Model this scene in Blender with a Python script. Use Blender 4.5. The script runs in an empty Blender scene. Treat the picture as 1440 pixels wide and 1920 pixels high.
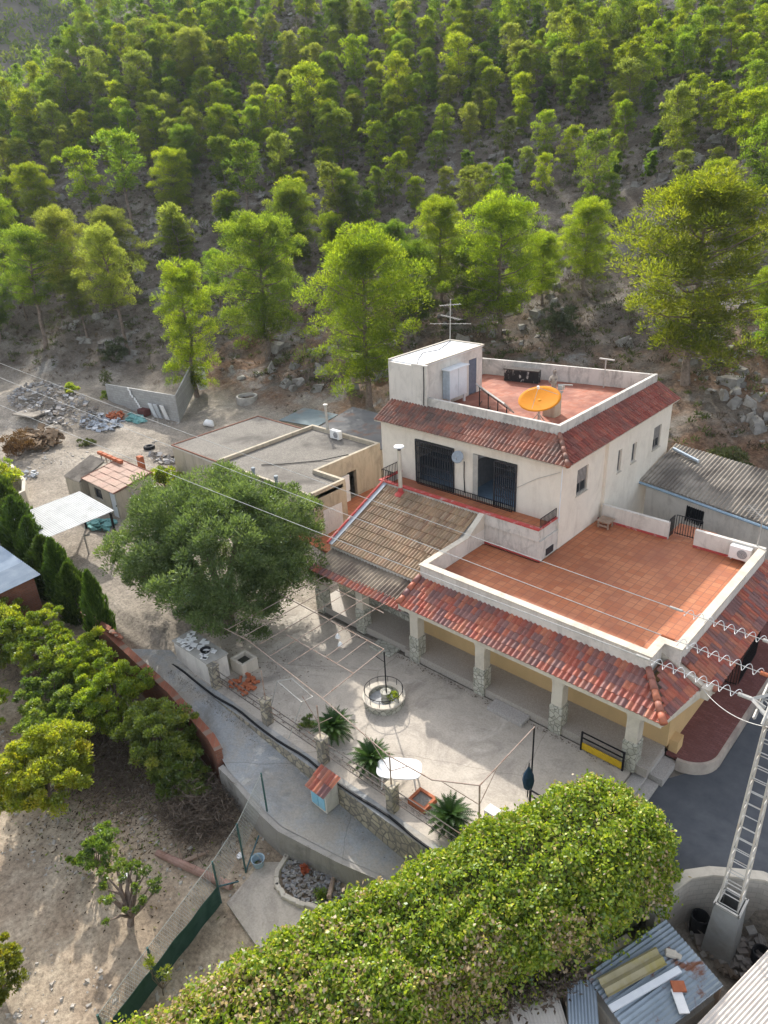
import bpy, math, random
import numpy as np
from mathutils import Vector, Matrix
R = math.radians
C = bpy.context.scene.collection
S = bpy.context.scene

# ---------------------------------------------------------------- camera, sky, sun, exposure
cam_d = bpy.data.cameras.new('camera'); cam = bpy.data.objects.new('camera', cam_d); C.objects.link(cam)
CAM_R = Vector((0.738571, 0.672489, -0.047653)); CAM_U = Vector((-0.261624, 0.351041, 0.899068)); CAM_F = Vector((-0.621341, 0.651559, -0.435209))
m = Matrix((CAM_R, CAM_U, -CAM_F)).transposed().to_4x4(); m.translation = Vector((0, 0, 19.0))
cam.matrix_world = m
cam_d.sensor_fit = 'VERTICAL'; cam_d.sensor_height = 24.0; cam_d.sensor_width = 18.0
cam_d.lens = 24.0*1350.0/1920.0; cam_d.clip_start = 0.2; cam_d.clip_end = 3000.0
S.camera = cam
SUN_EL, SUN_AZ = R(32.0), R(143.8)                 # azimuth measured from +x towards +y
w = bpy.data.worlds.new('World'); S.world = w; w.use_nodes = True
bgn = w.node_tree.nodes['Background']; sky = w.node_tree.nodes.new('ShaderNodeTexSky')
sky.sky_type = 'NISHITA'; sky.sun_disc = False; sky.sun_elevation = SUN_EL; sky.sun_rotation = R(90)-SUN_AZ
sky.air_density = 1.0; sky.dust_density = 2.5; sky.ozone_density = 1.0
hsv = w.node_tree.nodes.new('ShaderNodeHueSaturation'); hsv.inputs['Saturation'].default_value = .42
w.node_tree.links.new(sky.outputs[0], hsv.inputs['Color']); w.node_tree.links.new(hsv.outputs[0], bgn.inputs[0]); bgn.inputs[1].default_value = 0.15
sd = bpy.data.lights.new('sun', 'SUN'); sd.energy = 2.25; sd.angle = R(0.9); sd.color = (1.0, 0.955, 0.88)
so = bpy.data.objects.new('sun', sd); C.objects.link(so)
sv = Vector((math.cos(SUN_AZ)*math.cos(SUN_EL), math.sin(SUN_AZ)*math.cos(SUN_EL), math.sin(SUN_EL)))
so.rotation_euler = sv.to_track_quat('Z', 'Y').to_euler(); so.location = (0, 0, 60)
S.view_settings.view_transform = 'Standard'; S.view_settings.look = 'None'
S.view_settings.exposure = 1.32; S.view_settings.gamma = 1.0
S.cycles.max_bounces = 6; S.cycles.transparent_max_bounces = 8
S.cycles.diffuse_bounces = 3; S.cycles.glossy_bounces = 2; S.cycles.transmission_bounces = 3
S.cycles.caustics_reflective = False; S.cycles.caustics_refractive = False

# ---------------------------------------------------------------- helpers
def tag(o, label=None, cat=None, group=None, kind=None):
    if label: o['label'] = label
    if cat: o['category'] = cat
    if group: o['group'] = group
    if kind: o['kind'] = kind
    return o
def thing(name, label, cat, loc, group=None):
    o = bpy.data.objects.new(name, None); C.objects.link(o); o.location = loc; o.empty_display_size = .3
    return tag(o, label, cat, group)
def root_loc(p):
    while p.parent: p = p.parent
    return Vector(p.location)
class MB:
    """collects faces in world metres, then links them as one mesh object"""
    def __init__(s): s.v = []; s.f = []; s.c = []; s.k = 0.5
    def poly(s, pts, k=None):
        n = len(s.v); s.v += [tuple(p) for p in pts]; s.f.append(tuple(range(n, n+len(pts)))); s.c.append(s.k if k is None else k); return s
    def box(s, x0, y0, z0, x1, y1, z1, k=None):
        return s.hull([(x0,y0),(x1,y0),(x1,y1),(x0,y1)], z0, z1, k)
    def hull(s, p2, z0, z1, k=None, zt=None):
        """vertical prism over a plan polygon (counter-clockwise); zt gives top heights per corner"""
        n = len(p2); a = len(s.v)
        s.v += [(p[0], p[1], z0) for p in p2] + [(p[0], p[1], (zt[i] if zt else z1)) for i, p in enumerate(p2)]
        s.f.append(tuple(range(a+n-1, a-1, -1))); s.f.append(tuple(range(a+n, a+2*n)))
        for i in range(n):
            j = (i+1) % n; s.f.append((a+i, a+j, a+n+j, a+n+i))
        s.c += [s.k if k is None else k]*(n+2); return s
    def obox(s, c, h, rz=0, k=None, ax=None):
        """box of half sizes h turned about z (or along axes ax)"""
        c = Vector(c)
        if ax is None: ax = (Vector((math.cos(rz), math.sin(rz), 0)), Vector((-math.sin(rz), math.cos(rz), 0)), Vector((0, 0, 1)))
        a = len(s.v)
        for dz in (-1, 1):
            for dx, dy in ((-1,-1),(1,-1),(1,1),(-1,1)):
                s.v.append(tuple(c+ax[0]*h[0]*dx+ax[1]*h[1]*dy+ax[2]*h[2]*dz))
        for q in ((3,2,1,0),(4,5,6,7),(0,1,5,4),(1,2,6,5),(2,3,7,6),(3,0,4,7)): s.f.append(tuple(a+i for i in q)); s.c.append(s.k if k is None else k)
        return s
    def tube(s, pts, r, n=6, k=None, caps=True):
        pts = [Vector(p) for p in pts]; rr = r if isinstance(r, (list, tuple)) else [r]*len(pts); a = len(s.v); prev = None
        for i, p in enumerate(pts):
            d = (pts[min(i+1, len(pts)-1)]-pts[max(i-1, 0)])
            d = d.normalized() if d.length > 1e-9 else Vector((0,0,1))
            u = prev-d*prev.dot(d) if prev is not None else (Vector((0,0,1)).cross(d) if abs(d.z) < .95 else Vector((1,0,0)).cross(d))
            if u.length < 1e-6: u = d.orthogonal()
            u.normalize(); prev = u; w_ = d.cross(u)
            for j in range(n):
                t = 2*math.pi*j/n; s.v.append(tuple(p+(u*math.cos(t)+w_*math.sin(t))*rr[i]))
        for i in range(len(pts)-1):
            for j in range(n):
                b = a+i*n; s.f.append((b+j, b+(j+1)%n, b+n+(j+1)%n, b+n+j)); s.c.append(s.k if k is None else k)
        if caps:
            s.f.append(tuple(range(a+n-1, a-1, -1))); e = a+(len(pts)-1)*n; s.f.append(tuple(range(e, e+n))); s.c += [s.k if k is None else k]*2
        return s
    def lathe(s, c, prof, n=24, k=None):
        a = len(s.v)
        for r, z in prof:
            for j in range(n):
                t = 2*math.pi*j/n; s.v.append((c[0]+r*math.cos(t), c[1]+r*math.sin(t), c[2]+z))
        for i in range(len(prof)-1):
            for j in range(n):
                b = a+i*n; s.f.append((b+j, b+(j+1)%n, b+n+(j+1)%n, b+n+j)); s.c.append(s.k if k is None else k)
        return s
    def build(s, name, mat, parent=None, smooth=False, bevel=0):
        me = bpy.data.meshes.new(name)
        V = [Vector(p) for p in s.v]
        if parent is not None: o0 = root_loc(parent)
        else:
            o0 = Vector((sum(p.x for p in V)/len(V), sum(p.y for p in V)/len(V), min(p.z for p in V)))
        me.from_pydata([tuple(p-o0) for p in V], [], s.f); me.update()
        at = me.attributes.new('tone', 'FLOAT', 'FACE'); at.data.foreach_set('value', np.array(s.c, 'f'))
        if smooth: me.polygons.foreach_set('use_smooth', np.ones(len(me.polygons), bool))
        me.materials.append(mat)
        o = bpy.data.objects.new(name, me); C.objects.link(o)
        if parent is not None: o.parent = parent
        else: o.location = o0
        if bevel:
            b = o.modifiers.new('bevel', 'BEVEL'); b.width = bevel; b.segments = 2; b.limit_method = 'ANGLE'
        return o
def jit(rnd, a): return rnd.uniform(-a, a)

# ---------------------------------------------------------------- materials
MATS = {}
def nodes(name):
    mt = bpy.data.materials.new(name); mt.use_nodes = True; nt = mt.node_tree
    return mt, nt, nt.nodes['Principled BSDF'], lambda t, **kw: _nn(nt, t, kw)
def _nn(nt, t, kw):
    n = nt.nodes.new('ShaderNode'+t)
    for a, b in kw.items(): setattr(n, a, b)
    return n
def ramp(N, nt, src, stops):
    r = N('ValToRGB'); el = r.color_ramp.elements
    while len(el) < len(stops): el.new(0.5)
    for e, (p, c) in zip(el, stops): e.position = p; e.color = (*c, 1)
    nt.links.new(src, r.inputs[0]); return r
def coords(N, nt, scale=(1,1,1)):
    g = N('NewGeometry'); mp = N('Mapping'); mp.inputs['Scale'].default_value = scale
    nt.links.new(g.outputs['Position'], mp.inputs[0]); return mp.outputs[0]
def noise(N, nt, vec, sc, det=6, rough=.6, dist=0):
    n = N('TexNoise'); n.inputs['Scale'].default_value = sc; n.inputs['Detail'].default_value = det
    n.inputs['Roughness'].default_value = rough; n.inputs['Distortion'].default_value = dist
    nt.links.new(vec, n.inputs['Vector']); return n.outputs['Fac']
def mixc(N, nt, fac, a, b, mode='MIX'):
    x = N('Mix', data_type='RGBA', blend_type=mode)
    for s_, v in ((0, fac), (6, a), (7, b)):
        if hasattr(v, 'node'): nt.links.new(v, x.inputs[s_])
        else: x.inputs[s_].default_value = v if s_ == 0 else (*v, 1)
    return x.outputs[2]
def bump(N, nt, P, h, strength=.3, dist=.02):
    b = N('Bump'); b.inputs['Strength'].default_value = strength; b.inputs['Distance'].default_value = dist
    nt.links.new(h, b.inputs['Height']); nt.links.new(b.outputs[0], P.inputs['Normal'])
def weathered(name, c1, c2, c3=None, s1=3, s2=.6, rough=.85, stain=(.45,.7), bumpd=.01, metal=0, scale=(1,1,1), bs=25, tone=0.0, spec=.12):
    """two-colour fine mottling, large stains c3, optional per-face tone"""
    mt, nt, P, N = nodes(name); v = coords(N, nt, scale)
    f = noise(N, nt, v, s1); col = ramp(N, nt, f, [(.3, c1), (.7, c2)]).outputs[0]
    if c3:
        g = noise(N, nt, v, s2, 5, .65, .4); k = ramp(N, nt, g, [(stain[0], (0,0,0)), (stain[1], (1,1,1))]).outputs[0]
        col = mixc(N, nt, k, col, c3)
    if tone:
        a = N('Attribute', attribute_name='tone'); k = ramp(N, nt, a.outputs['Fac'], [(0, (1-tone,)*3), (1, (1+tone,)*3)]).outputs[0]
        # ramp clips at 1: multiply by a wide range instead
        mm = N('MapRange'); mm.inputs[3].default_value = 1-tone; mm.inputs[4].default_value = 1+tone
        nt.links.new(a.outputs['Fac'], mm.inputs[0]); cb = N('CombineColor')
        for i in range(3): nt.links.new(mm.outputs[0], cb.inputs[i])
        col = mixc(N, nt, 1.0, col, cb.outputs[0], 'MULTIPLY')
    nt.links.new(col, P.inputs['Base Color']); P.inputs['Roughness'].default_value = rough; P.inputs['Metallic'].default_value = metal
    P.inputs['Specular IOR Level'].default_value = spec
    if bumpd: bump(N, nt, P, noise(N, nt, v, bs, 4), .6, bumpd)
    return mt
def plain(name, c, rough=.6, metal=0, var=.15):
    return weathered(name, tuple(x*(1-var) for x in c), tuple(min(1, x*(1+var)) for x in c), None, 6, rough=rough, metal=metal, bumpd=0)
def stucco(name, c, grime, amt=.5, streak=(1.5, 1.5, .3)):
    """painted render with rain streaks and patchy grime"""
    mt, nt, P, N = nodes(name); v = coords(N, nt); vs = coords(N, nt, streak)
    base = ramp(N, nt, noise(N, nt, v, 1.3, 5), [(.3, tuple(x*.9 for x in c)), (.7, c)]).outputs[0]
    k1 = ramp(N, nt, noise(N, nt, vs, 1.3, 7, .72, .6), [(.5, (0,0,0)), (.74, (amt*.75,)*3)]).outputs[0]
    k2 = ramp(N, nt, noise(N, nt, v, .8, 9, .74, .5), [(.5, (0,0,0)), (.72, (amt*.9,)*3)]).outputs[0]
    col = mixc(N, nt, k1, base, grime); col = mixc(N, nt, k2, col, tuple(g*.9+.05 for g in grime))
    nt.links.new(col, P.inputs['Base Color']); P.inputs['Roughness'].default_value = .9; P.inputs['Specular IOR Level'].default_value = .2
    bump(N, nt, P, noise(N, nt, v, 30, 4), .5, .006); return mt
def tiles(name, cols, grime=None, gamt=.6, rough=.7):
    """clay tiles: a colour per tile from the tone attribute, weathering over all"""
    mt, nt, P, N = nodes(name); v = coords(N, nt)
    a = N('Attribute', attribute_name='tone'); col = ramp(N, nt, a.outputs['Fac'], [(i/(len(cols)-1), c) for i, c in enumerate(cols)]).outputs[0]
    f = ramp(N, nt, noise(N, nt, v, 9, 5), [(.3, (.72,)*3), (.7, (1.0,)*3)]).outputs[0]
    col = mixc(N, nt, 1.0, col, f, 'MULTIPLY')
    if grime:
        k = ramp(N, nt, noise(N, nt, v, .8, 8, .7), [(.42, (0,0,0)), (.62, (gamt,)*3)]).outputs[0]; col = mixc(N, nt, k, col, grime)
    nt.links.new(col, P.inputs['Base Color']); P.inputs['Roughness'].default_value = rough; P.inputs['Specular IOR Level'].default_value = .35
    bump(N, nt, P, noise(N, nt, v, 40, 4), .4, .005); return mt
def bricks(name, c1, c2, mortar, bw, bh, off=.5, msize=.02, stain=None, plane='xy', rough=.85, st=(.5,.7), patch=None):
    mt, nt, P, N = nodes(name); g = N('NewGeometry'); v = g.outputs['Position']
    sx = N('SeparateXYZ'); nt.links.new(v, sx.inputs[0]); cx = N('CombineXYZ')
    if plane == 'xy': nt.links.new(sx.outputs[0], cx.inputs[0]); nt.links.new(sx.outputs[1], cx.inputs[1])
    else:                                           # upright masonry: run along x+y
        ad = N('Math', operation='ADD'); nt.links.new(sx.outputs[0], ad.inputs[0]); nt.links.new(sx.outputs[1], ad.inputs[1])
        nt.links.new(ad.outputs[0], cx.inputs[0]); nt.links.new(sx.outputs[2], cx.inputs[1])
    b = N('TexBrick'); b.offset = off; nt.links.new(cx.outputs[0], b.inputs[0])
    for i, c in ((1, c1), (2, c2), (3, mortar)): b.inputs[i].default_value = (*c, 1)
    b.inputs['Scale'].default_value = 1; b.inputs['Mortar Size'].default_value = msize; b.inputs['Brick Width'].default_value = bw; b.inputs['Row Height'].default_value = bh
    b.inputs['Mortar Smooth'].default_value = .2
    col = mixc(N, nt, 1.0, b.outputs[0], ramp(N, nt, noise(N, nt, v, 2.2, 7, .7), [(.3, (.78,)*3), (.72, (1.0,)*3)]).outputs[0], 'MULTIPLY')
    if stain:
        k = ramp(N, nt, noise(N, nt, v, .55, 8, .68, .3), [(st[0], (0,0,0)), (st[1], (.75,)*3)]).outputs[0]; col = mixc(N, nt, k, col, stain)
    nt.links.new(col, P.inputs['Base Color']); P.inputs['Roughness'].default_value = rough; P.inputs['Specular IOR Level'].default_value = .3
    bump(N, nt, P, b.outputs['Fac'], -.5, .01); return mt
def stones(name, c1, c2, joint, sc=4.5, jw=.06, stretch=(1,1,1)):
    """irregular stones with pale joints"""
    mt, nt, P, N = nodes(name); v = coords(N, nt, stretch)
    d = N('TexNoise'); d.inputs['Scale'].default_value = 3; nt.links.new(v, d.inputs['Vector'])
    vv = mixc(N, nt, .08, v, d.outputs['Color'])
    a = N('TexVoronoi'); a.inputs['Scale'].default_value = sc; nt.links.new(vv, a.inputs['Vector'])
    e = N('TexVoronoi', feature='DISTANCE_TO_EDGE'); e.inputs['Scale'].default_value = sc; nt.links.new(vv, e.inputs['Vector'])
    sc_ = N('SeparateColor'); nt.links.new(a.outputs['Color'], sc_.inputs[0])
    col = ramp(N, nt, sc_.outputs[0], [(0, c1), (1, c2)]).outputs[0]
    k = ramp(N, nt, e.outputs['Distance'], [(jw*.5, (1,1,1)), (jw, (0,0,0))]).outputs[0]; col = mixc(N, nt, k, col, joint)
    col = mixc(N, nt, 1.0, col, ramp(N, nt, noise(N, nt, v, 12, 4), [(.3, (.75,)*3), (.7, (1,)*3)]).outputs[0], 'MULTIPLY')
    nt.links.new(col, P.inputs['Base Color']); P.inputs['Roughness'].default_value = .9
    bump(N, nt, P, e.outputs['Distance'], .6, .05); return mt
def foliage(name, stops, trans=.45, hue=.03, gloss=.25, tint=None, tmul=1.2):
    """leaf faces: colour from the tone attribute, light passing through from behind"""
    mt, nt, P, N = nodes(name); a = N('Attribute', attribute_name='tone')
    col = ramp(N, nt, a.outputs['Fac'], stops).outputs[0]
    oi = N('ObjectInfo'); hs = N('HueSaturation'); nt.links.new(col, hs.inputs['Color'])
    mr = N('MapRange'); mr.inputs[3].default_value = .5-hue; mr.inputs[4].default_value = .5+hue; nt.links.new(oi.outputs['Random'], mr.inputs[0]); nt.links.new(mr.outputs[0], hs.inputs['Hue'])
    m2 = N('Math', operation='FRACT'); m1 = N('Math', operation='MULTIPLY'); m1.inputs[1].default_value = 7.31; nt.links.new(oi.outputs['Random'], m1.inputs[0]); nt.links.new(m1.outputs[0], m2.inputs[0])
    m3 = N('MapRange'); m3.inputs[3].default_value = .75; m3.inputs[4].default_value = 1.2; nt.links.new(m2.outputs[0], m3.inputs[0]); nt.links.new(m3.outputs[0], hs.inputs['Value'])
    col = hs.outputs[0]
    df = N('BsdfDiffuse'); nt.links.new(col, df.inputs[0]); tr = N('BsdfTranslucent')
    tc = mixc(N, nt, 1.0, col, tint or (tmul*1.0, tmul*1.03, tmul*.5), 'MULTIPLY'); nt.links.new(tc, tr.inputs[0])
    mx = N('MixShader'); mx.inputs[0].default_value = trans; nt.links.new(df.outputs[0], mx.inputs[1]); nt.links.new(tr.outputs[0], mx.inputs[2])
    gl = N('BsdfGlossy'); gl.inputs['Roughness'].default_value = .45; gl.inputs[0].default_value = (.8,.85,.8,1)
    m4 = N('MixShader'); m4.inputs[0].default_value = gloss*.15; nt.links.new(mx.outputs[0], m4.inputs[1]); nt.links.new(gl.outputs[0], m4.inputs[2])
    out = nt.nodes['Material Output']; nt.links.new(m4.outputs[0], out.inputs[0]); nt.nodes.remove(P); return mt

# ---------------------------------------------------------------- the ground
def sstep(a,b,x):
    t=np.clip((x-a)/(b-a),0,1); return t*t*(3-2*t)
FOOTX=[-400,-200,-150,-100,-80,-68,-57,-45,-38,-20,-12,0,40,200]
FOOTY=[-110,-45,-12,15,26,32,36.5,36.5,38,38.5,39,37,36,40]
def hill(x,y):
    s=y-np.interp(x,FOOTX,FOOTY)
    return np.where(s<=0,0,0.30*np.minimum(s,8)+0.36*np.clip(s-8,0,20)+0.48*np.clip(s-28,0,45)+0.55*np.clip(s-73,0,None)*1.0)
CRX=[0,30,46,70,100,140,260]
def crest(x,y):
    # spur of the near hill falls away to the west of this line
    xc=np.interp(y,[0,40,60,80,100,140,300],[-150,-147,-145,-144,-144,-138,-90])
    return np.maximum(0,xc-x)
def hf(x,y):
    x=np.asarray(x,float); y=np.asarray(y,float)
    z=np.full(np.broadcast(x,y).shape,0.3)
    # garden terrace below the path
    gz=np.interp(x,[-60,-36,-28,-14,-8],[0.0,-0.3,-1.0,-2.0,-2.2])
    edge=np.interp(x,[-40,-29,-27,-22.3,-19,-15.6,-14.7,-12.6,-10.8,-6],[12.4,11.35,11.35,11.1,10.7,10.2,10.2,10.8,11.3,12.0])
    g=sstep(0,0.12,edge-y)*sstep(-46,-40,x)
    # slabs are laid over this: lower it a little under patio, path and road
    pz=np.interp(x,[-31,-27,-22.3,-19,-17.8,-15.6,-14.7,-12.6,-10.8,-6.5],[.28,.15,-.08,-.28,-.4,-.7,-.8,-1.12,-1.32,-2.2])
    onp=sstep(-32,-30,x)*(y<12.25)*(x<-5)
    z=np.where(onp>0,z*(1-onp)+(pz-.12)*onp,z)
    z=z*(1-g)+gz*g
    pat=(y>=12.25)*(y<24)*sstep(-27,-25,x)*(x<-6.6)
    z=np.where(pat>0,z*(1-pat)+(-.12)*pat,z)
    road=(x>=-6.6)*(y>13)*(y<60)
    z=np.where(road>0,-.5,z)
    low=(x>-9)*(y<=17.4)*(x>=-6.6)+(x>=-9)*(y<12)*(x<-6.6)
    z=np.where(low>0,-2.25,z)
    far=(x>=-1.7)*(y<17.4)
    # rubble heap
    z=z+1.5*np.exp(-((x+66)/7)**2-((y-26)/4.5)**2)+0.5*np.exp(-((x+52)/4)**2-((y-20)/2.5)**2)
    h=hill(x,y)
    h=np.where((x>-14),np.where(y<39,np.minimum(h,9),h),h)
    w=sstep(-1,1,h)  # unused
    lim=2.2
    c=crest(x,y)
    z=z+h-1.6*c*sstep(0,40,c)-0.0
    z=z+np.where(h>0.3,0.5*np.sin(x*.21+1.3)*np.sin(y*.17+.4)+.25*np.sin(x*.6+y*.35),0)*np.clip(h/4,0,1)
    z=np.maximum(z,-6+0*z)
    return z

def gz(x, y): return float(hf(x, y))
def terrain_mat():
    mt, nt, P, N = nodes('soil'); v = coords(N, nt)
    a = N('Attribute', attribute_name='zone'); sc = N('SeparateColor'); nt.links.new(a.outputs['Color'], sc.inputs[0])
    n1 = noise(N, nt, v, .35, 8, .7, .3); n2 = noise(N, nt, v, 2.5, 8, .7); n3 = noise(N, nt, v, 7, 8, .78)
    yard = ramp(N, nt, n1, [(.33, (.30,.26,.21)), (.52, (.44,.38,.31)), (.66, (.58,.51,.42))]).outputs[0]
    hillc = ramp(N, nt, n1, [(.32, (.12,.095,.075)), (.5, (.19,.158,.128)), (.64, (.31,.275,.235))]).outputs[0]
    orange = ramp(N, nt, n2, [(.3, (.17,.095,.06)), (.55, (.29,.175,.11)), (.75, (.42,.29,.19))]).outputs[0]
    garden = ramp(N, nt, n1, [(.35, (.29,.215,.15)), (.5, (.50,.39,.28)), (.62, (.66,.54,.40))]).outputs[0]
    col = mixc(N, nt, sc.outputs[0], yard, hillc); col = mixc(N, nt, sc.outputs[1], col, garden)
    ko = N('Math', operation='MULTIPLY'); nt.links.new(sc.outputs[2], ko.inputs[0])
    nt.links.new(ramp(N, nt, noise(N, nt, v, .28, 6, .65), [(.4, (0,0,0)), (.6, (1,1,1))]).outputs[0], ko.inputs[1])
    col = mixc(N, nt, ko.outputs[0], col, orange)
    rock = ramp(N, nt, noise(N, nt, v, .16, 9, .72, .6), [(.56, (0,0,0)), (.66, (1,1,1))]).outputs[0]
    kr = N('Math', operation='MULTIPLY'); nt.links.new(rock, kr.inputs[0]); nt.links.new(sc.outputs[0], kr.inputs[1])
    col = mixc(N, nt, kr.outputs[0], col, (.34,.325,.30))
    col = mixc(N, nt, 1.0, col, ramp(N, nt, n2, [(.3, (.7,)*3), (.7, (1,)*3)]).outputs[0], 'MULTIPLY')
    col = mixc(N, nt, 1.0, col, ramp(N, nt, n3, [(.36, (.5,)*3), (.58, (1,)*3)]).outputs[0], 'MULTIPLY')
    nt.links.new(col, P.inputs['Base Color']); P.inputs['Roughness'].default_value = .95; P.inputs['Specular IOR Level'].default_value = .1
    bump(N, nt, P, n3, .9, .06); return mt
def axis(segs):
    out = []
    for a, b, st in segs: out += list(np.arange(a, b, st))
    return np.array(out+[segs[-1][1]])
gx = axis([(-640,-300,34),(-300,-170,6),(-170,-70,1.6),(-70,-32,.6),(-32,0,.3),(0,12,1.5),(12,60,8),(60,100,20)])
gy = axis([(-180,-20,20),(-20,-2,1.5),(-2,19,.3),(19,45,.6),(45,150,1.6),(150,300,8),(300,450,50)])
X, Y = np.meshgrid(gx, gy); Z = hf(X, Y)
rng = np.random.default_rng(3)
Hh = hill(X, Y); near = (X > -32)*(X < 0)*(Y > -2)*(Y < 19)
def vnoise(x, y, s, seed):
    """smooth value noise on a lattice"""
    r = np.random.default_rng(seed).random((512, 512)); a = x/s+200; b = y/s+200
    i = np.floor(a).astype(int); j = np.floor(b).astype(int); u = a-i; v_ = b-j; u = u*u*(3-2*u); v_ = v_*v_*(3-2*v_)
    g = lambda p, q: r[p % 512, q % 512]
    return (g(i,j)*(1-u)+g(i+1,j)*u)*(1-v_)+(g(i,j+1)*(1-u)+g(i+1,j+1)*u)*v_
rough_ = (vnoise(X,Y,3.1,1)-.5)*.7+(vnoise(X,Y,1.3,2)-.5)*.45
flat_ = ((X > -27)*(X < -4)*(Y > 10.3)*(Y < 36)) | ((X > -33)*(X < -7)*(Y > 8.5)*(Y < 14)) | (X > -7)*(Y < 40) | ((X > -46)*(X < -27)*(Y > 11)*(Y < 33))
amp = np.clip(Hh/2, 0, 1)*1.1+np.where(flat_, 0, .16)
Z = Z+rough_*amp*np.where(flat_, 0, 1)+np.exp(-((X+64)/8)**2-((Y-26)/4)**2)*(vnoise(X,Y,1.0,7)-.4)*1.2
nx, ny = len(gx), len(gy)
me = bpy.data.meshes.new('ground'); me.vertices.add(nx*ny)
me.vertices.foreach_set('co', np.stack([X, Y, Z], -1).reshape(-1).astype('f'))
idx = np.arange(nx*ny).reshape(ny, nx); q = np.stack([idx[:-1,:-1], idx[:-1,1:], idx[1:,1:], idx[1:,:-1]], -1).reshape(-1, 4)
me.loops.add(q.size); me.loops.foreach_set('vertex_index', q.reshape(-1)); me.polygons.add(len(q))
me.polygons.foreach_set('loop_start', np.arange(0, q.size, 4)); me.polygons.foreach_set('use_smooth', np.ones(len(q), bool)); me.update()
zn = np.zeros((ny, nx, 4), 'f'); zn[..., 0] = np.clip(Hh/1.2, 0, 1); zn[..., 1] = np.clip((11.5-Y)/1.0, 0, 1)*np.clip((X+46)/4, 0, 1)
zn[..., 2] = np.exp(-((Y-44)/12)**2)*(X > -62)+np.exp(-((X+50)/9)**2-((Y-36)/4)**2)+np.exp(-((X+9)/8)**2-((Y-46)/12)**2)
zn[..., 2] = np.clip(zn[..., 2], 0, 1)*np.clip(Hh/.6, 0, 1); zn[..., 3] = 1
ca = me.color_attributes.new('zone', 'FLOAT_COLOR', 'POINT'); ca.data.foreach_set('color', zn.reshape(-1))
me.materials.append(terrain_mat()); ground = bpy.data.objects.new('ground', me); C.objects.link(ground); tag(ground, kind='structure')
def zg(x, y):
    """height of the finished ground mesh"""
    i = int(np.clip(np.searchsorted(gx, x)-1, 0, nx-2)); j = int(np.clip(np.searchsorted(gy, y)-1, 0, ny-2))
    u = (x-gx[i])/(gx[i+1]-gx[i]); v_ = (y-gy[j])/(gy[j+1]-gy[j])
    return float((Z[j,i]*(1-u)+Z[j,i+1]*u)*(1-v_)+(Z[j+1,i]*(1-u)+Z[j+1,i+1]*u)*v_)

M = {}
M['patio'] = weathered('patio_concrete', (.44,.385,.32), (.54,.48,.40), (.32,.285,.25), 1.1, .35, .8, (.5,.68), .006)
def concrete(name, c1, c2, dark, pale, tint=None):
    mt, nt, P, N = nodes(name); v = coords(N, nt)
    col = ramp(N, nt, noise(N, nt, v, 1.6, 8, .7), [(.3, c1), (.68, c2)]).outputs[0]
    k = ramp(N, nt, noise(N, nt, v, .42, 9, .72, .8), [(.50, (0,0,0)), (.66, (.85,)*3)]).outputs[0]; col = mixc(N, nt, k, col, dark)
    k = ramp(N, nt, noise(N, nt, v, .27, 7, .7, 1.2), [(.57, (0,0,0)), (.62, (.8,)*3)]).outputs[0]; col = mixc(N, nt, k, col, pale)
    if tint: k = ramp(N, nt, noise(N, nt, v, .6, 6, .7), [(.45, (0,0,0)), (.62, (.9,)*3)]).outputs[0]; col = mixc(N, nt, k, col, tint)
    d = N('TexNoise'); d.inputs['Scale'].default_value = 1.4; d.inputs['Detail'].default_value = 5; nt.links.new(v, d.inputs['Vector']); vv = mixc(N, nt, .22, v, d.outputs['Color'])
    e = N('TexVoronoi', feature='DISTANCE_TO_EDGE'); e.inputs['Scale'].default_value = .22; nt.links.new(vv, e.inputs['Vector'])
    col = mixc(N, nt, ramp(N, nt, e.outputs['Distance'], [(.0008, (.45,)*3), (.0028, (0,0,0))]).outputs[0], col, tuple(x*.35 for x in dark))
    col = mixc(N, nt, 1.0, col, ramp(N, nt, noise(N, nt, v, 14, 5, .7), [(.32, (.78,)*3), (.6, (1,)*3)]).outputs[0], 'MULTIPLY')
    nt.links.new(col, P.inputs['Base Color']); P.inputs['Roughness'].default_value = .85; bump(N, nt, P, noise(N, nt, v, 20, 5), .5, .006); return mt
M['patio'] = concrete('patio_concrete', (.42,.365,.30), (.55,.485,.405), (.27,.235,.20), (.60,.54,.46))
M['path'] = concrete('path_concrete', (.28,.30,.31), (.37,.37,.36), (.20,.19,.17), (.52,.49,.44), (.37,.33,.275))
M['asphalt'] = weathered('asphalt', (.085,.09,.10), (.115,.12,.13), (.16,.165,.17), 2, .3, .85, (.55,.75), .01, bs=60)
M['granite'] = weathered('speckled_terrazzo', (.30,.275,.25), (.54,.50,.46), None, 28, 1, .6, bumpd=0)
M['pave'] = bricks('red_paving', (.20,.075,.065), (.26,.11,.10), (.15,.07,.065), .22, .11, .5, .012, (.15,.07,.065), st=(.45,.75))
M['kerb'] = weathered('kerb_concrete', (.42,.35,.29), (.52,.45,.38), (.3,.25,.22), 3, 1, .9)
def slab(name, pts, z, mat, th=.12, zs=None):
    b = MB(); b.hull(pts, 0, 0, zt=zs or [z]*len(pts)); n = len(pts)
    for i in range(n): b.v[i] = (b.v[i][0], b.v[i][1], (zs[i] if zs else z)-th)
    return tag(b.build(name, mat), kind='structure')
slab('patio', [(-24.8,12.0),(-6.72,12.0),(-6.72,18.5),(-24.8,18.5)], 0.0, M['patio'], .3)
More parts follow.
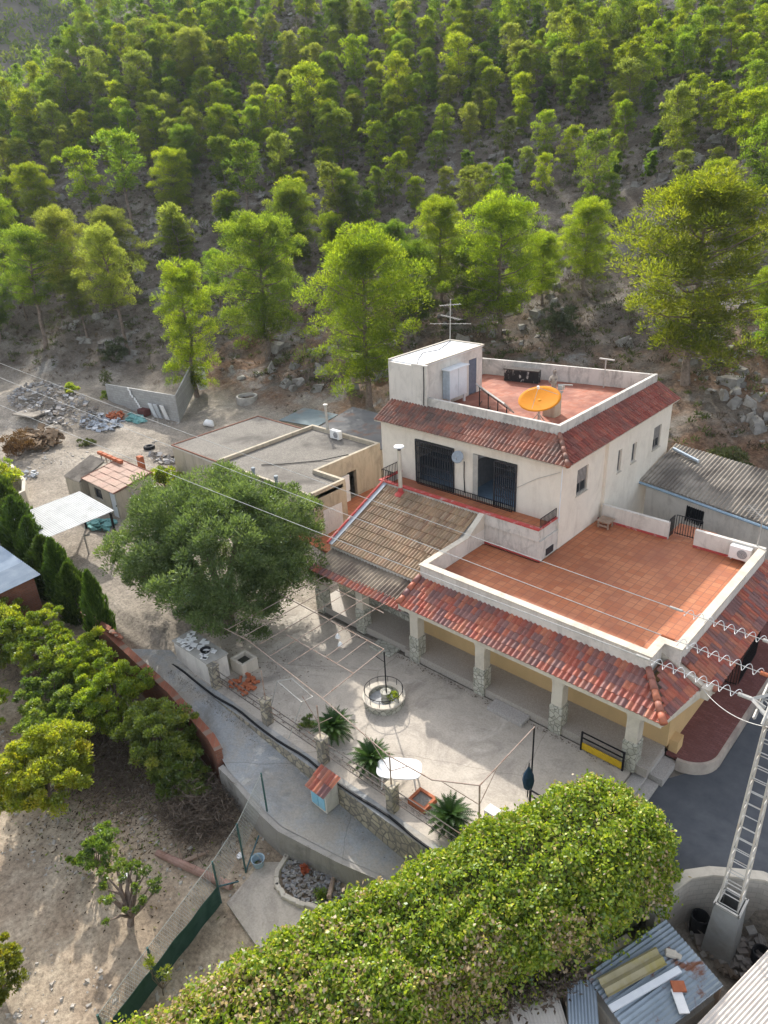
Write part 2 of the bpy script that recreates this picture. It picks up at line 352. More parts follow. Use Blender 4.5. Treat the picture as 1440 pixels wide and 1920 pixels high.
# path running down beside the retaining wall: one strip of quads
PL = [(-33.0,12.6,.30),(-30.9,11.2,.3),(-26.96,10.85,.18),(-22.3,10.6,-.05),(-19.08,10.2,-.25),(-17.8,9.85,-.37),(-15.6,9.7,-.67),(-14.74,9.7,-.77),(-12.6,10.3,-1.09),(-10.8,10.9,-1.29),(-9.2,11.3,-1.5)]
PR = [(-33.0,17.5,.30),(-29.0,16.5,.3),(-25.0,12.2,.2),(-22.3,11.85,-.02),(-19.08,11.7,-.22),(-17.8,11.7,-.34),(-15.6,11.65,-.64),(-14.74,11.65,-.74),(-12.6,11.65,-1.06),(-10.8,11.65,-1.26),(-9.2,11.65,-1.46)]
b = MB()
for i in range(2, len(PL)-1): b.poly([PL[i], PL[i+1], PR[i+1], PR[i]])
tag(b.build('path', M['path']), kind='structure')
slab('road', [(-6.0,12.9+1.0),(-3.9,15.7),(-3.3,16.55),(-2.1,17.5),(6,17.5),(6,60),(-4.62,60),(-4.62,21.0),(-5.2,20.3),(-6.0,19.0)], -.40, M['asphalt'], .12)
def arc(c, r, a0, a1, n): return [(c[0]+r*math.cos(R(a0+(a1-a0)*i/n)), c[1]+r*math.sin(R(a0+(a1-a0)*i/n))) for i in range(n+1)]
cor = arc((-5.75,21.05), 1.0, -90, 0, 8)
slab('pavement', [(-6.15,20.05)]+cor+[(-4.75,34.0),(-6.15,34.0)], .05, M['pave'], .1)
b = MB(); inn = [(-6.15,20.05)]+cor+[(-4.75,34)]; outp = [(-6.15,19.93)]+arc((-5.75,21.05), 1.12, -90, 0, 8)+[(-4.63,34)]
for i in range(len(inn)-1):
    if i == 0: continue
    b.hull([outp[i], outp[i+1], inn[i+1], inn[i]], -.42, .06)
tag(b.build('kerb', M['kerb']), kind='structure')

# ---------------------------------------------------------------- the main house
M['white'] = stucco('aged_white_render', (.72,.67,.60), (.30,.27,.235), .7)
M['cream'] = stucco('cream_house_render', (.83,.755,.64), (.48,.40,.31), .45)
M['parapet'] = stucco('stained_parapet_render', (.64,.60,.54), (.15,.14,.12), .9, (2.2,2.2,.6))
M['trim'] = stucco('pale_coping_render', (.63,.565,.465), (.30,.255,.20), .65)
M['ochre'] = stucco('ochre_porch_render', (.66,.45,.22), (.50,.33,.16), .4)
M['floor_tile'] = bricks('terracotta_terrace_tiles', (.48,.155,.065), (.57,.225,.105), (.30,.12,.07), .34, .34, 0, .016, (.29,.10,.055), st=(.44,.66), rough=.6)
M['roof_floor'] = bricks('worn_shade_darkened_roof_tiles', (.44,.15,.085), (.52,.24,.16), (.36,.2,.15), .3, .3, 0, .01, (.20,.07,.05), st=(.40,.58))  # tile colours darkened to carry the tree shadows
M['clay'] = tiles('new_clay_tiles', [(.36,.085,.055),(.48,.13,.075),(.56,.20,.11),(.22,.10,.095),(.30,.15,.13),(.45,.10,.06)], (.17,.10,.085), .5, .6)
M['clay_old'] = tiles('weathered_clay_tiles', [(.30,.10,.065),(.40,.14,.085),(.36,.17,.12),(.22,.10,.08)], (.085,.07,.06), .8)
M['clay_right'] = tiles('dark_red_clay_tiles', [(.22,.055,.042),(.36,.085,.055),(.30,.11,.085),(.42,.12,.075)], (.12,.06,.05), .55)
M['brown_tile'] = tiles('mossy_brown_tiles', [(.34,.20,.12),(.44,.28,.165),(.38,.26,.15),(.28,.165,.10),(.47,.34,.22)], (.17,.13,.08), .55)
M['stone_clad'] = stones('pale_stone_cladding', (.60,.57,.48), (.40,.39,.31), (.24,.23,.19), 5.2, .07)
M['iron'] = plain('black_iron', (.022,.022,.025), .5, .3)
M['greyiron'] = plain('grey_painted_grille', (.05,.05,.055), .5, .3)
M['glass'] = plain('dark_window_glass', (.03,.035,.04), .12)
M['frame'] = plain('bleached_wood_frame', (.42,.39,.36), .7)
M['greydoor'] = plain('blue_grey_door_paint', (.14,.16,.20), .6)
M['redtrim'] = weathered('red_painted_edge', (.42,.06,.055), (.50,.10,.085), (.55,.42,.38), 5, 2.5, .7, (.55,.7))
M['dark'] = plain('grey_wall_dim_opening', (.25,.25,.26), .9)
M['bluefloor'] = plain('pale_blue_floor', (.25,.36,.48), .5)
M['whitepaint'] = weathered('white_gloss_metal', (.68,.70,.72), (.78,.79,.80), (.5,.5,.5), 3, 1, .5, (.6,.8), 0)
M['porch_floor'] = weathered('porch_terrazzo', (.30,.265,.23), (.48,.43,.37), None, 30, 1, .6, bumpd=0)
M['concrete'] = weathered('raw_concrete', (.40,.375,.335), (.50,.47,.42), (.26,.245,.22), 2, .8, .9)

def wall_faces(b, axis, c, th, u0, u1, z0, z1, ops, k=None):
    """upright wall with rectangular openings, built of butted boxes; axis x: runs along x at y=c..c+th"""
    def bx(a0, a1, p, q):
        if a1-a0 < 1e-4 or q-p < 1e-4: return
        if axis == 'x': b.box(a0, min(c, c+th), p, a1, max(c, c+th), q, k)
        else: b.box(min(c, c+th), a0, p, max(c, c+th), a1, q, k)
    u = u0
    for a0, a1, p, q in sorted(ops):
        bx(u, a0, z0, z1); bx(a0, a1, z0, p); bx(a0, a1, q, z1); u = a1
    bx(u, u1, z0, z1)

def tile_roof(name, mat, A, B, D, parent, pitch=.21, course=.36, amp=.045, vmax=None, seed=1, lift=.018, both=True, rowtone=.0, sub=6, jog=.011, under=True):
    """barrel tiles: A to B along the eave, A to D up the slope; vmax(u) clips the run under a hip (metres)"""
    rnd = random.Random(seed); A, B, D = Vector(A), Vector(B), Vector(D)
    du = (B-A); L = du.length; du /= L; dv = (D-A); W = dv.length; dv /= W; n = du.cross(dv).normalized()
    if n.z < 0: n = -n
    nc = max(1, round(L/pitch)); nr = max(1, round(W/course)); p = L/nc; cr = W/nr; b = MB()
    vm = vmax or (lambda u: W)
    prof = []
    for s_ in range(sub+1):
        t = s_/sub; hgt = math.sin(math.pi*min(t/.68, 1)) if t < .68 else -.35*math.sin(math.pi*(t-.68)/.32)
        prof.append((t, hgt*amp))
    for i in range(nc):
        for r_ in range(nr):
            v0 = r_*cr-.02; v1 = (r_+1)*cr+.03
            top = min(vm((i+.5)*p), vm((i+.1)*p), vm((i+.9)*p)) if vmax else W
            if v0 >= top-.03: break
            v1 = min(v1, top); k = rnd.random(); h0 = lift+jit(rnd, jog); du_ = jit(rnd, jog); a = len(b.v)
            for t, hh in prof: b.v.append(tuple(A+du*((i+t)*p+du_)+dv*v0+n*(hh+h0)))
            for t, hh in prof: b.v.append(tuple(A+du*((i+t)*p+du_)+dv*v1+n*(hh-.004)))
            for t, hh in prof: b.v.append(tuple(A+du*((i+t)*p+du_)+dv*v0+n*(hh*.45-.012)))
            m_ = sub+1
            for s_ in range(sub):
                kk = k if s_ < sub*.68 else max(0, k-.02)
                b.f.append((a+s_, a+s_+1, a+m_+s_+1, a+m_+s_)); b.c.append(kk)
                b.f.append((a+2*m_+s_, a+2*m_+s_+1, a+s_+1, a+s_)); b.c.append(kk)
    return b.build(name, mat, parent, smooth=False)
def ridge_tiles(name, mat, P0, P1, parent, r=.12, seg=.42, seed=3):
    rnd = random.Random(seed); P0, P1 = Vector(P0), Vector(P1); d = P1-P0; L = d.length; d /= L; n = max(1, round(L/seg)); b = MB()
    for i in range(n):
        a, e = P0+d*(L*i/n-.02), P0+d*(L*(i+1)/n+.03); b.tube([a, e], [r*1.12, r*.92], 10, rnd.random()*.5+.2)
    return b.build(name, mat, parent, smooth=True)

house = thing('house', 'cream two-storey house with red tiled eaves, a roof terrace and a columned porch', 'house', (-15.0, 27.0, 0))
WX, FY, FZ = -13.78, 25.5, 4.42
# upper storey walls
b = MB()
G1 = (-21.9, -19.5, FZ+.0, 6.72); G2 = (-18.4, -16.0, FZ+.0, 6.72)
wall_faces(b, 'x', FY, .3, -24.2, WX, 3.2, 7.3, [G1, G2])
W1 = (26.85, 27.85, 5.28, 6.52)
wall_faces(b, 'y', WX, -.3, FY+.3, 29.4, 3.2, 7.3, [W1])
W2 = (30.45, 30.85, 5.2, 6.35); W3 = (31.95, 32.45, 5.2, 6.2); W4 = (34.4, 35.3, 5.1, 6.32)
wall_faces(b, 'y', WX+.16, -.46, 29.4, 36.4, 0.2, 7.3, [W2, W3, W4])
b.box(-24.2, FY+.3, 0, -23.9, 36.1, 7.3); b.box(-24.2, 36.1, 0, WX-.3, 36.4, 7.3)
b.box(-23.9, FY+.3, 7.25, WX-.3, 36.1, 7.5)
b.box(-23.9, FY, 0, -16.9, FY+.3, 3.2)
b.build('wall', M['cream'], house)
b = MB(); b.box(-23.9, FY+.3, 4.36, WX-.46, 29.2, 4.42); b.build('interior_floor', M['bluefloor'], house)
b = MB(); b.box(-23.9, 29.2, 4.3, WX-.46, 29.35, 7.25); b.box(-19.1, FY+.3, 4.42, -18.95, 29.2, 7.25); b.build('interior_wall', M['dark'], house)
# arched spandrels inside the two openings
b = MB()
for x0, x1 in ((G1[0], G1[1]), (G2[0], G2[1])):
    cx = (x0+x1)/2; r_ = (x1-x0)/2; zc = 6.72-.62; pts = []
    for i in range(13):
        t = math.pi*i/12; pts.append((cx-r_*math.cos(t), zc+.6*math.sin(t)))
    for i in range(12):
        (a0, h0), (a1, h1) = pts[i], pts[i+1]
        b.poly([(a0, FY+.2, h0), (a1, FY+.2, h1), (a1, FY+.2, 6.72), (a0, FY+.2, 6.72)]); b.poly([(a0, FY+.2, h0), (a0, FY+.32, h0), (a1, FY+.32, h1), (a1, FY+.2, h1)])
b.build('arch', M['dark'], house)  # interior shade put into the colour: spandrels greyed to read as dark
def grille(x0, x1, z0, z1, y, step=.1):
    b = MB(); n = int((x1-x0)/step)
    for i in range(n+1):
        x = x0+(x1-x0)*i/n; b.box(x-.014, y-.014, z0, x+.014, y+.014, z1)
    for z in (z0+.03, z0+.55, z1-.25, z1-.02): b.box(x0, y-.02, z-.018, x1, y-.0145, z+.018)
    for i in range(n):                                                # lattice of the folding gate
        x = x0+(x1-x0)*i/n; s_ = (x1-x0)/n
        for z in (z0+.9, z0+1.5): b.tube([(x, y-.024, z), (x+s_, y-.024, z+.22)], .008, 4); b.tube([(x, y-.024, z+.22), (x+s_, y-.024, z)], .008, 4)
    for x in (x0-.03, x1+.03): b.box(x-.03, y-.03, z0, x+.03, y+.03, z1)
    b.box(x0-.06, y-.03, z1, x1+.06, y+.03, z1+.06)
    return b
grille(G1[0]+.06, G1[1]-.06, FZ, 6.64, FY-.05).build('folding_grille', M['greyiron'], house)
grille(-17.15, G2[1]-.06, FZ, 6.64, FY-.05).build('folding_grille', M['greyiron'], house)
b = MB(); b.box(G2[0], FY-.04, FZ, G2[0]+.28, FY-.002, 6.7); b.build('grey_jamb', M['concrete'], house)
def window(y0, y1, z0, z1, xw, bars=True, half=False, nm='window'):
    b = MB(); x = xw-.12; t = .05
    for a0, a1, p, q in ((y0, y0+t, z0, z1), (y1-t, y1, z0, z1), (y0+t, y1-t, z0, z0+t), (y0+t, y1-t, z1-t, z1), ((y0+y1)/2-.02, (y0+y1)/2+.02, z0+t, z1-t)): b.box(x-.03, a0, p, x+.03, a1, q)
    f = b.build(nm, M['frame'], house)
    b = MB(); b.box(x-.012, y0+t, z0+t, x+.002, y1-t, z1-t); b.build('pane', M['glass'], f)
    if half:
        b = MB()
        for i in range(7): z = z0+(z1-z0)*(.40+.085*i); b.box(x+.004, y0+t, z, x+.024, y1-t, z+(z1-z0)*.075)
        b.build('roller_shutter', M['frame'], f)
    if bars:
        b = MB(); n = max(2, round((y1-y0)/.13))
        for i in range(1, n): y = y0+(y1-y0)*i/n; b.tube([(xw-.03, y, z0), (xw-.03, y, z1)], .009, 5)
        b.build('bars', M['greyiron'], f)
    b = MB(); b.box(xw+.002, y0-.05, z0-.05, xw+.05, y1+.05, z0-.004); b.build('sill', M['trim'], f)
window(*W1, WX, True, True); window(*W2, WX+.16, False); window(*W3, WX+.16, False); window(*W4, WX+.16, True, True)
# cornice and tiled eaves
b = MB(); EX, EY, EZ = -13.35, 25.12, 7.36
b.box(-24.34, EY+.03, EZ-.10, EX-.03, FY, EZ-.02); b.box(WX+.16, FY, EZ-.10, EX-.03, 36.62, EZ-.02)
b.box(WX, FY, EZ-.10, WX+.16, 29.4, EZ-.02)
b.build('cornice', M['trim'], house)
TZ = 8.08; PX, PY = -14.6, 26.55
tile_roof('eave_roof', M['clay_old'], (-24.34, EY, EZ), (EX, EY, EZ), (-24.34, PY, TZ), house, vmax=lambda u: min(1.6, max(0, (10.99-u)*1.27)), seed=11, pitch=.2)
tile_roof('eave_roof', M['clay_right'], (EX, EY, EZ), (EX, 36.65, EZ), (PX, EY, TZ), house, vmax=lambda u: min(1.44, max(0, u*1.0)), seed=12, pitch=.22, amp=.055, jog=.012)
ridge_tiles('hip_ridge', M['clay_old'], (EX+.02, EY-.02, EZ+.06), (PX, PY, TZ+.05), house, .1)
b = MB(); b.poly([(-24.3, EY+.05, EZ-.015), (-24.3, PY, EZ-.015), (-24.3, PY, TZ)]); b.poly([(EX+.02, 36.6, EZ), (PX, 36.6, TZ), (PX, 36.6, EZ)]); b.build('gable_end', M['trim'], house)
# roof terrace: floor, parapets
b = MB(); b.poly([(-24.1, 26.6, 7.6), (-14.7, 26.6, 7.6), (-14.7, 36.3, 7.6), (-24.1, 34.4, 7.6)]); b.build('roof_terrace_floor', M['roof_floor'], house)
b = MB(); PT = 8.5
b.box(-22.35, PY, 7.3, PX, PY+.16, PT); b.box(PX-.16, PY+.16, 7.3, PX, 36.42, PT)
b.hull([(-24.4, 34.42), (PX-.16, 36.26), (PX-.16, 36.42), (-24.4, 34.6)], 7.3, PT-.02); b.box(-24.4, 31.62, 7.3, -24.24, 34.42, PT)
b.build('roof_parapet', M['parapet'], house)
b = MB(); b.box(-22.3, PY+.165, 7.605, PX-.165, PY+.2, 7.72); b.build('skirting', M['redtrim'], house)
# stair house on the roof
b = MB(); SH = 10.0
b.box(-24.45, 26.52, 7.5, -22.28, 26.7, SH); b.box(-24.45, 26.7, 7.5, -24.27, 31.45, SH); b.box(-24.27, 31.45, 7.5, -22.28, 31.62, SH)
wall_faces(b, 'y', -22.28, -.16, 26.7, 31.45, 7.5, SH, [(30.42, 31.12, 7.6, 9.5)]); b.box(-22.9, 26.5, SH, -21.95, 26.68, SH+.1); b.box(-22.28, 26.5, 7.5, -21.95, 26.68, SH)
sth = b.build('stair_house', M['white'], house)
b = MB(); b.box(-24.5, 26.7, SH, -22.2, 31.66, SH+.05); b.build('flat_roof', M['whitepaint'], sth)
b = MB(); b.box(-24.52, 26.6, SH+.001, -24.42, 31.7, SH+.11); b.box(-24.42, 31.6, SH+.001, -22.2, 31.7, SH+.11); b.box(-22.24, 26.7, SH+.051, -22.17, 31.6, SH+.11); b.build('roof_edge', M['trim'], sth)
b = MB(); b.box(-22.33, 30.44, 7.62, -22.29, 31.1, 9.48); b.build('door', M['greydoor'], sth)
# balcony block over the terrace and along the front
b = MB(); b.box(-23.0, 23.98, 4.18, WX-.12, 25.5, 4.40); b.box(-16.7, 24.02, 3.2, WX-.02, 25.5, 4.18)
b.build('balcony', M['parapet'], house)
b = MB(); b.box(-23.02, 23.93, 4.19, WX-.1, 24.10, 4.72); b.box(-13.95, 24.10, 4.19, WX-.08, 25.48, 4.72); b.box(-23.02, 24.10, 4.19, -22.88, 25.48, 4.72); b.build('balcony_edge', M['parapet'], house)
b = MB(); b.box(-23.05, 23.9, 4.721, WX-.07, 24.13, 4.78); b.box(-13.98, 24.13, 4.721, WX-.05, 25.48, 4.78); b.box(-23.05, 24.13, 4.721, -22.85, 25.48, 4.78); b.build('balcony_coping', M['redtrim'], house)
b = MB(); b.box(-22.85, 24.14, 4.401, -14.0, 25.48, 4.42); b.build('balcony_floor', M['floor_tile'], house)
def railing(pts, z0, h, step=.11, rails=(0.05, 1.0), r=.012):
    b = MB()
    for (a, c) in zip(pts, pts[1:]):
        a, c = Vector(a), Vector(c); n = max(1, round((c-a).length/step))
        for i in range(n+1):
            p = a.lerp(c, i/n); b.box(p.x-r, p.y-r, z0, p.x+r, p.y+r, z0+h)
        for f in rails: b.tube([(a.x, a.y, z0+h*f), (c.x, c.y, z0+h*f)], r*1.6, 5)
    return b
railing([(-22.0, 24.05), (-22.92, 24.05), (-22.92, 25.4)], 4.72, .6).build('balcony_railing', M['iron'], house)
railing([(-13.9, 24.1), (-13.9, 25.4)], 4.72, .5).build('balcony_railing', M['iron'], house)
railing([(-21.7, 25.3), (-16.1, 25.3)], 4.42, .32, .1).build('low_railing', M['iron'], house)
# red terrace over the porch
TZ0 = 3.2
b = MB(); b.poly([(-16.7, 19.7, TZ0), (-6.95, 19.7, TZ0), (-6.95, 20.6, TZ0), (-6.5, 20.6, TZ0), (-6.5, 29.3, TZ0), (WX+.02, 29.3, TZ0), (WX+.02, 23.9, TZ0), (-16.7, 23.9, TZ0)]); b.build('terrace_floor', M['floor_tile'], house)
b = MB(); TP = 3.98
b.box(-16.85, 19.66, 2.9, -6.98, 19.86, TP); b.box(-7.18, 19.86, 2.9, -6.98, 20.64, TP); b.box(-7.18, 20.64, 2.9, -6.38, 20.84, TP); b.box(-6.58, 20.84, 2.9, -6.38, 29.2, TP)
b.box(-16.85, 19.86, 2.9, -16.67, 22.7, TP)
b.hull([(-16.85, 22.7), (-16.67, 22.7), (-16.67, 24.0), (-16.85, 24.0)], 2.9, 0, zt=[TP, TP, 4.68, 4.68])
b.build('terrace_parapet', M['white'], house)
b = MB()
b.box(-16.88, 19.6, TP, -6.92, 19.92, TP+.05); b.box(-7.24, 19.92, TP, -6.92, 20.58, TP+.05); b.box(-7.24, 20.58, TP, -6.32, 20.9, TP+.05); b.box(-6.64, 20.9, TP, -6.32, 29.15, TP+.05); b.box(-16.9, 19.92, TP, -16.62, 22.7, TP+.05)
b.hull([(-16.9, 22.7), (-16.62, 22.7), (-16.62, 23.92), (-16.9, 23.92)], TP, 0, zt=[TP+.05, TP+.05, 4.74, 4.74]); b.build('coping', M['trim'], house)
b = MB(); b.box(WX+.18, 29.22, 2.9, -10.4, 29.4, 4.02); b.box(-9.25, 29.22, 2.9, -6.4, 29.4, 4.02); b.build('terrace_back_wall', M['white'], house)
b = MB(); b.box(WX+.02, 29.19, TZ0+.002, -10.4, 29.22, TZ0+.1); b.box(-9.25, 29.19, TZ0+.002, -6.6, 29.22, TZ0+.1); b.box(-16.66, 23.985, TZ0+.002, WX, 24.018, TZ0+.1); b.build('skirting', M['redtrim'], house)
b = railing([(-10.42, 29.34), (-10.42, 29.9), ], TZ0, .95); b2 = railing([(-10.35, 29.95), (-9.2, 29.95)], TZ0, .95)
b.v += []; g_ = b.build('terrace_gate', M['iron'], house); b2.build('gate_leaf', M['iron'], g_)
b = MB(); b.box(-10.6, 29.4, 2.9, -8.9, 31.2, 3.15); b.build('landing', M['floor_tile'], house)
b = MB(); b.box(WX-.06, 24.5, 3.3, WX+.012, 25.1, 3.62); v_ = b.build('vent_grate', M['greyiron'], house)
b = MB(); b.tube([(WX+.05, 25.35, 4.6), (WX+.05, 25.4, 7.2)], .02, 6); b.build('drainpipe', M['whitepaint'], house)
# porch
PF = .35
b = MB(); b.box(-16.9, 18.55, 0, -6.2, 20.0, PF); b.box(-22.6, 18.7, 0, -16.9, 20.2, PF); b.build('porch_floor', M['porch_floor'], house)
b = MB(); b.box(-17.3, 20.0, PF, -6.15, 20.4, 2.9); b.box(-6.35, 20.4, -.1, -6.15, 29.2, 2.9); b.box(-16.9, 20.4, 2.6, -6.35, 29.2, 2.9)
b.build('porch_wall', M['ochre'], house)
b = MB(); b.box(-22.6, 20.2, 0, -17.3, 20.4, 2.6); b.build('stone_wall', M['stone_clad'], house)
b = MB(); b.box(-18.6, 20.15, .9, -17.6, 20.199, 2.0); wnd = b.build('window', M['glass'], house)
b = MB()
for i in range(9): b.tube([(-18.6+i*.125, 20.12, .9), (-18.6+i*.125, 20.12, 2.0)], .012, 5)
b.build('bars', M['iron'], wnd)
b = MB(); b.box(-18.7, 20.0, .82, -17.5, 20.19, .9); b.build('sill', M['concrete'], wnd)
b = MB(); b.box(-16.9, 18.27, 2.55, -5.88, 18.44, 2.82); b.box(-16.9, 18.44, 2.76, -6.2, 20.0, 2.86); b.hull([(-6.02, 18.44), (-5.88, 18.44), (-5.5, 20.5), (-5.66, 20.5)], 2.5, 2.78); b.build('porch_beam', M['trim'], house)
def pillar(x, y, wide=.42, top=2.5, arch=True):
    h = wide/2; b = MB(); b.box(x-h, y, 1.25, x+h, y+wide, top+(.25 if arch else .1))
    if arch:                                                           # curved brackets under the beam
        for s_ in (-1, 1):
            pr = [(0, -.42), (.03, -.25), (.10, -.12), (.22, -.03), (.36, 0)]
            for (d0, z0), (d1, z1) in zip(pr, pr[1:]):
                xa, xb = sorted((x+s_*(h+d0), x+s_*(h+d1))); zz = (z0, z1) if s_ > 0 else (z1, z0)
                b.hull([(xa, y+.02), (xb, y+.02), (xb, y+wide-.02), (xa, y+wide-.02)], 0, top+.24)
                k = len(b.v)-8
                for i, dz in ((0, zz[0]), (1, zz[1]), (2, zz[1]), (3, zz[0])): b.v[k+i] = (b.v[k+i][0], b.v[k+i][1], top+dz)
    o = b.build('pillar', M['trim'], house)
    b = MB(); h += .045; b.box(x-h, y-.045, 0.0, x+h, y+wide+.045, 1.25); b.build('stone_base', M['stone_clad'], o, bevel=.03)
for x in (-16.3, -13.0, -9.65, -6.85): pillar(x, 18.5)
for x in (-19.55, -22.2): pillar(x, 18.6, top=2.26, arch=False)
tile_roof('porch_roof', M['clay'], (-16.75, 18.2, 2.80), (-5.82, 18.2, 2.80), (-16.75, 19.66, 3.42), house, vmax=lambda u: min(1.6, max(0, (10.93-u)*1.36)), seed=21, pitch=.205, course=.33)
tile_roof('porch_roof', M['clay'], (-5.84, 18.3, 2.78), (-5.60, 20.62, 2.78), (-7.0, 18.42, 3.42), house, vmax=lambda u: min(1.32, max(0, u*.9)), seed=22, pitch=.205, course=.33)
ridge_tiles('hip_ridge', M['clay'], (-5.80, 18.22, 2.86), (-7.0, 19.66, 3.5), house, .12)
ridge_tiles('verge_tiles', M['clay'], (-16.85, 18.25, 2.86), (-16.85, 19.6, 3.46), house, .12, seed=8)
b = MB(); b.hull([(-7.0, 20.62), (-5.4, 20.62), (-5.4, 20.84), (-7.0, 20.84)], 2.6, 0, zt=[3.62, 2.86, 2.86, 3.62]); b.box(-5.52, 20.5, 2.52, -5.25, 20.95, 2.94); b.build('side_gable_wall', M['trim'], house)
tile_roof('side_roof', M['clay'], (-5.18, 20.95, 2.66), (-5.18, 29.6, 2.66), (-6.38, 20.95, 3.4), house, seed=23, pitch=.205, course=.33)
ridge_tiles('verge_tiles', M['clay'], (-5.16, 20.92, 2.76), (-6.9, 20.92, 3.72), house, .1, seed=9)
b = MB(); b.hull([(-6.15, 21.0), (-5.22, 21.0), (-5.22, 29.5), (-6.15, 29.5)], 2.5, 2.6); b.build('soffit', M['trim'], house)
b = MB(); b.box(-6.149, 20.2, .05, -5.85, 20.7, .55); b.build('ledge_block', M['ochre'], house)
# brown tiled wing over the dining room
tile_roof('brown_roof', M['brown_tile'], (-22.55, 19.85, 2.98), (-16.9, 19.85, 2.98), (-22.65, 24.0, 4.62), house, seed=31, pitch=.17, course=.48, amp=.035, lift=.03, jog=.012)
b = MB(); b.hull([(-22.6, 19.9), (-16.9, 19.9), (-16.9, 23.9), (-22.65, 23.9)], 2.5, 0, zt=[2.9, 2.9, 4.45, 4.45]); b.build('wing_wall', M['white'], house)
b = MB(); A_, B_ = Vector((-22.62, 19.8, 2.98)), Vector((-22.75, 24.0, 4.66)); dn = Vector((.25, .02, 0))
b.poly([A_+Vector((0,0,.07)), A_+dn+Vector((0,0,.07)), B_+dn+Vector((0,0,.07)), B_+Vector((0,0,.07))]); b.build('roof_flashing', plain('grey_blue_flashing', (.33,.36,.40), .5), house)
b = MB(); b.tube([A_+Vector((-.05,0,.08)), B_+Vector((-.05,0,.08))], .07, 6); b.build('verge_edge', M['redtrim'], house)
def corrugated(name, mat, A, B, D, parent, pitch=.16, amp=.03, seed=1, th=.012, sub=4, nv=4, k=None):
    """wavy sheet: waves run from A towards D, repeat along A to B"""
    rnd = random.Random(seed); A, B, D = Vector(A), Vector(B), Vector(D); du = B-A; L = du.length; du /= L; dv = D-A; n = du.cross(dv).normalized()
    if n.z < 0: n = -n
    m_ = max(2, round(L/pitch))*sub; b = MB(); w_ = 6*sub; tn = [rnd.random() for _ in range(m_//w_+2)]
    for j in range(nv+1):
        for i in range(m_+1): b.v.append(tuple(A+du*(L*i/m_)+dv*(j/nv)+n*(amp*math.sin(2*math.pi*i/sub)+.006*(i//w_ % 2))))
    for j in range(nv):
        for i in range(m_): b.f.append((j*(m_+1)+i, j*(m_+1)+i+1, (j+1)*(m_+1)+i+1, (j+1)*(m_+1)+i)); b.c.append(tn[i//w_] if k is None else k)
    o = b.build(name, mat, parent, smooth=sub > 4); s_ = o.modifiers.new('thickness', 'SOLIDIFY'); s_.thickness = th; return o
M['fibro_old'] = weathered('lichened_fibre_cement', (.20,.165,.125), (.30,.25,.19), (.13,.105,.085), 2, .7, .9, (.45,.6), .004, tone=.35)
corrugated('porch_sheet_roof', M['fibro_old'], (-22.35, 18.62, 2.58), (-16.85, 18.62, 2.58), (-22.5, 20.3, 2.86), house, .2, .035, 5)
tile_roof('eave_tiles', M['clay'], (-22.4, 18.3, 2.42), (-16.8, 18.3, 2.42), (-22.4, 18.72, 2.58), house, seed=33, pitch=.2, course=.4, amp=.05)
b = MB(); b.box(-22.4, 18.6, 2.2, -16.9, 18.74, 2.46); b.box(-22.4, 18.74, 2.36, -16.9, 20.2, 2.44); b.build('wing_beam', M['trim'], house)
# steps
def steps(name, boxes, mat, label):
    t = MB()
    for q in boxes: t.box(*q)
    return tag(t.build(name, mat, bevel=.012), label, 'steps')
steps('steps', [(-12.25, 17.95, 0, -10.7, 18.54, .17)], M['granite'], 'low speckled step block in front of the porch middle')
steps('steps', [(-18.5, 18.0, 0, -17.3, 18.69, .1)], M['stone_clad'], 'low step clad in pale crazy paving by the stone-clad wall')
steps('steps', [(-6.19, 18.9, -.4, -5.75, 20.04, -.1), (-6.55, 18.9, -.4, -6.19, 20.04, .1), (-6.8, 19.0, -.4, -6.55, 20.04, .3)], M['granite'], 'speckled flight of steps rising to the porch corner pillar')
steps('steps', [(-6.70, 17.0, -.4, -6.25, 18.85, -.14), (-6.25, 17.0, -.4, -5.85, 18.85, -.27)], M['granite'], 'two long speckled steps from the patio down to the asphalt')

# ---------------------------------------------------------------- outbuildings, walls
M['gravel'] = weathered('gravel_roofing', (.14,.128,.112), (.30,.275,.24), (.13,.118,.105), 14, .35, .95, (.5,.68), .02)
M['oldwall'] = stucco('old_yellowed_render', (.50,.435,.335), (.20,.175,.135), .85)
M['rustcap'] = weathered('rusty_edge_strip', (.16,.075,.055), (.24,.12,.085), None, 4)
M['fibro'] = weathered('grey_fibre_cement_sheet', (.24,.21,.175), (.34,.30,.25), (.15,.13,.11), 2, .45, .9, (.48,.64), .004, tone=.2)
M['zinc'] = weathered('blue_grey_zinc_sheet', (.30,.36,.43), (.42,.48,.54), (.26,.20,.17), 1.6, .8, .45, (.66,.78), .002, metal=.35, tone=.2)
M['whitesheet'] = weathered('white_roof_sheet', (.44,.44,.43), (.53,.53,.52), (.36,.35,.33), 1.5, .7, .6, (.6,.8), 0, tone=.05)
M['beige_sheet'] = weathered('beige_roof_sheet', (.56,.50,.44), (.66,.60,.53), (.46,.42,.37), 2, .9, .6, (.6,.8), 0, tone=.06)
M['slate'] = weathered('bluish_bitumen_roof', (.11,.145,.155), (.16,.20,.21), (.19,.13,.09), 1.2, .5, .8, (.55,.7), .004)
M['rusty'] = weathered('rust_stained_roof', (.13,.13,.13), (.18,.175,.17), (.22,.12,.075), 1.2, .35, .85, (.54,.66), .004)
M['blockwork'] = bricks('grey_blockwork', (.37,.36,.34), (.44,.43,.40), (.30,.29,.27), .42, .21, .5, .012, (.27,.26,.25), 'up')
M['blockpale'] = bricks('pale_blockwork', (.50,.46,.40), (.58,.53,.46), (.40,.37,.32), .42, .21, .5, .012, (.36,.33,.29), 'up')
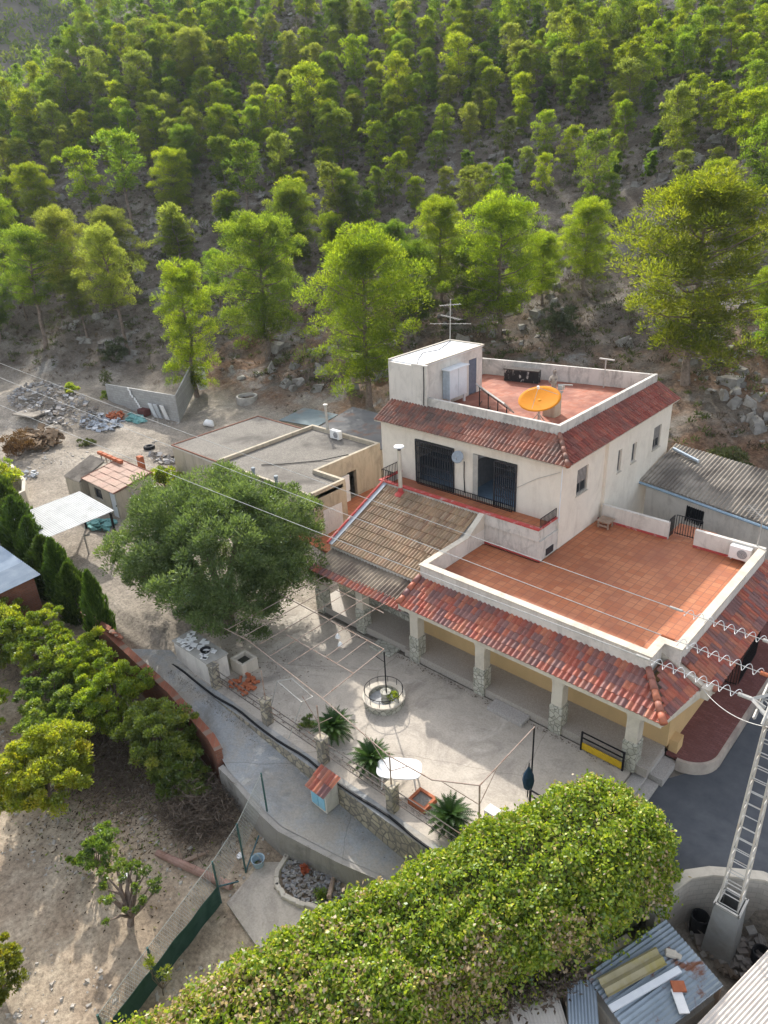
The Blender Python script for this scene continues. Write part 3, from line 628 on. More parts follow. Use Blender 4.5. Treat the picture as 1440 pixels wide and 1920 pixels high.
M['redbrick'] = bricks('red_brickwork', (.25,.085,.05), (.32,.12,.07), (.24,.17,.13), .26, .09, .5, .01, (.15,.07,.045), 'up')
M['rubble_wall'] = stones('rubble_stone_wall', (.50,.43,.31), (.30,.26,.20), (.20,.18,.15), 4.0, .12)
M['blue'] = weathered('turquoise_door_paint', (.22,.48,.62), (.30,.56,.70), (.36,.5,.55), 3, 2, .5, (.55,.75), 0)
M['yellow'] = plain('yellow_panel_paint', (.62,.40,.03), .5)
M['rustbar'] = weathered('rusted_tube', (.30,.22,.17), (.40,.32,.27), (.22,.12,.08), 8, 3, .7, (.5,.7), 0)
M['galv'] = weathered('galvanised_steel', (.42,.41,.38), (.52,.50,.46), (.40,.33,.25), 5, 2, .5, (.55,.75), 0, metal=.3)
M['plastic'] = plain('white_plastic', (.80,.79,.77), .4, var=.05)
M['black'] = plain('black_rubber', (.02,.02,.022), .6)
M['terra'] = plain('terracotta_pot', (.42,.14,.07), .8)
M['wood'] = weathered('grey_brown_wood', (.30,.21,.15), (.40,.30,.23), None, 5, scale=(1,1,.2))
M['bark'] = weathered('bark', (.16,.12,.095), (.27,.215,.175), (.10,.08,.06), 6, 2, .95, (.5,.7), .03)
M['rust_red'] = plain('rust_red_tube', (.30,.12,.08), .7)

out = thing('outbuilding', 'low flat outbuilding with two gravel roofs behind the big round tree', 'outbuilding', (-34.5, 27.0, 0))
b = MB(); b.box(-41.0, 23.1, 0, -35.9, 30.3, 2.92)
wall_faces(b, 'y', -27.3, -.25, 23.1, 25.4, 0, 2.92, [(23.75, 25.2, .1, 1.85)])
b.box(-35.9, 23.1, 0, -27.55, 25.4, 2.7)
wall_faces(b, 'y', -29.6, -.25, 25.4, 31.0, 0, 2.92, [(26.3, 26.75, .6, 2.2), (27.95, 28.75, .0, 2.1)])
b.box(-35.9, 30.75, 0, -29.85, 31.0, 2.92); b.box(-29.85, 25.4, 0, -27.3, 25.62, 2.92)
b.box(-27.55, 23.1, 2.7, -27.3, 25.4, 2.921)
b.build('wall', M['oldwall'], out)
b = MB(); b.poly([(-40.95, 23.15, 2.955), (-35.95, 23.15, 2.955), (-35.95, 30.25, 2.955), (-40.95, 30.25, 2.955)]); b.build('gravel_roof', M['gravel'], out)
b = MB(); b.poly([(-35.7, 23.3, 2.9), (-27.5, 23.3, 2.9), (-27.5, 25.4, 2.9), (-29.75, 25.4, 2.9), (-29.75, 30.8, 2.9), (-35.7, 30.8, 2.9)]); b.build('gravel_roof', M['gravel'], out)
b = MB()
for q in ((-35.9,23.1,-35.7,31.0),(-35.7,30.8,-29.6,31.0),(-29.8,25.6,-29.6,30.8),(-29.8,25.4,-27.3,25.6),(-27.48,23.1,-27.3,25.4)): b.box(q[0], q[1], 2.922, q[2], q[3], 3.14)
b.box(-35.7, 23.1, 2.922, -27.48, 23.25, 2.97); b.build('parapet', M['oldwall'], out)
b = MB(); b.box(-41.05, 23.05, 2.925, -40.93, 30.3, 3.0); b.box(-41.05, 30.25, 2.925, -35.9, 30.36, 3.0); b.box(-40.93, 23.05, 2.925, -35.9, 23.14, 2.985); b.build('edge_strip', M['rustcap'], out)
b = MB(); b.box(-27.34, 23.75, .1, -27.30, 25.2, 1.85)
for i in range(9): b.box(-27.30, 23.8+i*.16, .12, -27.285, 23.86+i*.16, 1.83)
b.build('roller_door', M['whitepaint'], out)
b = MB(); b.box(-29.62, 26.3, .6, -29.57, 26.75, 2.2); b.build('shutter', M['greydoor'] if 0 else M['frame'], out)
b = MB(); b.obox((-29.45, 27.5, 1.05), (.03, .45, 1.02), 0); dr = b.build('door', M['whitepaint'], out); b = MB(); b.box(-29.42, 27.85, 1.0, -29.36, 27.95, 1.04); b.build('handle', M['iron'], dr)
tag(slab('passage_floor', [(-29.6, 22.5), (-23.05, 22.5), (-23.05, 31), (-29.6, 31)], .34, M['floor_tile'], .1), kind='structure')

def shed_simple(name, label, pts, zt, wallm, roofm, eave=.12, wave=None, cat='shed', ground_z=0, pitch=.18):
    """pts: four plan corners (front-left, front-right, back-right, back-left), zt their roof heights"""
    c = (sum(p[0] for p in pts)/4, sum(p[1] for p in pts)/4); t = thing(name, label, cat, (c[0], c[1], ground_z))
    ins = [(p[0]+(c[0]-p[0])*.05, p[1]+(c[1]-p[1])*.05) for p in pts]
    b = MB(); b.hull(ins, ground_z-.3, 0, zt=[z-.06 for z in zt]); b.build('wall', wallm, t)
    if wave is None:
        b = MB(); n = len(pts); b.hull(pts, 0, 0, zt=zt)
        for i in range(4): b.v[i] = (*pts[i], zt[i]-.05)
        b.build('roof', roofm, t)
    else:
        P = [Vector((*pts[i], zt[i]+.03)) for i in range(4)]; corrugated('roof', roofm, P[0], P[1], P[3], t, pitch, .03, 3)
    return t
shed_simple('low_shed', 'low lean-to with a bluish flat roof behind the gravel-roofed outbuilding', [(-39.9,31.3),(-36.5,31.9),(-37.2,34.7),(-40.6,34.4)], [2.6,2.6,2.6,2.6], M['oldwall'], M['slate'])
shed_simple('low_shed', 'low lean-to with a rust-stained grey roof beside the house', [(-36.4,31.9),(-29.9,31.4),(-30.6,36.4),(-37.4,36.4)], [2.55,2.5,2.6,2.7], M['oldwall'], M['rusty'])
# long white shed to the right of the house
rs = thing('long_shed', 'long white shed with a ribbed grey roof beyond the red terrace', 'shed', (-7, 34.5, 0))
b = MB(); p0, p1 = Vector((-13.3, 33.45)), Vector((-1.0, 30.75)); d_ = (p1-p0).normalized(); nrm = Vector((-d_.y, d_.x)); wo0, wo1 = 2.35, 3.3
def seg(a0, a1, z0, z1, th=.22): 
    a, c = p0+d_*a0, p0+d_*a1; b.hull([tuple(a), tuple(c), tuple(c+nrm*th), tuple(a+nrm*th)], z0, z1)
LW = (p1-p0).length; seg(0, wo0, -.5, 3.78); seg(wo0, wo1, -.5, 2.55); seg(wo0, wo1, 3.28, 3.78); seg(wo1, LW, -.5, 3.78); b.build('wall', M['white'], rs)
b = MB(); a = p0+d_*wo0+nrm*.12; c = p0+d_*wo1+nrm*.12; b.poly([(a.x,a.y,2.55),(c.x,c.y,2.55),(c.x,c.y,3.28),(a.x,a.y,3.28)]); wn_ = b.build('window', M['glass'], rs)
b = MB()
for i in range(8): q_ = p0+d_*(wo0+.06+(wo1-wo0-.12)*i/7)-nrm*.03; b.box(q_.x-.02, q_.y-.02, 2.5, q_.x+.02, q_.y+.02, 3.32)
b.build('bars', M['iron'], wn_)
e0, e1 = p0-nrm*.2-d_*.3, p1-nrm*.2
corrugated('roof', M['fibro'], (e0.x, e0.y, 3.86), (e1.x, e1.y, 3.86), (-13.4, 37.0, 4.75), rs, .2, .035, 6, nv=5)
b = MB(); b.tube([(e0.x, e0.y-.05, 3.74), (e1.x, e1.y-.05, 3.70)], .07, 6); b.build('gutter', weathered('blue_gutter', (.25,.36,.46), (.34,.44,.52), None, 4, rough=.5, bumpd=0), rs)
b = MB(); b.tube([(-13.2, 36.2, 4.75), (-11.6, 35.5, 4.62)], .09, 8); tag(b.build('pipe', M['zinc']), 'pale pipe lying on the ribbed shed roof by the house wall', 'pipe')
# small brown-tiled shed and its lean-to
sm = thing('small_shed', 'small beige shed with a square-patterned brown tile roof by the carport', 'shed', (-40.6, 18.9, .3))
b = MB(); wall_faces(b, 'x', 17.62, .18, -42.4, -38.85, .1, 2.05, [(-41.7, -40.75, 1.05, 1.75), (-39.75, -39.05, .3, 2.0)])
b.hull([(-39.03,17.8),(-38.85,17.8),(-38.85,20.1),(-39.03,20.1)], .1, 0, zt=[2.05,2.05,2.42,2.42]); b.hull([(-42.4,17.8),(-42.22,17.8),(-42.22,20.1),(-42.4,20.1)], .1, 0, zt=[2.05,2.05,2.42,2.42]); b.box(-42.22, 19.95, .1, -39.03, 20.1, 2.4)
b.build('wall', M['oldwall'], sm)
b = MB(); b.box(-39.75, 17.66, .3, -39.05, 17.7, 2.0); dr = b.build('door', M['whitepaint'], sm); b = MB(); b.box(-39.16, 17.6, 1.1, -39.1, 17.66, 1.16); b.build('handle', M['iron'], dr)
b = MB(); b.box(-41.7, 17.7, 1.05, -40.75, 17.73, 1.75); wn_ = b.build('window', M['glass'], sm); b = MB(); b.box(-41.75, 17.6, 1.0, -40.7, 17.619, 1.05); b.build('sill', M['concrete'], wn_)
M['panel_tile'] = tiles('brown_panel_tiles', [(.36,.20,.14),(.44,.27,.19),(.40,.22,.16)], (.28,.2,.15), .5)
b = MB(); rnd = random.Random(4); A_ = Vector((-42.65,17.4,2.14)); du = Vector((3.95,0,0)); dv = Vector((-.15,2.75,.40))
for i in range(6):
    for j in range(5):
        k = rnd.random(); z_ = Vector((0,0,.02+.012*((i+j) % 2))); p = A_+du*(i/6)+dv*(j/5); b.poly([p+z_, p+du*(1/6-.006)+z_, p+du*(1/6-.006)+dv*(.2-.008)+z_-Vector((0,0,.02)), p+dv*(.2-.008)+z_-Vector((0,0,.02))], k)
b.poly([A_-Vector((0,0,.02)), A_+du-Vector((0,0,.02)), A_+du+dv-Vector((0,0,.02)), A_+dv-Vector((0,0,.02))], .1)
b.build('tile_roof', M['panel_tile'], sm)
b = MB(); 
for p, q in ((A_, A_+dv), (A_+dv, A_+du+dv), (A_+du, A_+du+dv)): b.tube([p, q], .05, 5)
b.build('roof_edge', M['rustcap'], sm)
b = MB(); b.tube([(-38.8,18.6,1.75),(-38.62,18.6,1.75)], .03, 6); b.lathe((-38.58,18.6,1.66), [(.0,.14),(.09,.12),(.1,0),(0,-.02)], 10); b.build('wall_lamp', M['galv'], sm)
lt = shed_simple('lean_to', 'lean-to with a ribbed dark grey sheet roof at the end of the small brown shed', [(-44.3,17.0),(-42.5,17.1),(-42.6,19.6),(-45.4,19.5)], [2.0,2.0,2.4,2.4], M['oldwall'], M['fibro'], wave=1)
# carport
cp = thing('carport', 'open carport with a pale ribbed sheet roof on dark posts', 'carport', (-37.7, 13.9, .3))
corrugated('roof', M['whitesheet'], (-39.75,11.85,2.45), (-39.75,15.95,2.55), (-35.55,11.75,2.45), cp, .12, .015, 7)
for x, y in ((-39.5,12.1),(-39.5,15.7),(-35.8,12.1),(-35.8,15.7)):
    b = MB(); b.box(x-.05, y-.05, .15, x+.05, y+.05, 2.42); b.build('post', M['iron'], cp)
b = MB(); b.box(-39.7, 15.65, 2.36, -35.6, 15.75, 2.42); b.box(-39.7, 12.0, 2.33, -35.6, 12.1, 2.39); b.build('beam', M['iron'], cp)
ml = shed_simple('metal_shed', 'shed with a pale blue-grey ribbed metal roof beside the cypress row', [(-41.5,5.0),(-32.9,5.0),(-32.9,10.25),(-41.5,10.4)], [1.7,1.7,2.0,2.0], M['redbrick'], M['zinc'], wave=1, ground_z=-.6, pitch=.22)
# walls
M['retain'] = stucco('stained_retaining_concrete', (.36,.335,.30), (.13,.12,.105), .85)
def wall_line(name, label, pts, z0, z1, th, mat, cat='wall', cap=None):
    """free-standing wall along plan points; z0/z1 numbers or lists"""
    t = thing(name, label, cat, (*pts[0], min(z0) if isinstance(z0, list) else z0)); n = len(pts); V = [Vector(p) for p in pts]
    Z0 = z0 if isinstance(z0, list) else [z0]*n; Z1 = z1 if isinstance(z1, list) else [z1]*n; L_ = []
    for i in range(n):
        d = (V[min(i+1, n-1)]-V[max(i-1, 0)]).normalized(); L_.append(Vector((-d.y, d.x))*th/2)
    def strip(z0s, z1s, e):
        b = MB()
        for i in range(n-1):
            q = [V[i]-L_[i]*e, V[i+1]-L_[i+1]*e, V[i+1]+L_[i+1]*e, V[i]+L_[i]*e]; a = len(b.v)
            b.v += [(p.x, p.y, z) for p, z in zip(q, (z0s[i], z0s[i+1], z0s[i+1], z0s[i]))]+[(p.x, p.y, z) for p, z in zip(q, (z1s[i], z1s[i+1], z1s[i+1], z1s[i]))]
            for f in ((0,1,5,4),(2,3,7,6),(4,5,6,7))+(((3,0,4,7),) if i == 0 else ())+(((1,2,6,5),) if i == n-2 else ()): b.f.append(tuple(a+k for k in f)); b.c.append(.5)
        return b
    strip(Z0, Z1, 1).build('wall', mat, t)
    if cap: strip(Z1, [z+.07 for z in Z1], 1.25).build('coping', cap, t)
    return t
bw = wall_line('block_wall', 'grey concrete block wall with a bent return at the edge of the dirt yard', [(-61.1,29.1),(-52.2,30.5),(-57.4,35.6)], [.2,.2,1.0], [2.55,2.6,3.2], .2, M['blockwork'])
b = MB(); rnd = random.Random(2)
for i in range(9): p = Vector((-57.9+i*.16, 29.55-.11+i*.025, 2.5-i*.2)); b.obox(p+Vector((jit(rnd,.1),-.015,0)), (.10,.012,.13), .16)
b.build('mortar_smear', M['plastic'], bw)
wall_line('curved_wall', 'low curved pale wall with a wavy top round the green bush', [(-52.5,16.6),(-50.3,16.3),(-47.9,15.8),(-46.4,15.1),(-45.7,14.0),(-45.6,13.0)], 0, [1.25,1.2,1.25,1.15,1.3,1.2], .22, M['trim'])
bk = wall_line('brick_wall', 'red brick wall edging the concrete path above the orchard', [(-30.2,10.9),(-27.0,10.72),(-22.3,10.5),(-19.1,10.14),(-18.4,9.95)], [-1.6,-1.7,-1.8,-1.9,-1.9], [.75,.70,.42,.18,.1], .24, M['redbrick'], cap=M['redbrick'])
b = MB(); rnd = random.Random(6)
for i in range(26): b.obox((-28.4+i*.07+jit(rnd,.04), 10.82+jit(rnd,.06), .86+rnd.random()*.12), (.13,.06,.045), jit(rnd, .6))
tag(b.build('brick_pile', M['redbrick']), 'loose red bricks stacked along the top of the brick wall', 'bricks')
wall_line('concrete_wall', 'grey concrete retaining wall holding the path above the rough garden', [(-18.2,9.80),(-17.5,9.78),(-15.6,9.6),(-14.74,9.6),(-12.6,10.2),(-10.8,10.82),(-9.3,11.25)], [-2.3]*7, [-.38,-.43,-.69,-.79,-1.10,-1.30,-1.5], .22, M['retain'])
wall_line('stone_wall', 'rough rubble retaining wall under the patio edge', [(-24.6,11.98),(-21.6,11.86),(-18,11.82),(-14.7,11.82),(-11,11.82),(-8.4,11.82)], [-.3,-.4,-.7,-1.2,-1.7,-2.0], [-.02,-.03,-.03,-.03,-.03,-.03], .36, M['rubble_wall'])
tag(slab('patio_edge', [(-24.6,11.66),(-6.75,11.64),(-6.75,11.998),(-24.6,11.998)], -.001, M['path'], .03), kind='structure')
hs = MB(); rnd = random.Random(3); hs.tube([(-24.4+i*.55, 11.74+.05*math.sin(i*.9), .05+.02*math.sin(i*1.7)) for i in range(30)], .05, 6); tag(hs.build('hose', M['black']), 'thick black hose running along the top of the rubble wall', 'hose')

M['darkrail'] = weathered('dark_rusty_rail', (.10,.085,.075), (.16,.135,.12), (.24,.14,.09), 6, 3, .7, (.55,.7), 0)
# fence on the patio edge: stone posts and rails are one fence
fn = thing('patio_fence', 'stone-post fence with rusty rails along the patio edge', 'fence', (-15, 12.1, 0))
for x in (-21.55,-18.25,-15.15,-11.86,-8.55):
    b = MB(); b.box(x-.16, 11.96, 0, x+.16, 12.28, 1.08); b.box(x-.19, 11.93, 1.081, x+.19, 12.31, 1.16); b.build('post', M['rubble_wall'], fn, bevel=.02)
b_ = [-21.55,-18.25,-15.15,-11.86,-8.55]
for x0, x1 in zip(b_, b_[1:]):
    for z in (.4,.68,.96):
        b = MB(); b.tube([(x0+.16,12.12,z),(x1-.16,12.12,z)], .02, 6); b.build('rail', M['darkrail'], fn)
# barbecue counter at the far end of the patio
bq = thing('barbecue', 'whitewashed block counter with ash and a black pan under the big tree', 'barbecue', (-22.9, 12.6, 0))
b = MB(); b.box(-24.3, 12.05, 0, -21.75, 12.95, 1.08); b.build('body', M['white'], bq)
b = MB(); b.box(-24.35, 12.0, 1.081, -21.7, 13.0, 1.14); b.build('top', M['concrete'], bq)
b = MB(); b.lathe((-22.5,12.45,1.15), [(.0,.02),(.16,.02),(.22,.12),(.23,.12),(.17,0),(0,0)], 16); tag(b.build('pan', M['black']), 'black pan on the barbecue counter', 'pan')
b = MB(); rnd = random.Random(7)
for i in range(34): b.obox((-23.1+jit(rnd,1.0), 12.5+jit(rnd,.42), 1.16+.02*(i%3)), (.05+rnd.random()*.11,.04+rnd.random()*.08,.015), rnd.random()*3)
tag(b.build('litter', M['plastic']), 'white scraps heaped on the barbecue counter', 'scraps')
tr = thing('trough', 'beige stone wash trough standing on the patio by the barbecue', 'trough', (-21.5, 13.6, 0))
b = MB(); x0,y0,x1,y1 = -22.0,13.2,-21.15,14.0; b.box(x0,y0,0,x1,y1,.2); b.box(x0,y0,.2,x0+.12,y1,.62); b.box(x1-.12,y0,.2,x1,y1,.62); b.box(x0+.12,y0,.2,x1-.12,y0+.12,.62); b.box(x0+.12,y1-.12,.2,x1-.12,y1,.62); b.build('basin', M['trim'], tr, bevel=.02)
b = MB(); b.poly([(x0+.12,y0+.12,.4),(x1-.12,y0+.12,.4),(x1-.12,y1-.12,.4),(x0+.12,y1-.12,.4)]); b.build('water', plain('murky_water',(.06,.06,.05),.1), tr)
b = MB(); rnd = random.Random(9)
for i in range(40): b.obox((-20.7+jit(rnd,.6),12.95+jit(rnd,.45),.03+rnd.random()*.12), (.06+rnd.random()*.08,.05+rnd.random()*.05,.04), rnd.random()*3)
tag(b.build('rubble_pile', M['terra']), 'little heap of broken red bricks in front of the trough', 'rubble')
# meter box with a tiled roof
mb_ = thing('meter_box', 'small meter cabinet with turquoise doors and a little red tiled roof', 'cabinet', (-14.2, 11.3, -.75))
b = MB(); b.box(-14.72, 11.05, -.8, -13.95, 11.62, .05); b.build('body', M['white'], mb_)
b = MB(); b.box(-14.66, 11.02, -.68, -14.34, 11.048, .0); b.build('door', M['blue'], mb_); b = MB(); b.box(-14.32, 11.02, -.68, -14.01, 11.048, .0); b.build('door', M['blue'], mb_)
tile_roof('tile_roof', M['clay_right'] if 0 else M['clay'], (-14.82, 10.92, .06), (-13.86, 10.92, .06), (-14.82, 11.72, .40), mb_, pitch=.19, course=.4, seed=44, amp=.04)
b = MB(); b.hull([(-14.72,11.05),(-13.95,11.05),(-13.95,11.62),(-14.72,11.62)], .05, 0, zt=[.1,.1,.33,.33]); b.build('roof_block', M['white'], mb_)

# pergola frame of thin tubes
pg = thing('pergola', 'bare rusty tube pergola frame over the patio', 'pergola', (-15.5, 14.0, 0))
def bar(nm, pts, r=.022, mat=None, parent=None): 
    b = MB(); b.tube(pts, r, 6); return b.build(nm, mat or M['rustbar'], parent or pg)
PZ = 2.5
for pts in ([(-21.9,16.0,PZ),(-15.55,15.9,PZ)], [(-21.6,17.75,PZ),(-17.2,17.7,PZ)], [(-19.2,14.2,PZ),(-15.45,14.15,PZ)], [(-15.55,15.9,PZ),(-15.33,12.5,PZ)], [(-22.3,12.85,PZ),(-20.1,13.0,PZ),(-15.33,12.5,PZ),(-11.8,11.98,PZ)], [(-11.8,11.98,PZ),(-10.2,12.15,PZ-.1),(-8.93,12.8,PZ)], [(-8.93,12.8,PZ),(-8.99,15.9,PZ)]): bar('beam', pts)
for i, x in enumerate((-21.2,-20.3,-19.4,-18.5,-17.6)): bar('crossbar', [(x, 18.3, PZ+.05), (x-.1, 12.9+.1*(i % 3), PZ+.03)], .016)
for x in (-17.0,-16.4): bar('crossbar', [(x, 15.92, PZ+.03), (x+.1, 14.15, PZ+.03)], .016)
for x, y, z0 in ((-15.45,15.8,.55),(-18.2,12.12,1.16),(-15.2,12.12,1.16),(-11.86,12.1,1.16),(-8.93,12.8,0),(-8.99,15.88,0)): bar('post', [(x,y,z0),(x,y,PZ)], .028, M['iron'] if y > 15 else None)
for x, y, dx in ((-15.2,12.12,.8),(-11.86,12.08,.8),(-8.93,12.8,.8)):
    for s_ in (-1,1):
        e = (x+s_*dx, y+(-.05 if s_ > 0 else .04), PZ-.02) if x < -9 else ((x-.95, 12.25, PZ-.05) if s_ < 0 else (x-.02, y+.95, PZ-.02))
        bar('brace', [(x,y,1.72),e], .014)
bar('brace', [(-15.45,15.8,2.0),(-15.5,15.4,PZ)], .014, M['iron'])
ld = thing('swing_frame', 'pale tube frame leaning over the patio fence', 'frame', (-17.0, 12.4, 0))
for a_, c_ in (((-18.6,12.5,.1),(-18.1,12.7,1.7)),((-16.9,12.0,.1),(-16.5,12.5,1.7)),((-18.1,12.7,1.7),(-16.5,12.5,1.7)),((-18.0,13.3,1.5),(-16.6,13.1,1.5)),((-16.5,12.5,1.7),(-16.6,13.1,1.5)),((-18.1,12.7,1.7),(-18.0,13.3,1.5))): bar('tube', [a_, c_], .018, M['galv'], ld)
for z, nm in ((2.1,'white bell ornament hanging highest on the pergola cord'),(1.75,'white bell ornament hanging lower on the pergola cord')):
    t = thing('hanging_bell', nm, 'ornament', (-18.1,15.9,z)); b = MB(); b.lathe((-18.1+(2.1-z)*.3,15.9,z-.2), [(.11,0),(.09,.08),(.04,.17),(.0,.19)], 12); b.build('bell', M['plastic'], t)
    b = MB(); b.tube([(-18.1+(2.1-z)*.3,15.9,z),(-18.1,15.9,PZ)], .008, 4); b.build('cord', M['frame'], t)
# fountain
fo = thing('fountain', 'round stone fountain basin with a low iron rail', 'fountain', (-15.6,15.8,0)); FC = (-15.6,15.8,0)
b = MB(); b.lathe(FC, [(.80,0),(.80,.3),(.62,.3),(.62,.06)], 32); b.build('basin', M['stone_clad'], fo)
b = MB(); b.lathe(FC, [(.84,.3),(.84,.36),(.6,.36),(.6,.3)], 32); b.build('rim', M['trim'], fo)
b = MB(); b.lathe(FC, [(.62,.1),(0,.1)], 32); b.build('basin_floor', weathered('wet_pale_concrete', (.42,.43,.43), (.55,.55,.54), (.3,.3,.3), 3, 1.5, .5), fo)
b = MB(); b.lathe((-15.52,15.82,.1), [(.2,0),(.17,.2),(.19,.42),(.22,.46),(0,.46)], 12); b.build('pedestal', M['stone_clad'], fo, smooth=False)
b = MB()
for i in range(12): t = 2*math.pi*i/12; b.tube([(FC[0]+.76*math.cos(t),FC[1]+.76*math.sin(t),.36),(FC[0]+.76*math.cos(t),FC[1]+.76*math.sin(t),.66)], .011, 5)
b.tube([(FC[0]+.76*math.cos(2*math.pi*i/32),FC[1]+.76*math.sin(2*math.pi*i/32),.66) for i in range(33)], .014, 5); b.build('rail', M['iron'], fo)
# garden table
tb = thing('garden_table', 'white oval plastic garden table on the patio', 'table', (-12.4,13.05,0)); d1 = Vector((.82,.57)).normalized(); d2 = Vector((-d1.y,d1.x)); pts = []
for i in range(40):
    t = 2*math.pi*i/40; cx_, cy_ = math.cos(t), math.sin(t); u = math.copysign(abs(cx_)**.55, cx_)*.76; v_ = math.copysign(abs(cy_)**.55, cy_)*.47; pts.append((-12.4+d1.x*u+d2.x*v_, 13.08+d1.y*u+d2.y*v_))
b = MB(); b.hull(pts, .68, .72); b.build('tabletop', M['plastic'], tb, bevel=.008)
for su, sv_ in ((-.52,-.3),(.52,-.3),(.52,.3),(-.52,.3)):
    b = MB(); p = Vector((-12.4,13.08))+d1*su+d2*sv_; q_ = p+d1*.06*(1 if su > 0 else -1); b.tube([(q_.x,q_.y,0),(p.x,p.y,.68)], [.026,.036], 8); b.build('leg', M['plastic'], tb)
pl = thing('planter', 'square planter of red bricks filled with pale gravel', 'planter', (-11.3,12.95,0))
b = MB(); 
for q in ((-11.66,12.62,-10.94,12.72),(-11.66,13.18,-10.94,13.28),(-11.66,12.72,-11.56,13.18),(-11.04,12.72,-10.94,13.18)): b.box(q[0],q[1],0,q[2],q[3],.2)
b.build('border', M['terra'], pl); b = MB(); b.box(-11.56,12.72,0,-11.04,13.18,.14); b.build('gravel', M['gravel'], pl)
b = MB(); b.box(-9.42,13.75,0,-8.98,14.1,.34); tag(b.build('white_box', M['plastic'], bevel=.02), 'plain white box on the patio beside the ivy', 'box')
# yellow and black barrier panels
def barrier(label, x0, x1, y, legs=True):
    t = thing('barrier', label, 'barrier', ((x0+x1)/2, y, 0)); 
    for x in (x0, x1): b = MB(); b.box(x-.03,y-.03,0,x+.03,y+.03,.82); b.build('post', M['iron'], t)
    for z in (.8,.56): b = MB(); b.box(x0+.03,y-.02,z-.02,x1-.03,y+.02,z+.02); b.build('rail', M['iron'], t)
    b = MB(); b.box(x0+.03,y-.015,.06,x1-.03,y+.015,.34); b.build('panel', M['yellow'], t); return t
barrier('black railed barrier with a yellow panel by the porch pillar', -8.5, -6.95, 18.36)
barrier('black railed barrier with a yellow panel half hidden behind the ivy', -8.5, -7.0, 15.0)
fb = thing('folded_parasol', 'closed dark blue parasol on its pole near the ivy', 'parasol', (-8.95,15.5,0))
b = MB(); b.tube([(-8.8,15.35,0),(-8.8,15.35,1.5)], .02, 6); b.build('pole', M['iron'], fb)
b = MB(); b.lathe((-8.8,15.35,.35), [(.03,0),(.15,.1),(.2,.35),(.17,.62),(.08,.85),(.03,.98)], 9); b.build('canopy', plain('navy_cloth',(.02,.045,.075),.9), fb)
bg = thing('iron_gate', 'open black iron gate beside the red paving', 'gate', (-5.9,25.1,.05)); b = railing([(-6.12,25.0),(-5.55,25.15)], .05, 1.3, .1); b.build('leaf', M['iron'], bg)
b = railing([(-5.5,25.3),(-5.6,27.6)], .05, 1.3, .12); b.build('leaf', M['iron'], bg)

# roof-top things
wc = thing('roof_cabinet', 'white two-door metal cabinet raised beside the stair house', 'cabinet', (-22.1,28.9,7.6))
b = MB(); b.box(-22.25, 28.15, 8.0, -21.82, 29.6, 9.5); b.build('body', plain('blue_grey_sheet',(.42,.48,.53),.5), wc)
for y0, y1 in ((28.17,28.86),(28.89,29.58)): b = MB(); b.box(-21.819, y0, 8.02, -21.79, y1, 9.48); b.build('door', M['whitepaint'], wc)
b = MB(); b.box(-22.27, 28.05, 9.501, -21.7, 29.7, 9.55); b.build('top', M['whitepaint'], wc)
for y in (28.25, 29.5): b = MB(); b.box(-21.95, y-.05, 7.6, -21.85, y+.05, 8.0); b.build('leg', M['plastic'], wc)
sp = thing('solar_panel', 'tilted solar panel on black legs on the roof terrace', 'solar panel', (-19.5,28.9,7.6))
h0, h1 = Vector((-20.8,29.3,8.6)), Vector((-18.0,27.7,8.45)); dwn = Vector((-.28,.62,-.38)); ax = (h1-h0).normalized(); nn = ax.cross(dwn).normalized(); nn = nn if nn.z > 0 else -nn
b = MB(); c_ = (h0+h1)/2+dwn*.5; b.obox(c_, ((h1-h0).length/2, dwn.length/2, .035), ax=(ax, nn.cross(ax), nn)); b.build('frame', M['galv'], sp)
b = MB(); b.obox(c_+nn*.038, ((h1-h0).length/2-.05, dwn.length/2-.05, .004), ax=(ax, nn.cross(ax), nn)); b.build('glass', plain('solar_glass',(.015,.018,.03),.08), sp)
for f in (.03,.35,.68,.97):
    p = h0.lerp(h1, f)-nn*.04; b = MB(); b.tube([(p.x,p.y,7.6),p], .025, 6); b.build('leg', M['iron'], sp)
    q_ = p+dwn*.95; b = MB(); b.tube([(p.x,p.y,7.66),(q_.x,q_.y,7.66)], .02, 5); b.build('foot_rail', M['iron'], sp)
pe = thing('roof_chimney', 'squat pale chimney block on the roof terrace', 'chimney', (-16.98,29.95,7.6)); b = MB(); b.box(-17.3,29.65,7.6,-16.65,30.25,8.72); b.build('shaft', M['oldwall'], pe); b = MB(); b.box(-17.36,29.6,8.721,-16.6,30.3,8.78); b.build('cap', M['concrete'], pe)
di = thing('satellite_dish', 'big orange satellite dish on a tripod on the roof terrace', 'dish', (-16.9,28.5,7.6))
def dish(o, c, r, nrm, depth, mat, seg=32, rings=7, sq=1.0):
    n = Vector(nrm).normalized(); u = Vector((0,0,1)).cross(n).normalized(); v_ = n.cross(u); b = MB(); c = Vector(c)
    for i in range(rings+1):
        q = i/rings
        for j in range(seg): t = 2*math.pi*j/seg; b.v.append(tuple(c+(u*math.cos(t)+v_*math.sin(t)*sq)*r*q+n*depth*q*q))
    for i in range(rings):
        for j in range(seg): a = i*seg; b.f.append((a+j,a+(j+1)%seg,a+seg+(j+1)%seg,a+seg+j)); b.c.append(.5)
    m_ = b.build('reflector', mat, o, smooth=True); s_ = m_.modifiers.new('thickness','SOLIDIFY'); s_.thickness = .025; return n, u, v_
n_, u_, v_ = dish(di, (-16.72,28.35,8.80), .98, (.05,-.34,.94), .1, plain('orange_dish_paint',(.60,.215,.01),.8,var=.06))
c_ = Vector((-16.72,28.35,8.80))
for t in (.5,2.6,4.7): p = c_+(u_*math.cos(t)+v_*math.sin(t))*.85+n_*.16; bar('arm', [p, c_+n_*.72], .012, M['galv'], di)
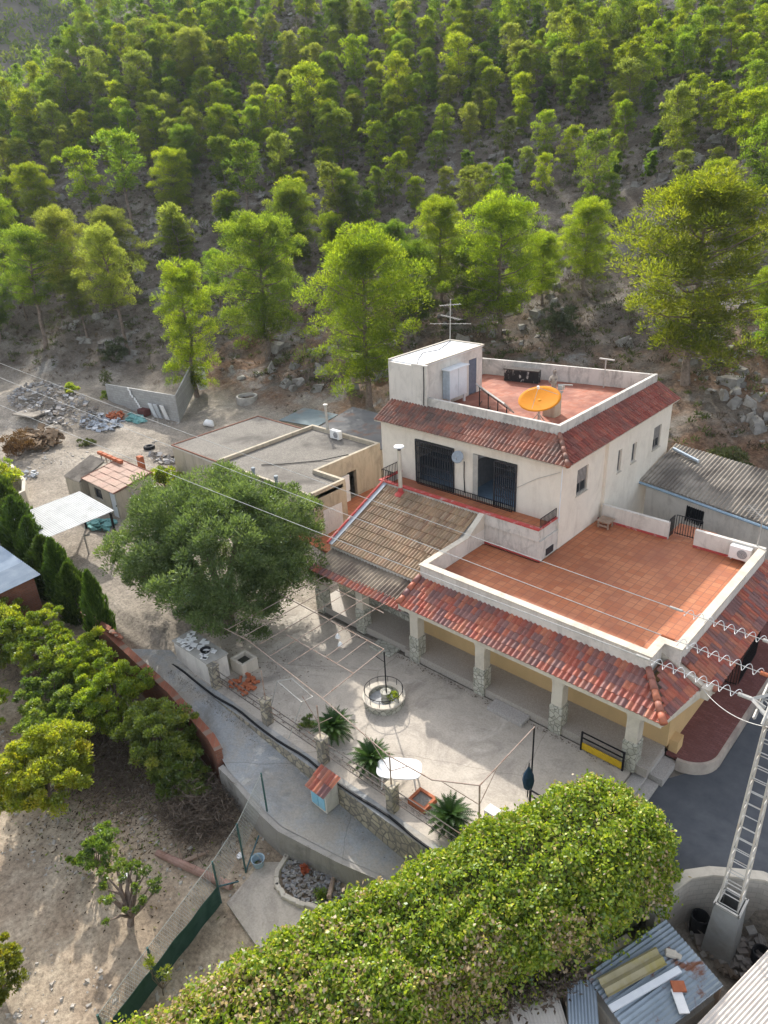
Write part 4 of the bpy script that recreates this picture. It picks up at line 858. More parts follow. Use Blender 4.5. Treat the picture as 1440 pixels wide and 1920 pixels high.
b = MB(); b.tube([c_+n_*.66, c_+n_*.8], .06, 8); b.build('feed_horn', M['plastic'], di)
bar('mast', [(-16.72,28.3,7.6), c_-n_*.03], .05, M['galv'], di)
for dx, dy in ((-.45,-.1),(.4,-.2),(.1,.5)): bar('leg', [(-16.72+dx,28.3+dy,7.62),(-16.72,28.3,8.2)], .025, M['galv'], di)
# draped statue on a plinth
stt = thing('statue', 'small robed stone statue standing by the roof chimney', 'statue', (-17.3,30.6,7.6))
b = MB(); b.lathe((-17.3,30.6,7.6), [(.2,0),(.2,.9),(.22,.92),(.22,.98),(0,.98)], 10); b.build('plinth', M['concrete'], stt)
b = MB(); c0 = (-17.3,30.6,8.58); b.lathe(c0, [(.15,0),(.13,.2),(.12,.38),(.16,.62),(.155,.75),(.06,.84),(.055,.88),(.09,.95),(.095,1.02),(.06,1.1),(0,1.12)], 14)
b.tube([(-17.15,30.55,9.3),(-17.12,30.42,9.08),(-17.24,30.42,9.02)], [.05,.045,.035], 7); b.tube([(-17.45,30.55,9.3),(-17.46,30.42,9.08),(-17.33,30.42,9.0)], [.05,.045,.035], 7); b.build('figure', weathered('stone_robe', (.36,.30,.24), (.46,.39,.32), (.2,.17,.15), 4, 3, .9, (.5,.6)), stt, smooth=True)
b = MB(); b.box(-16.95,30.35,8.785,-16.7,30.6,9.0); b.tube([(-17.0,30.45,9.0),(-16.3,30.6,9.05)], .03, 6); tag(b.build('lamp', M['galv']), 'grey floodlight on top of the roof chimney', 'lamp')
bb = thing('planter_box', 'long black box with peeling paint against the roof parapet', 'box', (-21.3,34.0,7.6)); b = MB(); p0_ = Vector((-22.3,33.8)); p1_ = Vector((-20.35,34.2)); dd = (p1_-p0_).normalized(); nn2 = Vector((-dd.y,dd.x))*.45
b.hull([tuple(p0_),tuple(p1_),tuple(p1_+nn2),tuple(p0_+nn2)], 7.62, 8.25); b.build('body', weathered('peeling_black_paint', (.02,.02,.022), (.035,.035,.035), (.45,.43,.40), 6, 4, .7, (.56,.62), scale=(1,1,.5)), bb)
b = MB(); b.hull([tuple(p0_-dd*.04-nn2*.08),tuple(p1_+dd*.04-nn2*.08),tuple(p1_+nn2*1.05),tuple(p0_+nn2*1.05)], 8.251, 8.31); b.build('lid', plain('dark_boards',(.06,.05,.045),.8), bb)
pr_ = thing('roof_post', 'grey post with a flat crossbar rising from the back roof parapet', 'post', (-17.1,35.6,7.6)); bar('pole', [(-17.1,35.55,7.6),(-17.1,35.55,9.1)], .035, M['galv'], pr_); b = MB(); b.obox((-17.05,35.55,9.13),(.42,.06,.03)); b.build('crossbar', M['galv'], pr_)
an = thing('aerial', 'tall TV aerial mast on the stair house corner', 'aerial', (-24.35,31.5,10.05)); bar('mast', [(-24.35,31.5,10.05),(-24.3,31.5,12.3)], .025, M['galv'], an)
for z, l_, ang in ((11.0,1.1,.5),(11.35,.9,-.3),(12.0,.55,.9)):
    a = Vector((math.cos(ang),math.sin(ang),0)); n_ = Vector((-a.y,a.x,0)); c_ = Vector((-24.32,31.5,z)); bar('boom', [c_-a*l_, c_+a*l_], .013, M['galv'], an)
    b = MB()
    for i in range(9): p = c_+a*l_*(-1+i*.25); b.tube([p-n_*.22,p+n_*.22], .007, 4)
    b.build('elements', M['galv'], an)
ch = thing('flue_pipe', 'tall pale flue pipe with a white cowl on the brown roof', 'chimney', (-21.45,23.75,4.5)); b = MB(); b.tube([(-21.45,23.75,4.35),(-21.45,23.75,6.75)], .1, 12); b.build('pipe', M['trim'], ch); b = MB(); b.lathe((-21.45,23.75,6.9), [(.26,0),(.24,.06),(0,.1),(0,.02),(.26,0)], 16); b.build('cowl', M['plastic'], ch); b = MB(); b.lathe((-21.45,23.75,6.72), [(.085,0),(.085,.2)], 10); b.build('vent', M['iron'], ch); b = MB(); b.lathe((-21.45,23.75,4.52), [(.34,-.08),(.13,.08),(.105,.3)], 12); b.build('flashing', M['redtrim'], ch)
sd_ = thing('small_dish', 'little grey satellite dish on the house front between the grilles', 'dish', (-18.95,25.3,6.3)); dish(sd_, (-18.95,25.05,6.55), .3, (.2,-.85,.45), .05, plain('grey_dish',(.30,.33,.36),.5), 20, 4); bar('arm', [(-18.95,25.5,6.3),(-18.95,25.05,6.53)], .02, M['galv'], sd_)
bar('feed', [(-18.95,25.0,6.4),(-18.85,24.72,6.66)], .014, M['galv'], sd_)
cb = MB(); cb.tube([(-18.9,25.46,6.2),(-18.9,25.45,5.4),(-18.85,25.45,4.6)], .025, 5); tag(cb.build('cable_bundle', M['black']), 'black cables hanging down the house front below the small dish', 'cable')
# air conditioners
def aircon(label, c, ax_):
    t = thing('air_conditioner', label, 'air conditioner', c); c = Vector(c); f = Vector(ax_); s_ = Vector((-f.y,f.x,0)); 
    b = MB(); b.obox(c+Vector((0,0,.3)), (.15,.42,.28), ax=(f,s_,Vector((0,0,1)))); b.build('casing', M['plastic'], t, bevel=.015)
    b = MB(); cc = c+f*.153+s_*.1+Vector((0,0,.3)); b.poly([cc+s_*.21*math.cos(k*.314)+Vector((0,0,.21*math.sin(k*.314))) for k in range(20)]); g_ = b.build('fan_opening', M['dark'], t)
    b = MB()
    for r_ in (.05,.1,.15,.2): b.tube([cc+f*.012+s_*r_*math.cos(k*.314)+Vector((0,0,r_*math.sin(k*.314))) for k in range(21)], .005, 4)
    b.build('fan_guard', M['plastic'], g_)
    for s2 in (-.3,.3): b = MB(); b.obox(c+s_*s2+Vector((0,0,.0)), (.18,.025,.02), ax=(f,s_,Vector((0,0,1)))); b.build('bracket', M['galv'], t)
aircon('white air conditioner hung on the low wall of the red terrace', (-7.25,29.05,3.36), (0,-1,0)); aircon('white air conditioner standing on the gravel roof', (-32.9,30.35,2.93), (0,-1,0))
b = MB(); b.tube([(-34.3,30.9,2.9),(-34.3,30.9,4.8)], .09, 10); b.lathe((-34.3,30.9,4.8), [(.16,0),(.16,.07),(0,.12)], 12); tag(b.build('flue', M['galv']), 'grey metal flue standing at the back of the gravel roof', 'flue')
for i, (x, y) in enumerate(((-30.25,23.05),(-32.3,23.05))): b = MB(); b.tube([(x,y,2.4),(x,y,3.35)], .09, 10); b.lathe((x,y,3.33), [(.12,0),(.12,.14),(0,.17)], 12); tag(b.build('vent_pipe', plain('zinc_pipe',(.24,.28,.31),.5)), ['nearer capped vent pipe at the edge of the gravel roof','farther capped vent pipe at the edge of the gravel roof'][i], 'vent pipe', 'vent pipes on the outbuilding')
cb = MB(); cb.tube([(-33.3,24.4,2.95),(-32.4,25.2,2.95),(-30.9,27.0,2.94),(-29.7,28.3,3.2)], .03, 5); tag(cb.build('cable', M['black']), 'black cable trailing across the gravel roof', 'cable')
cg = thing('cage', 'weathered wooden crate in the corner of the red terrace', 'crate', (-13.1,28.7,3.2)); b = MB(); rnd = random.Random(1)
for x in (-13.38,-12.9): 
    for y in (28.5,28.95): b.box(x-.03,y-.03,3.2,x+.03,y+.03,3.52)
b.build('posts', M['wood'], cg); b = MB(); b.box(-13.45,28.42,3.521,-12.82,29.02,3.58); b.build('top', M['wood'], cg); b = MB(); b.box(-13.41,28.44,3.3,-12.87,28.47,3.4); b.build('slat', M['wood'], cg)
ar = thing('aerial', 'low TV aerial on a mast by the ribbed shed roof', 'aerial', (-6.7,29.3,3.9)); bar('mast', [(-6.75,29.35,3.3),(-6.75,29.35,5.4)], .03, M['galv'], ar)
a = Vector((-.75,.5,.2)); bar('boom', [Vector((-6.75,29.35,5.3)),Vector((-6.75,29.35,5.3))+a], .014, M['galv'], ar); b = MB()
for i in range(8): p = Vector((-6.75,29.35,5.3))+a*(.1+i*.12); b.tube([p+Vector((-.2,-.3,0)),p+Vector((.2,.3,0))], .008, 4)
b.build('elements', M['galv'], ar)
# yard clutter
ty = MB()
for i in range(20):
    pass
ty.lathe((-48.5,25.4,zg(-48.5,25.4)), [(.2,.03),(.34,0),(.42,.06),(.43,.18),(.36,.25),(.22,.23),(.2,.03)], 24); tag(ty.build('tyre', M['black'], smooth=True), 'black car tyre lying flat on the dirt yard', 'tyre')
b = MB(); rnd = random.Random(5); b.tube([(-49.5,31.1,.45),(-49.2,31.2,.62),(-48.8,31.3,.6),(-48.5,31.3,.42)], [.12,.3,.3,.1], 10); tag(b.build('white_sack', M['plastic'], smooth=True), 'white sack lying on the dirt behind the outbuilding', 'sack')
def scatter(name, label, cat, c, rad, n, mat, s=(.1,.35), flat=.12, seed=1, group=None, stuff=False):
    rnd = random.Random(seed); b = MB()
    for i in range(n):
        a = rnd.random()*6.28; q = math.sqrt(rnd.random()); x = c[0]+rad[0]*q*math.cos(a); y = c[1]+rad[1]*q*math.sin(a); l_ = rnd.uniform(*s)
        tl = Vector((jit(rnd,1),jit(rnd,1),rnd.uniform(.5,2))).normalized(); u = tl.orthogonal().normalized(); b.obox((x,y,zg(x,y)+.05+rnd.random()*flat), (l_*.5, l_*rnd.uniform(.2,.5), rnd.uniform(.01,.05)), ax=(u, tl.cross(u), tl), k=rnd.random())
    o = b.build(name, mat); return tag(o, label, cat, group, 'stuff' if stuff else None)
M['junk'] = tiles('mixed_rubbish', [(.34,.31,.28),(.50,.48,.46),(.25,.21,.17),(.38,.39,.41),(.31,.24,.18)], None, rough=.8)
M['tealcloth'] = plain('teal_netting', (.20,.40,.38), .8); M['bluejunk'] = tiles('bluish_rubbish', [(.40,.45,.52),(.62,.64,.66),(.3,.32,.36)], None)
scatter('rubbish', 'long heap of grey rubbish and debris on the bank', 'rubbish heap', (-63.5,25.0), (6.8,2.6), 520, M['junk'], (.08,.42), .3, 1, stuff=True)
scatter('rubbish', 'pale bluish rubbish strewn beside the heap', 'rubbish', (-56.8,26.0), (2.3,1.6), 130, M['bluejunk'], (.1,.5), .12, 2, stuff=True)
scatter('broken_tiles', 'small heap of broken red tiles near the block wall', 'tiles', (-57.2,27.5), (.9,.6), 70, M['terra'], (.12,.35), .3, 3)
scatter('netting', 'crumpled teal netting by the block wall', 'netting', (-55.6,28.4), (1.2,.55), 60, M['tealcloth'], (.2,.6), .2, 4)
scatter('netting', 'crumpled teal netting under the carport', 'netting', (-39.0,16.4), (.9,.7), 45, M['tealcloth'], (.2,.5), .15, 5)
scatter('litter', 'white litter scattered by the curved wall', 'litter', (-50.8,16.9), (1.0,.8), 40, M['bluejunk'], (.1,.4), .08, 6, stuff=True)
scatter('litter', 'pale litter and orange scraps at the end of the outbuilding', 'litter', (-45.6,24.9), (1.6,.7), 55, M['junk'], (.1,.5), .15, 7, stuff=True)
scatter('straw_heap', 'heap of dry brown cuttings beside the dirt yard', 'heap', (-56.2,20.4), (2.6,1.5), 0 or 300, plain('dry_cuttings',(.24,.17,.11),.95), (.15,.6), .9, 8, stuff=True)
b = MB(); b.obox((-43.0,22.6,.5), (.5,.3,.18), .4); tag(b.build('orange_crate', plain('orange_plastic',(.7,.34,.05),.6), bevel=.03), 'orange crate beside the round tree behind the small shed', 'crate')
b = MB(); b.obox((-62.4,22.6,1.35), (1.3,.8,.06), .3); tag(b.build('sheet', M['fibro']), 'tilted ribbed sheet lying on the rubbish heap', 'sheet')
for i, (x, y, t_, mt_, lb) in enumerate(((-54.9,29.75,.12,'whitepaint','leftmost pale board leaning on the block wall'),(-54.3,29.85,.1,'bluejunk','middle blue-grey board leaning on the block wall'),(-53.5,30.0,.1,'plastic','rightmost white board leaning on the block wall'))):
    b = MB(); b.obox((x,y,1.0), (.22,.03,.72), .15, ax=(Vector((.98,.16,0)),Vector((-.15,.95,.3)).normalized(),Vector((.05,-.28,.95)).normalized())); tag(b.build('board', M[mt_]), lb, 'board', 'boards against the block wall')
b = MB(); b.obox((-56.0,29.5,.75), (.5,.35,.3), .15); tag(b.build('bundle', plain('dark_red_cloth',(.12,.05,.045),.9), bevel=.1), 'dark red bundle against the block wall', 'bundle')
for i in range(5):
    x = -44.6+i*.62; t = thing('flower_pot', ['terracotta trough with a tuft at the far end of the shed ridge','second terracotta trough along the shed ridge','middle terracotta trough along the shed ridge','terracotta trough with a cactus along the shed ridge','last terracotta trough before the brown tiles'][i], 'flower pot', (x,20.0,2.0), 'pots along the shed ridge'); b = MB(); b.obox((x,19.85,2.62), (.26,.12,.1)); b.build('pot', M['terra'], t, bevel=.02)
    b = MB(); b.tube([(x,19.85,.3),(x,19.85,2.52)], .05, 6); b.build('support', M['concrete'], t)
b = MB(); b.box(-41.3,20.6,.2,-40.9,20.9,2.9); tag(b.build('chimney', M['terra']), 'square red chimney standing behind the small brown shed', 'chimney')
b = MB(); b.tube([(-36.3,14.2,.2),(-36.3,14.2,1.45)], .05, 6); b.tube([(-36.3,14.2,1.45),(-35.95,14.35,1.55)], .05, 6); tag(b.build('standpipe', M['galv']), 'grey standpipe in front of the carport', 'standpipe')
yh = thing('orange_shrine', 'small white hut with an orange front behind the block wall', 'hut', (-57.6,36.4,1.0)); b = MB(); b.box(-58.1,36.2,.8,-57.3,37.0,2.7); b.build('body', M['plastic'], yh); b = MB(); b.box(-57.9,36.17,1.5,-57.5,36.199,2.4); b.build('panel', M['yellow'], yh); b = MB(); b.hull([(-58.2,36.1),(-57.2,36.1),(-57.2,37.1),(-58.2,37.1)], 2.701, 2.8); b.build('roof', M['concrete'], yh)
b = MB(); b.lathe((-51.6,37.2,zg(-51.6,37.2)-.2), [(.95,0),(.95,.65),(.78,.65),(.78,0)], 24); tag(b.build('well_ring', M['concrete']), 'low concrete ring on the slope behind the outbuilding', 'well ring')

# the rough garden in front: chain-link fence, beds, clutter
cf = thing('chain_fence', 'sagging chain-link fence with green posts and dark green screen', 'fence', (-14.7,6.5,-2))
FP = [(-15.55,9.75,-1.0,1.05),(-15.12,8.3,-2,-.15+.45),(-14.85,7.1,-2,-.05),(-14.25,4.4,-2.05,-.45),(-13.75,2.6,-2.1,-.6)]
for x, y, z0, z1 in FP: b = MB(); b.tube([(x,y,z0-.2),(x,y,z1)], .035, 6); b.build('post', plain('green_post',(.06,.12,.11),.6) if 'gp' not in M else M['gp'], cf)
b = MB(); b.tube([(-15.12,8.3,-1.9),(-15.6,9.3,-1.5)], .03, 5); b.tube([(-14.85,7.1,-1.2),(-15.0,7.9,-1.9)], .03, 5); b.build('strut', plain('green_strut',(.08,.14,.15),.6), cf)
b = MB(); lean = Vector((-.5,0,0))
for (x0,y0,a0,c0),(x1,y1,a1,c1) in zip(FP, FP[1:]):
    n = max(4, int(math.hypot(x1-x0,y1-y0)/.075)); H_ = 1.45
    for i in range(n):
        f0, f1 = i/n, min(1, (i+6)/n); g0, g1 = Vector((x0+(x1-x0)*f0,y0+(y1-y0)*f0,0)), Vector((x0+(x1-x0)*f1,y0+(y1-y0)*f1,0)); t0, t1 = c0+(c1-c0)*f0, c0+(c1-c0)*f1
        b.tube([(g0.x,g0.y,t0-1.3),(g1.x,g1.y,t1-.03)], .006, 3, caps=False); b.tube([(g1.x,g1.y,t1-1.3),(g0.x,g0.y,t0-.03)], .006, 3, caps=False)
b.build('mesh', plain('grey_wire',(.42,.42,.40),.5), cf)
b = MB(); b.tube([(x,y,z1-.02) for x,y,z0,z1 in FP], .012, 4); b.build('top_wire', plain('grey_wire',(.40,.40,.36),.5), cf)
b = MB(); gsp = []
for i in range(25):
    f = i/24; x = -14.84+(-13.75+14.84)*f; y = 7.05+(2.6-7.05)*f; gsp.append((x+.012*math.sin(i*1.1), y, -2.15, -1.12-.1*f+.02*math.sin(i*.8)))
for p, q in zip(gsp, gsp[1:]): b.poly([(p[0],p[1],p[2]),(q[0],q[1],q[2]),(q[0]+.03,q[1],q[3]),(p[0]+.03,p[1],p[3])])
gs = b.build('screen', weathered('green_screen_cloth', (.03,.075,.06), (.045,.10,.08), (.06,.12,.10), 3, 2, .8), cf); sm_ = gs.modifiers.new('thickness','SOLIDIFY'); sm_.thickness = .012
b = MB(); b.tube([(-17.9,6.7,-1.75),(-14.95,7.6,-1.78)], .13, 10); tag(b.build('log', weathered('pinkish_pole', (.33,.20,.16), (.42,.28,.23), (.25,.15,.11), 4, 2)), 'pinkish brown pole lying through the chain-link fence', 'pole')
tag(slab('concrete_pad', [(-14.7,7.2),(-12.6,6.9),(-11.6,8.0),(-12.6,8.9),(-13.9,8.5),(-14.5,9.3),(-15.0,8.9)], -1.93, M['patio'], .3), kind='structure')
bd = thing('bed_border', 'low curving border of white stones round a gravel bed', 'border', (-13.4,8.7,-2)); rnd = random.Random(12); cur = [(-14.55,10.0),(-14.45,9.5),(-14.3,9.0),(-13.9,8.62),(-13.4,8.5),(-12.9,8.62),(-12.4,8.9),(-12.0,9.1)]
b = MB()
for (x0,y0),(x1,y1) in zip(cur, cur[1:]):
    for i in range(2): f = (i+.5)/2; b.obox((x0+(x1-x0)*f+jit(rnd,.03), y0+(y1-y0)*f+jit(rnd,.03), -1.92), (.16,.08,.13), math.atan2(y1-y0,x1-x0)+jit(rnd,.15))
b.build('stones', M['trim'], bd, bevel=.03)
b = MB(); b.tube([(-12.75,10.05,-2.0),(-12.2,9.35,-1.7)], .08, 7); tag(b.build('plank', M['wood']), 'grey weathered timber by the gravel bed', 'timber')
scatter('bed_gravel', 'dark and pale gravel in the bordered garden bed', 'gravel', (-13.2,9.5), (1.2,.75), 420, M['junk'], (.05,.14), .04, 14, stuff=True)
bk_ = thing('bucket', 'pale blue plastic bucket by the fence post', 'bucket', (-15.0,8.75,-2)); b = MB(); b.lathe((-15.0,8.75,-2.0), [(0,.02),(.16,0),(.22,.36),(.235,.37),(.2,.35),(.15,.05)], 16); b.build('body', plain('pale_blue_plastic',(.36,.46,.52),.5), bk_); b = MB(); b.tube([(-15.0+.22*math.cos(k*.26),8.75,-1.64+.2*math.sin(k*.26)) for k in range(13)], .008, 4); b.build('handle', M['galv'], bk_)
b = MB(); b.box(-15.2,9.55,-2.0,-14.85,9.8,-1.65); tag(b.build('canister', plain('faded_blue_plastic',(.42,.55,.68),.5), bevel=.04), 'faded blue canister against the retaining wall', 'canister')
for i, (x,y,l_) in enumerate(((-15.7,8.5,'white rag beside the chain-link fence posts'),(-17.9,5.5,'white stone lying under the orchard tree'),(-13.2,5.9,'pale scrap on the soil beside the ivy'))):
    b = MB(); rnd = random.Random(i); 
    for k in range(5): b.obox((x+jit(rnd,.06),y+jit(rnd,.05),zg(x,y)+.03+.01*k), (.08,.06,.02), rnd.random()*3)
    tag(b.build('rag', M['plastic']), l_, 'scrap')
rp = thing('potted_plant', 'red-leaved plant in the gravel bed', 'plant', (-13.6,9.55,-2)); b = MB(); b.lathe((-13.6,9.55,-2.0), [(.08,0),(.12,.2),(0,.2)], 12); b.build('pot', M['terra'], rp)
b = MB(); rnd = random.Random(8)
for i in range(40): a = rnd.random()*6.28; e = rnd.random()*1.2; p = Vector((-13.6,9.55,-1.82)); d = Vector((math.cos(a)*math.cos(e),math.sin(a)*math.cos(e),math.sin(e))); s_ = d.orthogonal()*.04; b.poly([p,p+d*.1+s_,p+d*.24,p+d*.1-s_])
b.build('leaves', plain('red_leaves',(.40,.10,.05),.7), rp)

# pit, pylon and low tin roofs at the bottom right
wall_line('pit_wall', 'curved pale block wall round the pylon pit', [(-4.15,14.6),(-3.98,15.4),(-3.75,16.1),(-3.3,16.62),(-2.75,17.0),(-2.1,17.42),(-1.6,17.5),(-1.1,17.3),(.3,16.4)], -2.4, -.28, .24, M['blockpale'], cap=M['trim'])
py = thing('pylon', 'lattice steel electricity pylon standing in the pit', 'pylon', (-2.5,15.85,-2.3)); PCX, PCY = -2.5, 15.88
def hw(z): return .25-.011*z
b = MB(); b.hull([(PCX-.42,PCY-.42),(PCX+.42,PCY-.42),(PCX+.42,PCY+.42),(PCX-.42,PCY+.42)], -2.4, 0, zt=[-.12]*4)
for i, (sx,sy) in enumerate(((-1,-1),(1,-1),(1,1),(-1,1))): b.v[4+i] = (PCX+sx*.33,PCY+sy*.33,-.12)
b.f.pop(1); b.c.pop(); b.build('base_casing', weathered('dull_grey_casing', (.26,.26,.25), (.33,.33,.315), (.22,.21,.19), 2, 1, .7, (.5,.7)), py)
b = MB()
for q in ((-.33,-.36,.33,-.30),(-.33,.30,.33,.36),(-.36,-.36,-.30,.36),(.30,-.36,.36,.36)): b.box(PCX+q[0],PCY+q[1],-.13,PCX+q[2],PCY+q[3],-.06)
b.build('casing_rim', M['galv'], py)
for sx,sy in ((-1,-1),(1,-1),(1,1),(-1,1)):
    b = MB(); b.tube([(PCX+sx*hw(-2),PCY+sy*hw(-2),-2.0),(PCX+sx*hw(8.6),PCY+sy*hw(8.6),8.6)], .026, 4); b.build('leg', M['galv'], py)
nl = 20
for (ax1,ay1),(ax2,ay2) in (((-1,-1),(1,-1)),((1,-1),(1,1)),((1,1),(-1,1)),((-1,1),(-1,-1))):
    b = MB()
    for i in range(nl):
        z0 = -.05+i*.43; z1 = z0+.43; h0_, h1_ = hw(z0), hw(z1); s_ = i % 2
        b.tube([(PCX+ax1*h0_,PCY+ay1*h0_,z0),(PCX+ax2*h0_,PCY+ay2*h0_,z0)], .018, 4)
        if ay1 != ay2: b.tube([(PCX+(ax1,ax2)[s_]*h0_,PCY+(ay1,ay2)[s_]*h0_,z0),(PCX+(ax2,ax1)[s_]*h1_,PCY+(ay2,ay1)[s_]*h1_,z1)], .016, 4)
    b.build('lattice', M['galv'], py)
AZ = 7.4; TIP = [(-2.92,15.0,7.5),(-2.78,16.1,7.5),(-3.15,17.5,7.5)]
b = MB(); b.tube([(-2.3,14.4,AZ),(-2.6,18.3,AZ)], .05, 4); b.tube([(-2.7,14.5,AZ),(-3.0,18.2,AZ)], .04, 4)
for y in np.arange(14.6,18.2,.45): b.tube([(-2.32-.08*(y-14.4),y,AZ),(-2.72-.08*(y-14.4),y+.25,AZ)], .022, 4); b.tube([(-2.32-.08*(y-14.4),y+.4,AZ),(-2.72-.08*(y-14.4),y+.25,AZ)], .022, 4)
b.tube([(PCX,PCY,8.6),(-2.5,14.4,AZ)], .03, 4); b.tube([(PCX,PCY,8.6),(-2.8,18.3,AZ)], .03, 4); b.tube([(-2.62,15.0,AZ),TIP[0]], .05, 5); b.tube([(-2.3,14.6,AZ),TIP[0]], .05, 4); b.tube([(-2.45,15.9,AZ),TIP[0]], .05, 4); b.build('crossarm', M['galv'], py)
FARP = [(-58.2,13.46,8.3),(-67.2,16.64,8.3),(-73.0,18.43,8.3)]
wl = ['lowest overhead power line crossing above the brown roof','middle overhead power line crossing above the red terrace','highest overhead power line crossing the red terrace']
wire_m = plain('aluminium_wire',(.46,.46,.44),.6); M['spiralm'] = plain('grey_white_spiral',(.62,.63,.64),.5)
def wpt(T, F, f, sag): return Vector(T).lerp(Vector(F), f)-Vector((0,0,4*sag*f*(1-f)))
for (T, F, lb) in zip(TIP, FARP, wl):
    t = thing('power_line', lb, 'wire', T, 'overhead power lines'); b = MB(); b.tube([wpt(T,F,f/60,.25) for f in range(61)], .011, 5); b.build('wire', wire_m, t)
    b = MB(); L_ = (Vector(F)-Vector(T)).length; N_ = 170; tot = 2.1/L_; s0 = .25/L_
    pts = []
    for i in range(N_):
        f = s0+tot*i/(N_-1); p = wpt(T,F,f,.25); a = i*.29; pts.append(p+Vector((0,math.cos(a)*.11,math.sin(a)*.11)))
    b.tube(pts, .009, 5); b.build('spiral', M['spiralm'], t)
    for f0, f1, r_ in ((0,.3,.05),(2.4,2.75,.035)): b = MB(); b.tube([wpt(T,F,f0/L_,.25), wpt(T,F,f1/L_,.25)], r_, 8); b.build('insulator', M['galv'] if T[1] < 16 or T[1] > 17 else M['terra'], t)
t = thing('service_cable', 'thin sagging cable from the pylon to the porch corner', 'cable', (-2.6,16,6)); b = MB(); b.tube([Vector((-2.6,15.9,6.2)).lerp(Vector((-5.5,20.55,2.9)), f/20)-Vector((0,0,1.2*f/20*(1-f/20))) for f in range(21)], .012, 4); b.build('wire', wire_m, t)
b = MB(); b.lathe((-3.2,16.05,-2.3), [(.24,0),(.27,.35),(.26,.75),(.22,.75),(.22,.1),(0,.1)], 18); tag(b.build('barrel', M['black']), 'black open barrel in the pit against the block wall', 'barrel')
b = MB(); b.lathe((-1.5,16.2,-2.3), [(.24,0),(.27,.35),(.26,.6),(.22,.6),(.22,.1),(0,.1)], 18); tag(b.build('barrel', M['black']), 'black tub at the right of the pylon base', 'barrel')
scatter('pit_debris', 'dark debris heaped round the pylon base', 'debris', (-2.2,16.1), (1.2,.9), 140, tiles('pit_junk',[(.14,.11,.09),(.3,.27,.24),(.2,.15,.11),(.42,.40,.37)],None), (.1,.35), .25, 21, stuff=True)
def tin(name, label, P0, P1, P2, mat, pitch=.1, amp=.018, seed=1, posts=True):
    """roof of a low tin shelter: waves run P0 to P1, sheets repeat P0 to P2"""
    t = thing(name, label, 'shelter', (P0[0], P0[1], -2.3)); corrugated('roof', mat, P0, P2, P1, t, pitch, amp, seed, nv=8)
    P3 = Vector(P1)+Vector(P2)-Vector(P0); c = (Vector(P1)+Vector(P2))/2; b = MB()
    ins = [Vector(p).lerp(c, .06) for p in (P0, P1, P3, P2)]
    for p in ins: b.box(p.x-.06,p.y-.06,-2.5,p.x+.06,p.y+.06,p.z-.03)
    b.build('posts', M['wood'], t)
    b = MB(); q = [Vector(p).lerp(c, .04) for p in (P0, P1, P3, P2)]; a = Vector((q[1]-q[0]).xy).cross(Vector((q[3]-q[0]).xy)); q = q if a > 0 else q[::-1]
    b.hull([(p.x,p.y) for p in q], -2.5, 0, zt=[p.z-.5 for p in q]); b.build('walls', M['blockpale'], t); return t
M['zinc_rust'] = weathered('rust_patched_zinc', (.27,.32,.36), (.38,.43,.47), (.23,.11,.07), 1.8, 1.3, .5, (.58,.66), .002, metal=.3, tone=.22)
tin('tin_shelter', 'tin shelter with a rusty blue-grey ribbed roof beside the pit', (-4.72,11.75,-.62), (-3.75,14.55,-.55), (-2.85,10.95,-.62), M['zinc_rust'], .12, .02, 3)
tin('tin_shelter', 'tin shelter with one smooth blue sheet below the ivy', (-5.02,11.1,-.66), (-4.35,11.95,-.66), (-3.9,9.9,-.7), M['zinc'], .07, .008, 4) if 0 else tin('tin_shelter', 'tin shelter with a bright blue sheet roof below the ivy', (-4.15,9.9,-.72), (-5.05,11.35,-.66), (-3.55,10.35,-.72), M['zinc'], .08, .01, 4)
tin('tin_shelter', 'tin shelter with a tan leaf-strewn roof below the ivy', (-4.9,9.0,-.85), (-6.5,10.4,-.8), (-4.1,10.1,-.85), M['beige_sheet'], .09, .012, 5)
tin('tin_shelter', 'tin shelter with a pale blue roof at the lower edge under the ivy', (-7.0,6.6,-.95), (-8.0,7.5,-.9), (-6.1,7.9,-.95), M['zinc'], .1, .015, 6)
tin('beige_shelter', 'shelter with a beige ribbed sheet roof at the lower right', (-2.25,11.2,-.3), (-1.15,15.9,-.25), (1.2,10.6,-.3), M['beige_sheet'], .09, .014, 7)
o = corrugated('roof_sheet', weathered('mossy_fibre_sheet', (.34,.29,.17), (.44,.38,.24), (.36,.30,.10), 2, 1.2, .9, (.45,.6)), (-4.42,11.8,-.52), (-3.98,11.55,-.52), (-3.62,13.55,-.47), None, .22, .035, 8); tag(o, 'loose mossy ribbed sheet lying on the rusty tin roof', 'roof sheet')
b = MB(); a0, a1 = Vector((-3.80,11.3,-.50)), Vector((-2.88,13.36,-.45)); dd = (a1-a0).normalized(); nn3 = Vector((dd.y,-dd.x,0)); b.obox((a0+a1)/2, ((a1-a0).length/2,.085,.03), ax=(dd,nn3,Vector((0,0,1)))); tag(b.build('white_plank', M['whitepaint']), 'long whitish plank lying on the rusty tin roof', 'plank')
b = MB(); b.obox((-2.73,12.92,-.46), (.17,.13,.035), .7); tag(b.build('paving_tile', M['terra']), 'red floor tile lying on the rusty tin roof', 'tile')
b = MB(); b.obox((-2.56,12.62,-.5), (.13,.30,.02), .75); tag(b.build('white_board', M['plastic']), 'white board lying under the red tile on the tin roof', 'board')
b = MB(); rnd = random.Random(3); b.obox((-3.22,13.62,-.44), (.14,.10,.06), .4); b.obox((-3.06,13.68,-.45), (.10,.07,.045), .1); tag(b.build('crumpled_box', M['trim'], bevel=.03), 'crumpled cream box on the rusty tin roof', 'box')

